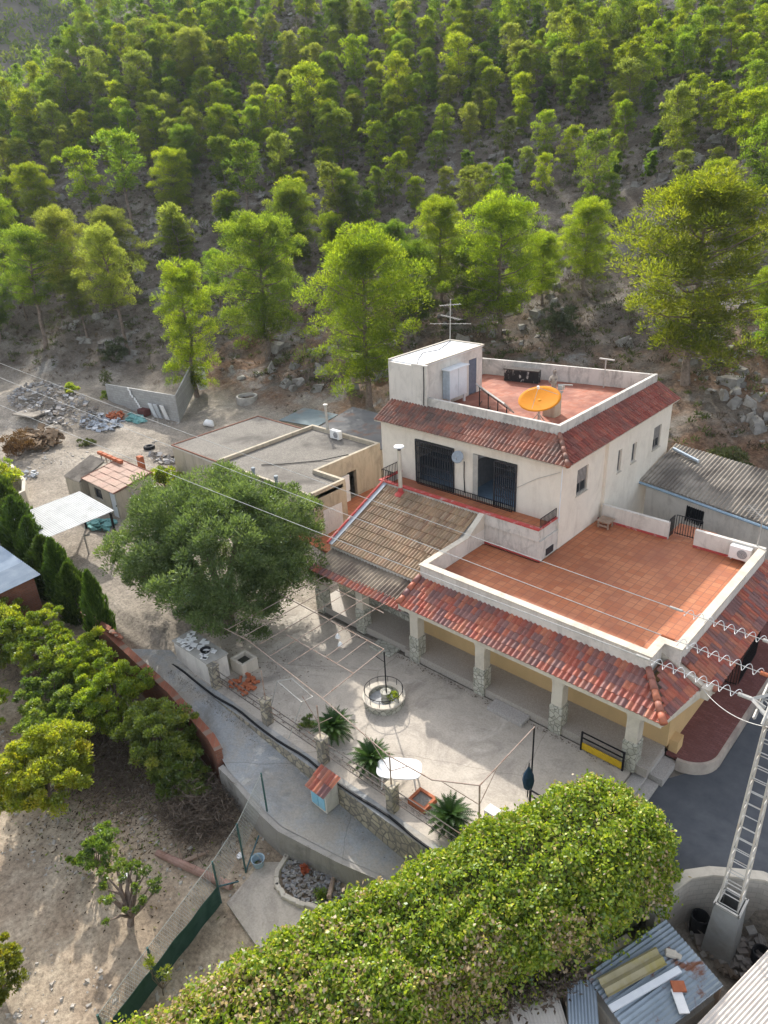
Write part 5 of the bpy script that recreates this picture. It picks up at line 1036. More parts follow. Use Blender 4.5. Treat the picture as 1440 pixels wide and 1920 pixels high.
# ---------------------------------------------------------------- plants
NPR = np.random.default_rng
def unit(v): return v/np.maximum(np.linalg.norm(v, axis=-1, keepdims=True), 1e-9)
def rdir(r, n): return unit(r.normal(size=(n, 3)))
def leaf_mesh(name, c, d, L, W, tone, mat, r, fold=0.0):
    """rhombic leaf faces: centre c, direction d, half length L, half width W"""
    n = len(c); d = unit(d); s_ = unit(np.cross(d, rdir(r, n))); L = np.broadcast_to(np.asarray(L, float), (n,))[:, None]; W = np.broadcast_to(np.asarray(W, float), (n,))[:, None]
    V = np.stack([c-d*L, c+s_*W-d*L*.1, c+d*L, c-s_*W-d*L*.1], 1).reshape(-1, 3).astype('f')
    me = bpy.data.meshes.new(name); me.vertices.add(4*n); me.vertices.foreach_set('co', V.reshape(-1)); me.loops.add(4*n); me.loops.foreach_set('vertex_index', np.arange(4*n))
    me.polygons.add(n); me.polygons.foreach_set('loop_start', np.arange(0, 4*n, 4)); me.update()
    at = me.attributes.new('tone', 'FLOAT', 'FACE'); at.data.foreach_set('value', np.clip(tone, 0, 1).astype('f')); me.materials.append(mat); return me
def clumps(r, cen, rad, per, flat=.8, up=.35, shell=.55):
    """points and outward directions of leaf tufts round clump centres"""
    n = len(cen); D = rdir(r, n*per); D[:, 2] = np.where(D[:, 2] < -.3, -D[:, 2]*.6, D[:, 2]); D = unit(D)
    q = (shell+(1-shell)*r.random((n*per, 1)))*np.repeat(rad, per)[:, None]
    P = np.repeat(cen, per, 0)+D*q*np.array([1, 1, flat]); dr = unit(D+np.array([0, 0, up])+.45*r.normal(size=D.shape)); return P, dr
def link_mesh(name, me, parent=None, loc=None):
    o = bpy.data.objects.new(name, me); C.objects.link(o)
    if parent: o.parent = parent
    if loc is not None: o.location = loc
    return o
PINE_M = {
 'bright': foliage('pine_needles_bright', [(0,(.10,.15,.014)),(.5,(.20,.26,.018)),(1,(.36,.39,.03))], 46, .012, .2),
 'green': foliage('pine_needles_green', [(0,(.075,.13,.02)),(.5,(.145,.21,.024)),(1,(.28,.33,.045))], 46, .012, .2),
 'pale': foliage('pine_needles_pale', [(0,(.12,.15,.04)),(.5,(.20,.235,.052)),(1,(.33,.35,.075))], 46, .012, .2)}
def pine_parts(seed, H, limbs, per, spread, base, lean=0, tops=1.0, rad=.075, leaf=(.2,.05), bushy=1.0, clump_per_limb=3):
    r = NPR(seed); tm = MB(); z = np.linspace(0, H*.93, 9)
    la = r.random()*6.28; wob = r.normal(size=(9, 2))*H*.008; tx = lean*H*(z/H)**1.4*math.cos(la)+wob[:, 0]; ty = lean*H*(z/H)**1.4*math.sin(la)+wob[:, 1]; tx[0] = ty[0] = 0
    tr = [H*.017*(1-.85*i/8)+.01 for i in range(9)]; tr[0] *= 1.4; z[0] = -.6
    tm.tube([(a, b_, c_) for a, b_, c_ in zip(tx, ty, z)], tr, 7); cen, rd = [], []
    for i in range(limbs):
        f = (i+.5)/limbs; zz = H*(base+(0.95-base)*f**.9); env = max(.2, math.sin(math.pi*(.20+.73*f))**.9); ln = spread*H*env*r.uniform(.6, 1.18)*bushy; az = i*2.39996+r.uniform(-.5, .5)
        x0, y0 = np.interp(zz, z, tx), np.interp(zz, z, ty); rise = (.02+.42*f)*ln+r.uniform(-.14,.14)*ln; P0 = Vector((x0, y0, zz-.12*ln)); P2 = Vector((x0+ln*math.cos(az), y0+ln*math.sin(az), zz+rise)); P1 = P0.lerp(P2, .5)+Vector((0, 0, -.06*ln))
        if ln > .1*H: tm.tube([P0, P1, P2], [H*.0058, H*.004, H*.0018], 5, caps=False)
        for k in range(clump_per_limb):
            t = .36+.64*(k+.5)/clump_per_limb; p = P0.lerp(P2, t); o = r.normal(size=3)*np.array([1,1,.55])*rad*H*.75
            cen.append(np.array(p)+o+np.array([0,0,rad*H*.25])); rd.append(rad*H*r.uniform(.8, 1.3)*(.75+.3*env))
    for i in range(int(5*tops)): cen.append(np.array([tx[-1], ty[-1], z[-1]])+r.normal(size=3)*np.array([.045,.045,.03])*H); rd.append(rad*H*r.uniform(.7,1.1))
    cen = np.array(cen); rd = np.array(rd); P, D = clumps(r, cen, rd, per, .95); n = len(P)
    ct = np.repeat(np.clip(r.normal(.5, .17, len(cen)), 0, 1), per); tone = ct+r.normal(0, .16, n)
    return tm, P, D, tone, r, leaf
def pine_variant(key, *a, **k):
    tm, P, D, tone, r, leaf = pine_parts(*a, **k); out = {}
    t = tm.build('trunk', M['bark']); tme = t.data; off = Vector(t.location); tme.transform(Matrix.Translation(off)); bpy.data.objects.remove(t)
    for mk in PINE_M:
        out[mk] = leaf_mesh('crown', P, D, leaf[0]*r.uniform(.7, 1.25, len(P)), leaf[1], tone, PINE_M[mk], NPR(5))
    return tme, out, a[1]
VAR = {'broad': pine_variant('broad', 1, 12, 50, 310, .27, .15, rad=.074, leaf=(.105,.023), lean=.02, clump_per_limb=4),
 'wide': pine_variant('wide', 2, 12, 50, 310, .29, .18, rad=.072, leaf=(.105,.023), lean=.05, clump_per_limb=4),
 'column': pine_variant('column', 3, 12, 46, 290, .20, .08, rad=.068, leaf=(.105,.023), lean=.02),
 'thin': pine_variant('thin', 4, 12, 34, 250, .21, .38, rad=.062, leaf=(.105,.023), lean=.06),
 'slim': pine_variant('slim', 11, 6, 26, 130, .18, .1, rad=.085, leaf=(.11,.028), clump_per_limb=2),
 'rounded': pine_variant('rounded', 12, 6, 29, 130, .25, .14, rad=.09, leaf=(.11,.028), clump_per_limb=2, lean=.03),
 'bushy': pine_variant('bushy', 13, 6, 29, 130, .27, .07, rad=.092, leaf=(.11,.028), clump_per_limb=2),
 'open': pine_variant('open', 14, 6, 20, 100, .26, .32, rad=.082, leaf=(.13,.028), clump_per_limb=2, lean=.07),
 'leaning': pine_variant('leaning', 15, 6, 26, 130, .22, .16, rad=.086, leaf=(.11,.028), clump_per_limb=2, lean=.14)}
def proto(shape, tn):
    tme, cr, H0 = VAR[shape]; r_ = bpy.data.objects.new('pine_tree', None); t = link_mesh('trunk', tme, r_); c_ = link_mesh('crown', cr[tn], r_); return r_, t, c_
NEARL = {690:('broad','bright','big bright pine beside the stair house, bare trunk rising behind the rust-stained roof',1.12),500:('wide','green','broad pine with a thick trunk on the bare slope behind the outbuilding',1.2),240:('thin','pale','tall thin pine with a pale bare trunk above the rubbish heap',.9),370:('column','bright','slender bright pine bushy to the ground beside the block wall',1.0),85:('thin','green','leaning thin pine on the left slope above the rubbish',1.2),825:('wide','bright','pine just left of the roof aerial, second row up the slope',1.0),935:('broad','bright','big bright pine right behind the roof aerial and stair house',1.15),1095:('rounded','bright','round-headed pine alone behind the middle of the roof parapet',1.25),1285:('broad','bright','biggest pine, wide crowned, at the right behind the house',1.45),1015:('rounded','bright','small pine filling the gap right of the aerial pine',1.1),340:('rounded','green','dark green compact pine above the slender roadside pine',1.0),435:('slim','green','slim pine rising behind the broad thick-trunked pine',1.1),555:('wide','green','full pine standing between the thick-trunked pine and the stair house pine',1.1),140:('wide','pale','pale pine in the left front row with its crown over the slope',1.0),225:('rounded','pale','yellowish pine just behind the tall thin pale pine',1.2),20:('wide','bright','bright pine at the far left in the front row',1.1),0:('rounded','green','pine cut off by the left edge above the dirt bank',1.2),625:('slim','green','small pine peeping over the big stair house pine',1.0),745:('rounded','green','pine between the stair house pine and the aerial pine',1.1),1340:('rounded','bright','pine peeping over the top of the biggest right-hand pine',1.2),1430:('bushy','bright','bushy young pine at the right edge beside the biggest pine',1.3),50:('thin','green','low thin pine leaning over the left bank',1.0),655:('rounded','green','pine one row above the big stair house pine',1.0),415:('open','green','open pine shaded beneath the broad thick-trunked pine',1.0),780:('rounded','green','lower pine tucked between the stair house and aerial pines',1.0),880:('rounded','green','pine half hidden behind the left side of the aerial pine',1.0),165:('open','pale','sparse pine with a bare stem on the left bank',1.0)}
TREES = [(-130.2,53.6,5.6,0,7,220),(-119.8,49.2,5.6,0,20,270),(-118.4,51.0,5.3,0,50,272),(-106.6,46.9,8.0,0,82,307),(-113.5,53.2,5.2,0,105,272),(-127.4,57.7,6.6,0,65,182),(-118.8,57.7,7.2,0,120,207),(-114.8,64.5,5.4,0,215,197),(-120.7,56.2,4.7,0,92,245),(-136.4,64.3,5.8,0,77,132),(-127.9,65.1,7.1,0,135,127),(-125.9,69.5,7.5,0,190,107),(-120.8,66.9,6.3,0,197,150),(-116.6,71.5,7.3,0,270,117),(-120.0,70.3,4.8,0,235,150),(-108.4,68.7,4.9,0,300,182),(-146.0,80.4,6.1,0,165,10),(-141.8,78.6,6.1,0,175,35),(-130.2,77.4,6.6,0,235,65),(-128.0,81.2,5.8,0,280,50),(-127.3,84.2,5.8,0,310,35),(-128.0,89.1,5.5,0,345,10),(-121.5,85.8,5.7,0,360,30),(-121.0,78.2,5.7,0,300,85),(-116.4,79.0,7.4,0,337,60),(-111.4,78.7,9.0,0,372,60),(-115.1,86.9,5.6,0,415,45),(-112.5,89.2,6.3,0,452,22),(-105.4,83.9,6.8,0,462,77),(-99.7,88.7,5.7,0,547,67),(-84.8,88.2,7.0,0,672,85),(-98.6,97.3,5.4,0,625,12),(-97.5,99.3,5.4,0,650,0),(-96.1,100.4,4.7,0,670,10),(-91.9,80.0,5.1,0,537,147),(-84.6,77.6,7.7,0,580,135),(-89.1,75.7,5.6,0,522,177),(-83.5,91.2,4.4,0,710,105),(-78.1,80.0,4.8,0,665,195),(-78.9,74.9,6.0,0,610,212),(-75.3,74.7,6.2,0,645,220),(-74.4,79.7,4.7,0,700,207),(-92.0,67.7,6.6,0,420,217),(-87.9,70.2,6.2,0,480,215),(-93.1,62.2,7.8,0,355,237),(-94.7,53.4,9.5,0,245,270),(-101.1,51.6,7.2,0,175,295),(-89.7,57.4,8.2,0,332,282),(-87.0,63.9,6.4,0,425,265),(-79.7,61.3,7.9,0,465,285),(-78.2,66.4,6.2,0,532,267),(-73.3,69.6,4.6,0,615,290),(-74.2,65.9,4.0,0,567,325),(-65.1,63.4,6.9,0,640,330),(-65.0,70.1,4.4,0,710,320),(-62.9,65.9,4.4,0,692,370),(-77.8,56.9,5.7,0,435,367),(-78.2,49.7,7.1,0,345,397),(-68.2,58.8,7.5,0,555,355),(-62.2,59.5,4.8,0,630,415),(-110.9,45.0,5.8,0,30,340),(-104.9,40.4,7.2,0,15,380),(-114.4,44.5,6.8,0,0,310),(-141.0,75.1,5.6,0,150,65),(-75.1,86.2,7.0,0,750,125),(-75.6,84.4,4.8,0,730,170),(-72.6,87.2,5.1,0,785,152),(-79.8,103.3,5.4,0,840,15),(-85.1,100.4,5.2,0,767,35),(-76.8,103.3,4.7,0,870,30),(-70.5,93.6,6.4,0,860,82),(-66.4,100.1,5.7,0,955,55),(-63.7,91.8,4.6,0,920,140),(-68.4,88.5,5.0,0,840,147),(-62.5,96.3,5.6,0,970,95),(-60.4,103.6,6.2,0,1050,40),(-66.2,111.5,4.6,0,1040,2),(-54.9,98.5,7.4,0,1080,50),(-49.5,89.4,4.2,0,1080,160),(-52.8,91.5,4.1,0,1052,155),(-50.0,83.1,4.4,0,1020,220),(-60.9,83.2,4.5,0,880,210),(-55.3,82.6,3.7,0,945,227),(-62.4,78.1,3.9,0,817,255),(-67.6,79.4,5.5,0,770,215),(-70.3,79.3,4.4,0,740,235),(-64.1,71.8,5.0,0,737,295),(-57.3,73.4,3.4,0,835,325),(-51.2,69.9,4.9,0,880,330),(-49.0,73.3,3.5,0,945,320),(-49.4,78.5,3.6,0,987,277),(-44.8,80.2,4.0,0,1070,247),(-39.0,74.8,5.9,0,1110,262),(-45.2,75.0,3.9,0,1015,302),(-36.6,73.9,3.4,0,1142,327),(-40.0,81.6,3.4,0,1155,257),(-30.7,76.9,3.0,0,1277,285),(-43.3,87.6,4.3,0,1155,180),(-43.5,90.4,5.4,0,1175,130),(-35.0,89.4,4.1,0,1302,160),(-39.5,95.7,5.3,0,1277,80),(-28.2,83.2,4.6,0,1380,185),(-27.7,77.4,3.2,0,1340,282),(-22.4,73.4,6.9,0,1415,240),(-29.9,91.3,4.4,0,1410,120),(-33.8,99.0,4.1,0,1395,70),(-37.0,104.5,4.0,0,1380,30),(-42.5,109.7,4.3,0,1330,0),(-39.1,100.8,4.3,0,1320,60),(-45.4,98.8,5.0,0,1212,55),(-51.5,107.7,5.1,0,1190,15),(-54.6,109.2,6.1,0,1160,0),(-54.8,105.3,5.8,0,1130,35),(-59.5,109.8,4.7,0,1105,15),(-74.4,104.9,4.7,0,905,30),(-71.3,110.7,4.7,0,980,-5),(-48.0,114.0,4.2,0,1280,-15),(-30.9,97.6,3.8,0,1435,90),(-27.0,86.7,3.7,0,1430,165),(-78.4,96.9,4.4,0,805,80),(-68.9,95.5,4.5,0,892,107),(-51.4,73.2,3.6,0,910,317),(-59.5,70.6,3.5,0,780,340),(-40.2,41.0,13.4,10,690,430),(-56.1,43.4,12.7,10,500,405),(-71.5,37.2,12.3,8,240,425),(-57.2,35.7,11.8,8,370,495),(-81.2,32.8,12.1,9,85,430),(-44.6,56.2,9.1,10,825,370),(-35.5,52.7,11.1,12,935,372),(-32.1,61.1,7.3,10,1095,380),(-18.1,50.3,13.2,12,1285,335),(-34.4,57.8,6.0,8,1015,445),(-79.6,50.4,6.5,9,340,395),(-77.2,56.4,5.9,10,435,372),(-65.3,56.0,9.3,12,555,352),(-83.5,37.9,10.8,10,140,400),(-81.8,43.0,9.4,10,225,398),(-98.4,37.3,9.9,11,20,380),(-87.8,30.7,7.8,10,0,505),(-62.4,59.3,4.8,9,625,415),(-49.3,55.2,6.9,10,745,420),(-25.4,72.2,5.2,10,1340,300),(-16.2,58.9,3.8,12,1430,500),(-88.6,34.5,5.9,9,50,500),(-65.0,64.7,6.3,10,655,330),(-14.4,54.2,3.3,10,1430,590),(-66.2,45.8,7.0,10,415,470),(-42.9,50.5,7.9,9,780,470),(-39.4,53.8,7.2,10,880,440),(-78.1,36.3,6.8,8,165,520),(-27.6,93.9,4.2,0,1483,108),(-96.2,74.4,4.8,0,441,181),(-109.3,72.5,5.2,0,319,156),(-58.5,99.2,6.0,0,1045,81),(-80.9,99.4,5.9,0,798,40),(-118.0,82.6,4.9,0,348,66),(-80.9,112.0,4.9,0,893,-34),(-91.9,86.8,5.7,0,590,91),(-87.3,79.9,5.3,0,570,149),(-57.3,113.0,4.7,0,1158,-3),(-75.2,92.9,5.0,0,804,100),(-57.2,116.3,4.4,0,1182,-28),(-102.1,61.8,4.5,0,266,254),(-103.9,74.8,6.0,0,381,141),(-99.0,66.7,4.2,0,342,229),(-87.8,102.2,5.4,0,755,12),(-113.3,75.6,5.0,0,319,125),(-139.6,71.2,6.0,0,109,87),(-80.0,91.2,4.6,0,741,111),(-115.1,59.8,5.5,0,150,221),(-79.2,85.2,4.4,0,697,156),(-89.0,106.7,4.9,0,777,-16),(-78.9,107.3,5.0,0,878,-3),(-136.9,59.0,5.7,0,5,160),(-62.8,87.9,4.4,0,900,174),(-117.9,92.1,6.0,0,428,6),(-85.5,82.8,4.1,0,614,156),(-98.1,63.9,5.3,0,318,236),(-107.1,62.9,5.6,0,236,209),(-83.8,69.8,4.9,0,506,253),(-125.3,97.5,5.8,0,420,-41),(-37.2,93.2,3.7,0,1303,136),(-95.8,69.6,4.3,0,399,227),(-114.6,55.9,5.4,0,111,248),(-44.4,103.2,4.0,0,1266,45),(-128.6,61.7,6.0,0,79,160),(-103.6,64.7,5.4,0,283,216),(-34.1,108.5,4.8,0,1466,-12),(-100.1,92.4,4.6,0,569,57),(-83.3,95.5,4.6,0,745,77),(-86.2,97.7,4.4,0,734,60),(-67.1,103.4,4.9,0,975,45),(-30.9,102.1,5.5,0,1483,23),(-70.0,106.0,5.8,0,962,9),(-40.1,115.5,4.4,0,1412,-42),(-80.9,71.8,4.4,0,555,247),(-52.1,111.3,5.9,0,1216,-25),(-70.4,76.3,5.2,0,707,240),(-134.0,53.8,5.6,0,-32,203),(-42.7,94.6,4.2,0,1228,103),(-81.4,108.8,5.4,0,865,-25),(-107.9,92.7,5.0,0,509,33),(-128.7,50.8,5.4,0,-32,247),(-112.9,70.0,5.1,0,269,162),(-127.4,72.6,5.6,0,196,112),(-48.7,104.6,5.1,0,1216,25),(-107.0,78.4,4.6,0,393,133),(-98.9,73.3,5.8,0,407,170),(-93.7,92.1,5.7,0,620,57),(-89.0,67.2,5.0,0,432,252),(-124.5,80.7,5.8,0,287,61),(-61.7,106.4,5.3,0,1060,32),(-125.5,61.6,5.9,0,99,175),(-116.9,67.6,5.8,0,217,167),(-33.9,103.6,4.8,0,1438,24),(-138.2,56.3,5.7,0,-28,180),(-108.7,59.7,4.8,0,194,247),(-90.3,100.7,4.6,0,721,32),(-60.5,93.7,5.8,0,976,113),(-132.4,94.0,5.5,0,345,-32),(-114.0,81.2,5.6,0,364,84),(-54.3,95.0,5.7,0,1066,103),(-93.4,76.2,5.0,0,481,167),(-124.8,55.7,4.7,0,45,229),(-26.1,80.8,5.5,0,1420,187),(-125.1,66.0,4.8,0,150,168),(-36.5,86.8,4.0,0,1265,180),(-37.1,115.1,4.1,0,1457,-42),(-31.1,94.6,4.0,0,1424,104),(-59.9,86.2,3.9,0,919,194),(-33.8,82.3,5.8,0,1282,177),(-67.4,114.2,5.8,0,1050,-36),(-75.3,99.1,4.8,0,853,57),(-41.1,103.9,5.1,0,1323,21),(-41.0,98.3,5.0,0,1284,62),(-69.5,82.9,4.2,0,778,207),(-119.1,60.8,4.6,0,137,220),(-30.0,85.5,4.0,0,1375,182),(-109.6,83.0,5.3,0,413,87),(-23.0,81.2,4.3,0,1487,205),(-47.7,96.0,4.5,0,1164,102),(-63.1,110.0,4.7,0,1069,9),(-105.2,97.8,5.6,0,570,-11),(-110.8,64.3,5.7,0,225,198),(-56.1,101.9,5.8,0,1095,58),(-91.2,83.1,4.9,0,565,130),(-146.8,85.2,5.8,0,188,-10),(-71.4,114.8,5.2,0,1010,-33),(-26.7,90.7,5.2,0,1484,106),(-104.6,58.8,5.1,0,213,253),(-121.1,92.7,5.7,0,411,-1),(-45.6,93.9,5.8,0,1180,90),(-101.4,69.7,4.4,0,352,199),(-101.8,100.9,5.5,0,621,-19),(-52.1,102.7,4.0,0,1152,77),(-138.1,77.5,5.7,0,173,54),(-142.6,60.4,5.6,0,-9,153),(-55.6,86.8,4.1,0,980,194),(-51.0,93.9,5.7,0,1103,100),(-100.4,75.9,5.1,0,422,162),(-109.5,89.4,5.2,0,469,47),(-66.0,93.7,4.6,0,910,124),(-80.2,94.2,5.1,0,763,86),(-96.0,66.3,6.0,0,360,221),(-62.8,101.7,4.9,0,1011,76),(-80.3,77.9,5.3,0,619,197),(-123.4,75.5,6.0,0,247,92),(-73.1,82.5,5.0,0,736,192),(-112.8,62.1,4.6,0,193,229),(-24.8,84.7,5.6,0,1481,139),(-32.1,79.8,3.9,0,1287,237),(-73.6,112.8,4.9,0,972,-24),(-96.8,91.0,5.4,0,585,67),(-119.4,89.3,5.9,0,394,18),(-80.3,82.2,4.2,0,661,182),(-94.3,82.7,4.4,0,535,136),(-102.2,82.7,5.5,0,469,112),(-32.3,87.9,4.1,0,1351,166),(-88.2,85.7,5.5,0,615,107),(-121.6,52.6,4.9,0,30,256),(-36.2,101.1,4.1,0,1381,54),(-105.3,68.9,4.8,0,315,195),(-106.7,100.3,5.1,0,578,-22),(-121.1,81.5,5.7,0,316,60),(-57.7,90.0,5.4,0,980,148),(-39.5,109.7,4.8,0,1387,-16),(-82.8,74.9,4.2,0,567,219),(-106.7,66.3,4.7,0,277,205),(-116.4,102.0,5.5,0,518,-42),(-65.6,76.7,3.6,0,766,269),(-51.7,97.4,5.2,0,1119,89),(-91.0,73.4,4.9,0,476,196),(-81.3,88.1,4.5,0,702,127),(-82.7,80.4,5.5,0,618,164),(-64.2,82.0,4.7,0,830,206),(-41.0,85.0,4.5,0,1175,201),(-93.5,98.9,5.2,0,677,26)]
rnd = random.Random(77); labels = []; spec = []
cols = [(130,'above the blue metal shed'),(300,'above the dirt yard'),(480,'above the block wall'),(640,'above the gravel roofs'),(800,'above the stair house'),(960,'above the roof aerial'),(1120,'above the orange dish'),(1300,'above the long eave'),(9999,'near the right edge')]
rows = [(25,'on the very top rows of the hillside'),(85,'near the top of the hillside'),(150,'in the upper hillside'),(215,'half way up the hillside'),(280,'low on the hillside'),(9999,'at the foot of the hillside')]
for i, (x, y, H_, nw, px, py) in enumerate(TREES):
    if nw and px in NEARL and not (px == 1430 and py > 550): sh, tn, lb, wd = NEARL[px]; wd = 1+(wd-1)*.5; sh = {'rounded':'wide','slim':'column','open':'thin','bushy':'broad'}.get(sh, sh)
    else:
        sh = rnd.choice(['slim','rounded','rounded','bushy','open','leaning','slim']); tn = rnd.choices(['bright','green','pale'], [.5,.28,.22])[0] if px > 300 else rnd.choices(['bright','green','pale'], [.3,.4,.3])[0]; wd = rnd.uniform(.95, 1.2)
        if H_ > 7.5 and not nw: sh = rnd.choice(['rounded','open','wide'])
        lb = f"{tn} {sh} pine {next(t for c_, t in rows if py < c_)} {next(t for c_, t in cols if px < c_)}"
    spec.append((x, y, H_, sh, tn, wd, px, lb))
from collections import defaultdict
dup = defaultdict(list)
for i, s_ in enumerate(spec): dup[s_[7]].append(i)
ORD = {2:['left-hand','right-hand'],3:['leftmost','middle','rightmost']}
for lb, ii in dup.items():
    if len(ii) > 1:
        ii = sorted(ii, key=lambda i: spec[i][6]); n = len(ii); od = ORD.get(n) or ['leftmost']+['second','third','fourth','fifth','sixth','seventh'][:n-2]+['rightmost']
        for k, i in enumerate(ii): spec[i] = (*spec[i][:7], od[k]+' '+lb)
MORE = [(-137.0,80.6,5.2),(-97.1,79.1,4.2),(-85.7,73.0,3.6),(-139.9,58.9,4.7),(-136.7,88.4,4.5),(-143.4,83.4,4.9),(-137.7,84.7,4.5),(-132.1,90.0,4.4),(-141.0,87.9,4.5),(-123.6,91.2,4.7),(-124.5,94.4,4.7),(-91.6,104.8,3.6),(-66.5,90.4,3.5),(-66.8,106.8,3.6),(-56.9,93.5,3.3),(-66.4,84.0,3.1),(-57.4,78.3,3.2),(-51.6,78.1,2.5),(-39.3,79.8,2.8),(-34.9,78.6,2.7),(-36.7,83.8,2.3),(-41.4,91.3,3.2),(-38.4,90.5,2.6),(-33.8,93.6,3.1),(-43.5,100.1,3.6),(-48.3,110.1,3.8),(-76.6,111.3,4.5),(-69.3,111.3,4.0),(-64.1,113.2,4.2),(-52.6,114.2,4.0),(-41.2,112.1,3.7),(-37.4,111.8,3.6),(-86.5,108.5,4.3),(-66.5,98.2,3.5),(-44.1,108.0,3.4),(-47.2,99.2,3.4),(-36.5,98.2,3.4),(-116.2,74.9,3.9),(-122.3,60.8,4.3),(-143.3,94.1,3.7),(-110.4,86.3,3.7),(-135.8,95.7,4.4),(-70.8,100.2,3.9),(-129.8,95.9,3.7),(-148.2,71.1,4.0),(-91.4,96.3,3.9),(-93.8,107.4,4.4),(-136.3,91.3,5.0),(-144.0,68.2,4.0),(-133.2,65.0,4.9),(-135.1,83.2,4.9),(-133.3,77.6,4.0),(-45.2,112.8,3.6),(-149.4,86.6,5.4),(-115.0,98.0,4.3),(-131.3,70.7,4.4),(-88.1,111.2,4.6),(-139.9,80.9,5.4),(-118.9,64.6,3.7),(-99.8,106.6,4.3),(-130.7,74.4,3.6),(-82.8,85.1,3.7),(-112.0,57.7,4.0),(-124.5,51.8,3.6),(-79.6,116.8,3.8),(-134.3,60.7,4.6),(-136.0,74.5,4.6),(-126.5,77.6,4.2),(-64.2,116.4,3.9),(-123.7,87.6,4.1),(-143.8,76.1,5.3),(-123.5,71.8,4.7),(-73.1,95.2,3.9),(-69.1,117.4,4.5),(-143.8,72.6,3.7),(-134.7,70.4,3.6),(-147.1,88.6,5.0),(-131.1,67.4,3.7),(-148.6,67.3,3.7),(-84.7,105.4,4.0),(-120.4,74.4,4.4),(-128.2,99.9,4.2),(-75.7,116.7,3.7),(-45.8,116.7,4.1),(-130.2,57.0,4.1),(-102.1,79.2,4.0),(-95.9,111.0,3.8),(-73.5,108.7,4.4),(-122.1,100.3,4.4),(-114.7,92.7,4.3),(-85.7,113.1,4.1),(-76.2,90.1,3.8),(-60.8,114.1,4.0),(-113.4,84.1,4.4),(-101.7,97.5,3.9),(-146.1,64.2,4.0),(-72.7,90.9,3.9),(-141.2,66.8,4.2),(-142.0,63.7,4.3),(-71.4,103.4,4.2),(-119.4,95.9,4.3),(-136.3,67.4,4.2),(-145.6,97.3,4.0),(-139.6,92.6,4.0),(-107.1,87.1,4.3),(-143.2,91.0,3.7),(-131.2,80.9,4.5),(-118.0,85.6,4.7),(-131.3,99.3,4.2),(-151.2,89.2,5.8),(-106.8,74.4,3.8),(-49.8,116.9,3.9),(-146.3,92.8,5.2),(-124.5,103.4,4.1),(-77.5,114.1,4.3),(-55.4,118.7,3.7),(-93.1,71.4,3.9),(-104.2,90.6,4.4),(-37.1,107.4,3.6),(-114.0,104.3,3.8),(-58.8,120.1,3.6),(-92.6,110.2,3.9),(-99.7,84.6,4.0),(-149.4,78.3,3.8),(-127.3,92.7,4.8),(-146.5,77.1,4.1),(-148.6,61.2,4.1),(-133.0,85.6,3.9),(-134.5,98.5,4.1),(-133.8,57.2,4.6),(-87.8,90.7,4.2),(-110.9,101.9,4.0),(-58.1,106.1,4.0),(-131.3,60.1,4.5),(-90.2,92.8,4.2),(-151.9,92.1,5.1),(-112.2,94.4,4.8),(-109.6,76.3,4.1),(-98.3,103.1,4.6),(-151.7,63.2,3.8),(-104.2,71.8,3.8),(-106.4,104.8,4.8),(-145.5,58.1,4.3),(-95.5,86.5,3.7),(-104.6,81.0,3.6),(-129.9,85.9,4.2),(-149.2,83.4,4.6),(-139.6,97.7,4.1),(-150.2,97.0,3.6),(-66.5,119.8,3.7)]
def pine_mass(pts):
    r = NPR(201); PP, DD, TT = [], [], []
    for x, y, H_ in pts:
        sh = ['slim','rounded','bushy','leaning'][r.integers(4)]; me_ = VAR[sh][1]['green']; n = len(me_.polygons); co = np.empty(len(me_.vertices)*3, 'f'); me_.vertices.foreach_get('co', co); co = co.reshape(-1, 4, 3); k = r.choice(n, min(n, 2600), False); s_ = H_/6.0; a = r.random()*6.28; c_, q = math.cos(a), math.sin(a); M3 = np.array([[c_,-q,0],[q,c_,0],[0,0,1]])
        PP.append(co[k].mean(1)@M3.T*s_+np.array([x, y, zg(x, y)])); DD.append((co[k, 2]-co[k, 0])@M3.T); TT.append(np.clip(r.normal(.5,.12)+r.normal(0,.17,len(k)), 0, 1))
    P = np.concatenate(PP); o = link_mesh('pine_wood', leaf_mesh('pine_wood', P, np.concatenate(DD), .13, .036, np.concatenate(TT), PINE_M['green'], r)); tag(o, 'remaining small pines filling the upper hillside', 'wood', kind='stuff')
pine_mass(MORE)
first = {}
for i, (x, y, H_, sh, tn, wd, px, lb) in enumerate(spec):
    if (sh, tn) not in first:
        r_, t, c_ = proto(sh, tn); first[(sh, tn)] = (r_, t, c_); C.objects.link(r_)
    else:
        r0, t0, c0 = first[(sh, tn)]; r_ = r0.copy(); C.objects.link(r_)
        for ch in (t0, c0): k = ch.copy(); C.objects.link(k); k.parent = r_
    H_ = H_*(1.0 if VAR[sh][2] > 10 else 1.12); s_ = H_/VAR[sh][2]; r_.location = (x, y, zg(x, y)-.05); r_.scale = (s_*wd, s_*wd, s_); r_.rotation_euler = (0, 0, rnd.random()*6.28); tag(r_, lb, 'tree', 'pines on the hillside')

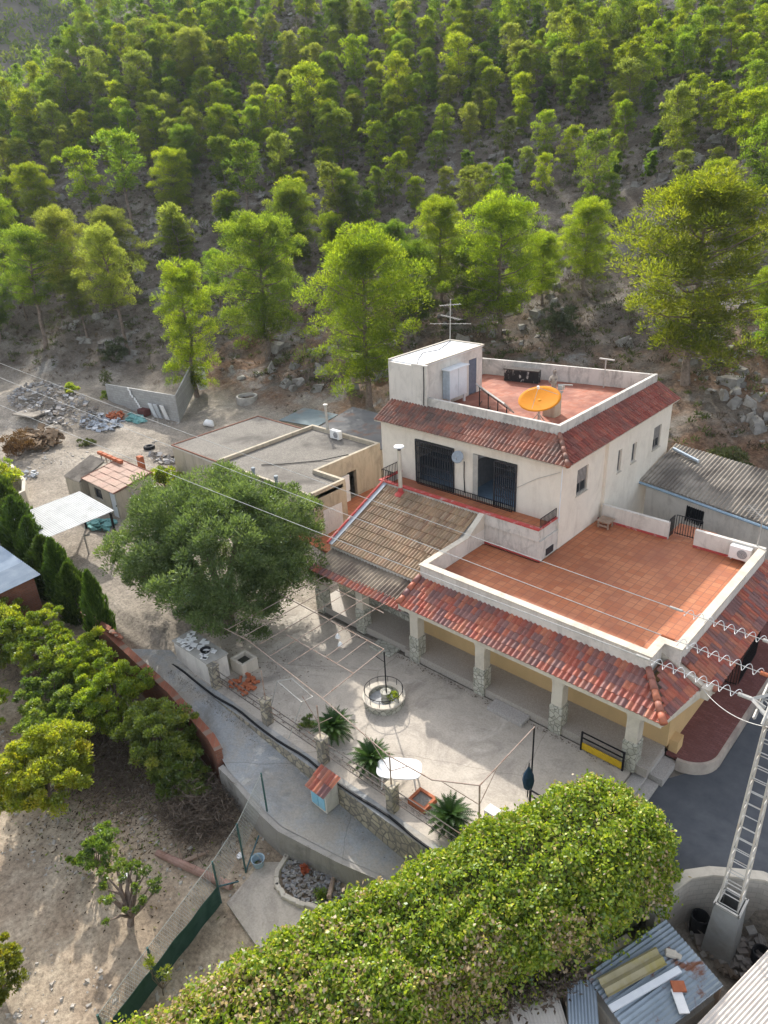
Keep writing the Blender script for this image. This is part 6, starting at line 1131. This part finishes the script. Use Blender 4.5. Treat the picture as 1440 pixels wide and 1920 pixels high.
# the big round evergreen by the patio
def leafy(name, label, cat, base, cen, rads, ncl, crad, per, leaf, mat, seed, trunk_r=.2, bend=(0,0), shell=.5, lower=-.6, group=None, limbs=7, hollow=.45, flat=.85):
    if 'citrus' in name or name in ('young_tree','gnarled_tree'): ncl = int(ncl*1.75); crad *= .68; per = int(per*1.25); leaf = (leaf[0]*.72, leaf[1]*.72); limbs += 10
    r = NPR(seed); base = Vector(base); t = thing(name, label, cat, base, group); c0 = np.array(cen, float)
    D = rdir(r, ncl*3); D = D[D[:, 2] > lower][:ncl]; q = (hollow+(1-hollow)*r.random((len(D), 1))**.6); bump_ = 1+.16*np.sin(D[:, :1]*5+seed)+.13*np.sin(D[:, 1:2]*7+D[:, 2:]*5)
    cc = c0+D*q*bump_*np.array(rads); P, dr = clumps(r, cc, crad*r.uniform(.65, 1.3, len(cc)), per, flat, .3, shell)
    ct = np.repeat(np.clip(r.normal(.5, .16, len(cc)), 0, 1), per); tone = ct+r.normal(0, .17, len(P)); rel = P-np.array(base)
    me = leaf_mesh('crown', rel, dr, leaf[0]*r.uniform(.7, 1.3, len(P)), leaf[1]*r.uniform(.8, 1.2, len(P)), tone, mat, r); link_mesh('crown', me, t)
    b = MB(); top = Vector(c0)*.75+Vector(base)*.25; fork = base.lerp(top, .45)+Vector((bend[0], bend[1], 0)); b.tube([base-Vector((0,0,.3)), base.lerp(fork, .5)+Vector((bend[0]*.6, 0, 0)), fork], [trunk_r*1.25, trunk_r, trunk_r*.85], 8)
    for i in range(limbs):
        e = Vector(cc[(i*7) % len(cc)]); m_ = fork.lerp(e, .5)+Vector((jit(random.Random(i), .2), jit(random.Random(i+9), .2), .1)); b.tube([fork-Vector((0,0,.05)), m_, e], [trunk_r*.6, trunk_r*.35, trunk_r*.12], 6, caps=False)
    b.build('trunk', M['bark'], t); return t
F_carob = foliage('evergreen_leaves', [(0,(.09,.145,.05)),(.45,(.165,.24,.082)),(1,(.29,.37,.14))], .5, .0, .3)
F_citrus = foliage('citrus_leaves', [(0,(.14,.20,.018)),(.5,(.27,.335,.026)),(.85,(.43,.44,.035)),(1,(.50,.45,.035))], .6, .015, .5)
F_darkcit = foliage('dark_citrus_leaves', [(0,(.09,.145,.024)),(.5,(.165,.235,.034)),(.9,(.29,.34,.05)),(1,(.36,.37,.05))], .58, .015, .5)
F_cyp = foliage('cypress_sprays', [(0,(.04,.075,.015)),(.5,(.085,.14,.02)),(1,(.17,.24,.035))], .45, .01, .2)
F_ivy = foliage('ivy_leaves', [(0,(.05,.105,.012)),(.35,(.155,.235,.018)),(.6,(.29,.355,.026)),(.74,(.46,.47,.05)),(.80,(.38,.27,.16)),(1,(.54,.41,.30))], .45, 0, .3)
F_dry = foliage('dry_twigs', [(0,(.10,.075,.055)),(.6,(.18,.14,.11)),(1,(.26,.21,.165))], .15, 0, 0, (1,.95,.85))
F_scrub = foliage('scrub_leaves', [(0,(.06,.075,.03)),(.6,(.115,.13,.058)),(1,(.19,.19,.10))], .4, 0, .1)
leafy('evergreen_tree', 'very large round dark green evergreen tree at the end of the patio', 'tree', (-24.6,14.9,.2), (-25.3,15.6,3.55), (4.25,4.05,3.15), 640, .56, 230, (.085,.026), F_carob, 5, .34, (.2,-.2), lower=-.75, limbs=14, hollow=.5, flat=1.0)
# citrus orchard
leafy('citrus_tree', 'bright yellow-green citrus tree, largest in the lower left orchard', 'tree', (-22.3,5.2,zg(-22.3,5.2)), (-22.3,5.2,.35), (1.75,1.75,1.35), 105, .42, 170, (.085,.042), F_citrus, 21, .1, lower=-.8)
leafy('citrus_tree', 'citrus tree with thin yellowing leaves below the cypress row', 'tree', (-29.6,8.4,zg(-29.6,8.4)), (-29.6,8.4,.75), (2.1,1.5,1.1), 80, .36, 130, (.085,.042), F_citrus, 22, .09, lower=-.7)
leafy('citrus_tree', 'citrus tree at the left edge beside the blue metal shed', 'tree', (-31.8,7.4,zg(-31.8,7.4)), (-31.8,7.4,.8), (1.8,1.6,1.2), 90, .4, 150, (.085,.042), F_citrus, 23, .09, lower=-.7)
leafy('citrus_tree', 'middle citrus tree leaning on the red brick wall', 'tree', (-24.4,8.7,zg(-24.4,8.7)), (-24.4,8.9,.3), (1.7,1.35,1.3), 85, .36, 150, (.085,.042), F_citrus, 24, .09, lower=-.75)
leafy('citrus_tree', 'darker citrus tree spreading over the lower end of the brick wall', 'tree', (-20.9,8.9,zg(-20.9,8.9)), (-21.0,9.0,-.1), (1.9,1.15,1.25), 95, .36, 150, (.085,.042), F_darkcit, 25, .09, lower=-.75)
leafy('citrus_tree', 'low dark citrus bush between the brush pile and the brick wall', 'tree', (-19.4,8.7,zg(-19.4,8.7)), (-19.5,8.8,-.9), (1.3,.9,.9), 60, .32, 130, (.08,.04), F_darkcit, 26, .07, lower=-.7)
leafy('citrus_tree', 'sparse citrus tree half bare beside the bright yellow-green one', 'tree', (-26.4,7.2,zg(-26.4,7.2)), (-26.4,7.2,.05), (1.4,1.2,1.0), 40, .32, 110, (.085,.04), F_darkcit, 27, .08, lower=-.6)
leafy('citrus_tree', 'citrus foliage cut off by the left edge above the bare soil', 'tree', (-27.9,5.0,zg(-27.9,5.0)), (-27.9,5.0,.0), (1.0,1.0,.8), 30, .32, 110, (.085,.042), F_citrus, 28, .07)
leafy('citrus_tree', 'small citrus tree in the bottom left corner', 'tree', (-17.2,1.3,-2.1), (-17.2,1.3,-.7), (.75,.75,.75), 30, .26, 110, (.08,.04), F_citrus, 29, .06)
leafy('young_tree', 'thin young tree with sparse leaves left of the gnarled tree', 'tree', (-18.6,5.0,zg(-18.6,5.0)), (-18.7,5.1,-.85), (.75,.75,.9), 26, .25, 100, (.07,.035), F_darkcit, 30, .04, limbs=10)
leafy('gnarled_tree', 'gnarled nearly bare orchard tree with a thick dark trunk', 'tree', (-16.2,4.7,-2.05), (-16.4,4.95,-.75), (1.0,.9,.75), 18, .22, 60, (.07,.035), F_darkcit, 31, .11, (-.12,.1), limbs=14, hollow=.8, lower=.05)
leafy('sapling', 'yellowing sapling by the green screen fence', 'sapling', (-13.8,4.3,-2.1), (-13.8,4.4,-1.0), (.35,.35,.6), 10, .16, 26, (.05,.025), F_citrus, 32, .02)
leafy('citrus_tree', 'citrus tree filling the gap between the brick wall and the half bare tree', 'tree', (-27.0,9.2,zg(-27.0,9.2)), (-27.0,9.2,.5), (1.6,1.1,1.1), 60, .36, 150, (.085,.042), F_citrus, 33, .08, lower=-.7)
leafy('citrus_tree', 'citrus tree behind the largest yellow-green one', 'tree', (-24.6,6.7,zg(-24.6,6.7)), (-24.6,6.7,.0), (1.4,1.1,1.0), 55, .36, 140, (.085,.042), F_darkcit, 34, .08, lower=-.7)
# cypresses
def cypress_mesh(seed, H, r0):
    r = NPR(seed); n = 5200; z = r.random(n)**.85; prof = np.sin(np.pi*np.clip(z*.86+.14, 0, 1))**.75*(1-.25*z); a = r.random(n)*6.283; lob = 1+.22*np.sin(a*5+z*9)+.14*np.sin(a*3-z*17); q = r0*prof*lob*(.55+.45*r.random(n)**.5)
    P = np.stack([q*np.cos(a), q*np.sin(a), z*H], 1); D = np.stack([np.cos(a)*.35, np.sin(a)*.35, np.ones(n)], 1)+.25*r.normal(size=(n, 3)); return leaf_mesh('crown', P, D, .16*r.uniform(.6,1.3,n), .032, np.clip(r.normal(.45,.2,n),0,1), F_cyp, r)
CY = [cypress_mesh(41, 3.6, .62), cypress_mesh(42, 3.6, .75)]
tb_ = MB(); tb_.tube([(0,0,-.4),(0,0,1.5)], [.09,.05], 6); tko = tb_.build('trunk', M['bark']); tkm = tko.data; tkm.transform(Matrix.Translation(tko.location)); bpy.data.objects.remove(tko)
cyl = ['tallest lone cypress at the near end of the brick wall','cypress nearest the lone one, ending the row by the metal shed','second cypress along the row from its near end','third cypress along the row from its near end','fourth cypress along the row beside the carport','fifth cypress along the row beside the carport','sixth cypress along the row near the curved wall','farthest cypress of the row at the left edge']
proto_c = None
for i, (x, y, s_) in enumerate(((-28.9,11.0,1.08),(-32.0,11.35,.9),(-33.4,11.4,1.0),(-35.0,11.5,1.06),(-36.8,11.7,1.05),(-38.6,11.85,1.1),(-40.4,12.1,1.12),(-42.3,12.4,1.15))):
    r_ = bpy.data.objects.new('cypress_tree', None); C.objects.link(r_); link_mesh('trunk', tkm, r_); link_mesh('crown', CY[i % 2], r_); r_.location = (x, y, zg(x, y)-.1); r_.scale = (s_*.95, s_*.95, s_*1.12) if i == 0 else (s_*1.4, s_*(1.25+.2*(i % 2)), s_*(.9+.1*((i*7) % 3))); r_.rotation_euler = (0, 0, i*1.3); tag(r_, cyl[i], 'tree', 'cypress row by the yard')
# ivy over the old roof
IV = np.array([(-5.75,15.05,1.75,1.95),(-6.65,12.7,2.05,1.78),(-7.95,10,1.85,1.55),(-9.05,7,1.85,1.3),(-10.0,4,1.85,1.0),(-11.0,.5,1.85,.6)])
def ivy_point(r, n):
    t = r.random(n)**.8; s_ = t*(len(IV)-1); i = np.minimum(s_.astype(int), len(IV)-2); f = (s_-i)[:, None]; q = IV[i]*(1-f)+IV[i+1]*f; tg = unit(np.concatenate([(IV[i+1]-IV[i])[:, :2], np.zeros((n,1))], 1)); sd2 = np.stack([-tg[:,1], tg[:,0], np.zeros(n)], 1)
    a = r.uniform(-.1, math.pi+.1, n); ca, sa = np.cos(a), np.sin(a); w_ = q[:, 2]*np.sign(ca)*np.abs(ca)**.75; zb = np.where(ca > 0, -.35, -1.4); h = (q[:, 3]-zb)*np.sign(sa)*np.abs(sa)**.5
    P = np.stack([q[:, 0], q[:, 1], zb], 1)+sd2*w_[:, None]; P[:, 2] += h; N_ = unit(sd2*(ca/q[:, 2]*1.5)[:, None]+np.array([0,0,1.])*(np.abs(sa)+.05)[:, None]); return P, N_, t
r = NPR(51); P, N_, t = ivy_point(r, 105000)
cap_n = 15000; D = rdir(r, cap_n); D[:, 2] = np.abs(D[:, 2]); tg = unit((IV[0]-IV[1])[None, :2])[0]; D[:, :2] = np.where((D[:, :2]@tg)[:, None] < 0, -D[:, :2], D[:, :2])
Pc = np.stack([IV[0,0]+D[:,0]*1.75, IV[0,1]+D[:,1]*1.65, -.9+(IV[0,3]+.9)*np.sign(D[:,2])*np.abs(D[:,2])**.6], 1); P = np.concatenate([P, Pc]); N_ = np.concatenate([N_, D])
bmp = (vnoise(P[:,0]+P[:,2]*.31, P[:,1]-P[:,2]*.27, .8, 61)+vnoise(P[:,2]*1.1+P[:,1]*.3, P[:,0]*.9, .7, 65)-1)*.26+(vnoise(P[:,0]*1.2-P[:,2]*.6, P[:,1]+P[:,2]*.8, .33, 62)-.5)*.34
P = P+N_*(bmp+r.random(len(P))*.2+(r.random(len(P)) < .05)*r.random(len(P))*.25)[:, None]+r.normal(0,.035,P.shape); dd = unit(np.cross(N_, rdir(r, len(P)))+.5*N_*r.normal(size=(len(P),1))+np.array([0,0,-.35]))
dryp = vnoise(P[:,0], P[:,1], 1.6, 63)*.6+vnoise(P[:,0], P[:,1], .5, 64)*.4; tone = np.clip(r.normal(.46, .19, len(P)), 0, .76); isdry = r.random(len(P)) < np.clip((dryp-.42)*1.4, .03, .5)*(P[:,2] > -.3); tone = np.where(isdry, r.uniform(.78, 1, len(P)), tone)
iv = thing('ivy', 'huge mound of glossy ivy with dry leaves smothering an old roof', 'ivy', (-7.5,9,-2.2)); o0 = np.array(iv.location)
link_mesh('leaves', leaf_mesh('leaves', P-o0, dd, (.056*r.uniform(.6,1.35,len(P))), .044*r.uniform(.7,1.2,len(P)), tone, F_ivy, r), iv)
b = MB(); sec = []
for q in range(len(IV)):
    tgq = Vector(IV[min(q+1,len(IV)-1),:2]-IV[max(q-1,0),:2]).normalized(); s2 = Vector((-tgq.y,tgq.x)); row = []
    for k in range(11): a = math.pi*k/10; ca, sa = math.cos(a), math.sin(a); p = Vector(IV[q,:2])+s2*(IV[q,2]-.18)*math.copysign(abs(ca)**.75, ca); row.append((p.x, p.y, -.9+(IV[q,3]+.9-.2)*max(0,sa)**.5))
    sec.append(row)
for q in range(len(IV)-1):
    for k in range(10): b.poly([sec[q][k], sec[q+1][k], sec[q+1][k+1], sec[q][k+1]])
b.poly(sec[0]); b.build('inner_hull', plain('dark_ivy_hull',(.07,.075,.03),.95), iv)  # dark hull added inside the mound, closing the gaps behind the leaves
wall_line('tan_wall', 'tan rendered wall showing under the lower edge of the ivy', [(-7.6,6.0),(-6.9,8.2),(-6.2,9.6),(-5.2,11.4),(-4.3,13.5)], -2.5, -.7, .25, M['oldwall'])
b2, d2_ = [], []
r = NPR(52); n = 2600; tt = r.random(n); px_ = -7.3+tt*2.4+r.normal(0,.25,n); py_ = 8.0+tt*3.6+r.normal(0,.25,n); Pd = np.stack([px_, py_, -.55+r.normal(0,.16,n)], 1)
o_ = link_mesh('dead_ivy', leaf_mesh('dead_ivy', Pd-Pd.mean(0), rdir(r, n)+np.array([0,0,-.5]), .08, .035, r.random(n), F_dry, r), None, Pd.mean(0)); tag(o_, 'fringe of dead brown ivy hanging over the tin roofs', 'dead ivy', kind='stuff')
# cycads
def cycad(x, y, label, s_=1.0, seed=1):
    t = thing('cycad', label, 'plant', (x, y, 0), 'cycads along the patio fence'); rn = random.Random(seed); b = MB(); b.tube([(x,y,0),(x,y,.35*s_)], [.17*s_,.14*s_], 9); b.build('trunk', M['bark'], t); b = MB()
    for i in range(64):
        a = i*2.4; e = R(82-i*1.3); Lf = (.62+.28*rn.random())*s_; o_ = Vector((x,y,.36*s_)); prev = o_; up = e; pts = [o_]
        for k in range(6): d = Vector((math.cos(a)*math.cos(up),math.sin(a)*math.cos(up),math.sin(up))); prev = prev+d*Lf/6; pts.append(prev); up -= .17
        sd3 = Vector((-math.sin(a),math.cos(a),0))
        b.k = rn.random()
        b.tube(pts, [.01,.009,.008,.007,.005,.003,.002], 3, caps=False)
        for k in range(1, 7):
            for h_ in (0,.33,.66):
                p = pts[k-1].lerp(pts[k], h_); d = (pts[k]-pts[k-1]).normalized(); l_ = .15*s_*math.sin(math.pi*min(.97,(k-1+h_)/6*.85+.15))
                for g in (-1,1): q = p+(sd3*g+d*.55+Vector((0,0,.12))).normalized()*l_; wv = d*.017*s_*1.3; b.poly([p-wv,p+wv,q])
    b.build('fronds', F_cycad, t)
F_cycad = foliage('cycad_fronds', [(0,(.018,.045,.010)),(.5,(.03,.07,.013)),(1,(.06,.115,.02))], .25, 0, .1)
cycad(-15.75,13.2,'cycad in front of the fountain, left of the three',1.12,1); cycad(-13.6,12.95,'cycad beside the white oval table, middle of the three',1.12,2); cycad(-10.0,12.75,'cycad near the ivy, right of the three',1.1,3)
def shrub(name, label, c, rads, ncl, crad, per, leaf, mat, seed, cat='shrub', lower=-.3):
    r = NPR(seed); t = thing(name, label, cat, (c[0], c[1], zg(c[0],c[1]))); z0 = zg(c[0],c[1]); D = rdir(r, ncl*4); D = D[D[:,2] > lower][:ncl]; cc = np.array([c[0],c[1],z0+rads[2]*.45])+D*np.array(rads)*(.35+.65*r.random((len(D),1))); P, dr = clumps(r, cc, crad*r.uniform(.7,1.3,len(cc)), per)
    tone = np.repeat(r.normal(.5,.17,len(cc)), per)+r.normal(0,.16,len(P)); link_mesh('foliage', leaf_mesh('foliage', P-np.array(t.location), dr, leaf[0]*r.uniform(.7,1.3,len(P)), leaf[1], tone, mat, r), t)
    b = MB()
    for i in range(5): e = Vector(cc[i % len(cc)]); b.tube([(c[0],c[1],z0-.1), e], [.04,.012], 5)
    b.build('stem', M['bark'], t); return t
F_olive = foliage('olive_shrub_leaves', [(0,(.06,.075,.035)),(.5,(.095,.115,.055)),(1,(.15,.165,.09))], .35, 0, .3)
for a_ in (('shrub','dark rounded shrub on the bank above the block wall',(-71.5,36.0),(1.9,1.5,1.6),26,.5,90,(.12,.05),F_olive,1),
 ('shrub','dark round shrub on the orange slope behind the roof parapet',(-30.0,53.3),(1.7,1.5,2.0),34,.5,90,(.12,.05),F_olive,2),
 ('shrub','green shrub on the rocky bank behind the long shed',(-12.3,43.5),(1.3,1.0,.9),20,.4,80,(.11,.05),F_scrub,3),
 ('shrub','low shrub just right of the house back corner',(-12.6,38.2),(1.6,.9,.7),20,.35,80,(.11,.05),F_scrub,4),
 ('shrub','leafy green bush behind the curved pale wall',(-49.8,14.6),(2.2,1.6,1.6),44,.5,110,(.11,.06),F_citrus,5),
 ('dry_bush','reddish brown dry bush beside the heap of cuttings',(-55.2,18.3),(1.7,1.2,1.3),30,.45,90,(.12,.03),foliage('rusty_leaves',[(0,(.10,.055,.025)),(1,(.22,.12,.06))],.3,0,.1),6),
 ('shrub','bright green weed on top of the rubbish heap',(-64.0,27.3),(1.1,.6,.5),14,.3,80,(.11,.05),F_citrus,7),
 ('shrub','yellow-green weed left of the block wall',(-61.9,29.6),(.8,.5,.7),12,.3,80,(.11,.05),F_citrus,8),
 ('shrub','bright shrub between the small shed and the outbuilding',(-40.6,21.9),(1.6,1.0,1.1),24,.4,100,(.1,.05),F_citrus,9),
 ('shrub','green plant at the end of the hose by the ivy',(-9.4,12.05),(.8,.5,.9),20,.28,90,(.07,.035),F_darkcit,10),
 ('shrub','little green plant by the second fence post',(-16.9,12.9),(.28,.25,.5),8,.16,60,(.07,.02),F_darkcit,11),
 ('shrub','pale weeds on the bank behind the bluish roof',(-43.2,36.6),(1.5,.8,.5),16,.3,70,(.11,.04),F_scrub,12),
 ('shrub','small weeds beside the dirt track',(-53.2,22.6),(1.0,.7,.25),12,.2,60,(.08,.04),F_scrub,13),
 ('shrub','small dark weed in the gravel bed',(-12.5,9.3),(.25,.25,.3),8,.13,50,(.06,.02),F_darkcit,14),
 ('shrub','thin bare tree on the bank left of the block wall',(-65.0,31.0),(1.0,.7,1.6),14,.35,40,(.12,.03),F_scrub,15)): shrub(*a_)
t = thing('fountain_plant', 'small yellow-green plant growing in the fountain', 'plant', (-15.2,15.95,.1)); r = NPR(71); cc = np.array([-15.2,15.95,.45])+r.normal(size=(12,3))*np.array([.14,.14,.12]); P, dr = clumps(r, cc, np.full(12,.1), 40); link_mesh('foliage', leaf_mesh('foliage', P-np.array(t.location), dr, .045, .02, r.random(len(P)), F_citrus, r), t)
b = MB(); b.tube([(-15.2,15.95,.1),(-15.2,15.95,.45)], .015, 5); b.build('stem', M['bark'], t)
# dry brush heaps
def brush(label, c, rads, n, seed):
    r = NPR(seed); P = r.normal(size=(n,3))*np.array(rads)*.5; P[:,2] = np.abs(P[:,2]); P[:,2] += np.array([zg(c[0]+p[0], c[1]+p[1]) for p in P]); P[:,0] += c[0]; P[:,1] += c[1]; D = rdir(r, n); D[:,2] *= .5
    o = link_mesh('brush_heap', leaf_mesh('brush_heap', P-P.mean(0), D, .22*r.uniform(.4,1.5,n), .012, r.random(n), F_dry, r), None, P.mean(0)); tag(o, label, 'brush heap', kind='stuff')
brush('big tangle of dry brown branches at the foot of the retaining wall', (-18.0,8.6), (1.5,1.1,.9), 5200, 81); brush('dry fallen twigs under the orchard trees', (-22.8,7.6), (3.4,1.6,.35), 5200, 82); brush('dry twigs under the citrus trees near the metal shed', (-28.5,8.6), (2.6,1.4,.4), 3000, 83)
b = MB(); b.tube([(-17.0,7.1,-1.85),(-16.7,7.5,-1.7),(-16.6,7.9,-1.75)], [.09,.07,.05], 7); b.tube([(-17.0,7.1,-1.85),(-17.3,7.2,-1.5)], [.06,.03], 6); tag(b.build('stump', M['wood']), 'pale crooked branch lying below the brush heap', 'branch')
# scrub, stones and rocks scattered on the slope
def field(name, label, n, size, per, mat, seed, keep, leafL, leafW):
    r = NPR(seed); x = r.uniform(-150,-2,n*4); y = r.uniform(28,150,n*4); k = keep(r, x, y); x, y = x[k][:n], y[k][:n]; z = np.array([zg(a, c_) for a, c_ in zip(x, y)]); m_ = len(x)
    cc = np.stack([x, y, z+.15], 1); P, D = clumps(r, cc, size*r.uniform(.5,1.5,m_), per, .7, .6, .3); tone = np.repeat(r.random(m_), per)*.7+r.random(len(P))*.3
    o = link_mesh(name, leaf_mesh(name, P, D, leafL*r.uniform(.6,1.4,len(P)), leafW, tone, mat, r)); tag(o, label, 'scrub', kind='stuff')
field('scrub', 'low grey-green scrub dotted over the rocky hillside', 11000, .5, 20, F_scrub, 91, lambda r, x, y: (hill(x,y) > 1.2)*(vnoise(x,y,7,92) > .3), .15, .045)
field('dry_scrub', 'brown dry undergrowth between the hillside pines', 7000, .4, 16, foliage('brown_scrub', [(0,(.05,.04,.028)),(.6,(.11,.085,.06)),(1,(.19,.15,.105))], .2, 0, 0), 191, lambda r, x, y: (hill(x,y) > 1.0)*(vnoise(x,y,6,192) > .35), .15, .03)
field('dry_grass', 'dry grass tufts on the bank behind the yard', 2600, .28, 12, F_dry, 93, lambda r, x, y: (hill(x,y) > .1)*(hill(x,y) < 9)*(vnoise(x,y,5,94) > .4), .16, .02)
def rocks(name, label, pts, smin, smax, mat, seed):
    r = NPR(seed); base = np.array([(-1,-1,-1),(1,-1,-1),(1,1,-1),(-1,1,-1),(-.6,-.6,.8),(.7,-.5,.9),(.5,.7,.7),(-.7,.5,1.)]); F = [(3,2,1,0),(4,5,6,7),(0,1,5,4),(1,2,6,5),(2,3,7,6),(3,0,4,7)]; V = []; FF = []
    for i, (x, y) in enumerate(pts):
        s_ = smin+(smax-smin)*r.random()**3; v_ = (base+r.normal(size=(8,3))*.28)*s_*np.array([1,r.uniform(.6,1.2),r.uniform(.35,.8)]); a = r.random()*6.28; c_, n_ = math.cos(a), math.sin(a); v_[:, :2] = v_[:, :2]@np.array([[c_,-n_],[n_,c_]]); v_ += np.array([x, y, zg(x, y)+s_*.1]); V += v_.tolist(); FF += [tuple(8*i+k for k in f) for f in F]
    me = bpy.data.meshes.new(name); me.from_pydata(V, [], FF); me.update(); at = me.attributes.new('tone','FLOAT','FACE'); at.data.foreach_set('value', np.repeat(r.random(len(pts)),6).astype('f')); me.materials.append(mat); o = link_mesh(name, me); tag(o, label, 'rocks', kind='stuff')
M['rock'] = weathered('grey_limestone', (.21,.195,.175), (.32,.30,.27), (.16,.14,.115), 3, .8, .95, (.5,.65), .03, tone=.25)
r = NPR(95); x = r.uniform(-140,-4,12000); y = r.uniform(36,150,12000); k = (hill(x,y) > 1)*(vnoise(x,y,9,96)+.35*vnoise(x,y,2.5,97) > .66); rocks('rocks', 'grey limestone rocks and scree on the hillside', np.stack([x[k],y[k]],1)[:4200], .07, .75, M['rock'], 98)
x = r.uniform(-20,-3,1200); y = r.uniform(37,62,1200); k = vnoise(x,y,4,99) > .55; rocks('rocks', 'pale boulders on the cut bank at the right', np.stack([x[k],y[k]],1)[:200], .08, .4, M['rock'], 100)
x = r.uniform(-30,-11,2600); y = r.uniform(-1,9.6,2600); k = vnoise(x,y,2.2,101) > .45; rocks('stones', 'small stones strewn over the orchard soil', np.stack([x[k],y[k]],1)[:1300], .02, .09, plain('pale_stone',(.42,.38,.33),.9), 102)
x = r.uniform(-66,-41,2000); y = r.uniform(14,31,2000); k = vnoise(x,y,3,103) > .5; rocks('stones', 'small stones strewn over the dirt yard', np.stack([x[k],y[k]],1)[:800], .03, .12, plain('pale_stone',(.40,.37,.33),.9), 104)
# the farther ridge on the left with its wood
def ridge(x, y): s_ = -x*.93+y*.37; q_ = x*.37+y*.93; return np.clip((s_-235)*.55, -20, 100)+8*np.sin(q_*.02+1)+4*np.sin(s_*.05)
fx, fy = np.meshgrid(np.arange(-620,-180,9.), np.arange(-160,420,9.)); fz = ridge(fx, fy); b = MB(); ny_, nx_ = fx.shape; b.v = list(zip(fx.ravel().tolist(), fy.ravel().tolist(), fz.ravel().tolist()))
for j in range(ny_-1):
    for i in range(nx_-1): b.f.append((j*nx_+i, j*nx_+i+1, (j+1)*nx_+i+1, (j+1)*nx_+i)); b.c.append(.5)
tag(b.build('hills', weathered('far_soil', (.15,.13,.10), (.22,.19,.15), None, .1, bumpd=0), smooth=True), kind='structure')
r = NPR(111); n = 5200; x = r.uniform(-460,-225,n); y = r.uniform(-60,330,n); cc = np.stack([x, y, ridge(x, y)+2.0], 1); P, D = clumps(r, cc, 2.6*r.uniform(.7,1.3,n), 26, 1.2); o = link_mesh('far_wood', leaf_mesh('far_wood', P, D, .8, .38, np.repeat(r.random(n),26)*.6+r.random(len(P))*.4, PINE_M['green'], r)); tag(o, 'distant pine wood on the hazy far ridge', 'wood', kind='stuff')

# hazy air
b = MB(); b.box(-660, -195, -12, 110, 460, 135); hz = b.build('haze', bpy.data.materials.new('hazy_air')); hm = hz.data.materials[0]; hm.use_nodes = True; nt = hm.node_tree
for n_ in list(nt.nodes):
    if n_.type != 'OUTPUT_MATERIAL': nt.nodes.remove(n_)
pv = nt.nodes.new('ShaderNodeVolumePrincipled'); pv.inputs['Color'].default_value = (.80,.90,1.0,1); pv.inputs['Density'].default_value = .00015; pv.inputs['Anisotropy'].default_value = .2
nt.links.new(pv.outputs[0], [n_ for n_ in nt.nodes if n_.type == 'OUTPUT_MATERIAL'][0].inputs['Volume']); tag(hz, kind='stuff')

# fallen leaves and fruit
def litter(name, label, cx_, cy_, sx_, sy_, n, L_, mat, seed, zoff=.02, dense=None):
    r = NPR(seed); x = cx_+r.normal(0, sx_, n); y = cy_+r.normal(0, sy_, n)
    if dense: x, y = dense(r, n)
    P = np.stack([x, y, np.array([zoff+zg(a, c_) for a, c_ in zip(x, y)])], 1); D = rdir(r, n); D[:, 2] *= .25
    o = link_mesh(name, leaf_mesh(name, P-P.mean(0), D, L_*r.uniform(.5,1.5,n), L_*.5, r.random(n), mat, r), None, P.mean(0)); tag(o, label, 'litter', kind='stuff')
litter('fallen_leaves', 'dark fallen leaves and fruit over the orchard soil', -21.5, 6.2, 2.6, 1.4, 1900, .045, foliage('dark_litter', [(0,(.05,.035,.025)),(.7,(.12,.08,.05)),(1,(.30,.19,.05))], .1, 0, 0), 121)
def along(r, n):
    t = r.random(n); x = -24+t*13.5; y = 11.58-np.abs(r.normal(0,.16,n)); return x, y
litter('leaf_litter', 'brown leaf litter along the foot of the rubble wall', 0, 0, 0, 0, 2600, .045, F_dry, 122, .16, along)
litter('weeds', 'sparse green weeds over the orchard soil', -22.5, 7.0, 3.5, 1.2, 900, .07, F_darkcit, 123, .04)

def patio_edges(r, n):
    k = r.random(n); x = np.where(k < .45, r.uniform(-24,-9,n), np.where(k < .75, r.uniform(-22,-7,n), r.normal(-21.5,1.8,n))); y = np.where(k < .45, 12.35+np.abs(r.normal(0,.3,n)), np.where(k < .75, 18.4-np.abs(r.normal(0,.12,n)), r.normal(14.6,1.2,n))); return x, y
litter('leaf_litter', 'dry leaves blown along the edges of the patio', 0, 0, 0, 0, 1500, .035, F_dry, 124, .155, patio_edges)
cbl = MB(); cbl.tube([(-24.3,31.5,10.07),(-23.6,29.6,10.07),(-23.9,28.6,10.07),(-23.2,27.4,10.08),(-22.6,26.6,10.12)], .016, 5); tag(cbl.build('cable', M['black']), 'black aerial cable lying across the stair house roof', 'cable')
cbl = MB(); cbl.tube([(-22.1,26.48,10.05),(-22.1,26.47,9.0),(-22.15,26.48,8.1)], .022, 5); tag(cbl.build('cable', M['black']), 'black cable running down the stair house front corner', 'cable')
cbl = MB(); cbl.tube([(-13.85,25.44,6.9),(-15.0,25.46,6.3),(-16.0,25.47,5.6)], .012, 4); tag(cbl.build('cable', M['galv']), 'thin grey cable sloping across the front wall by the drainpipe', 'cable')
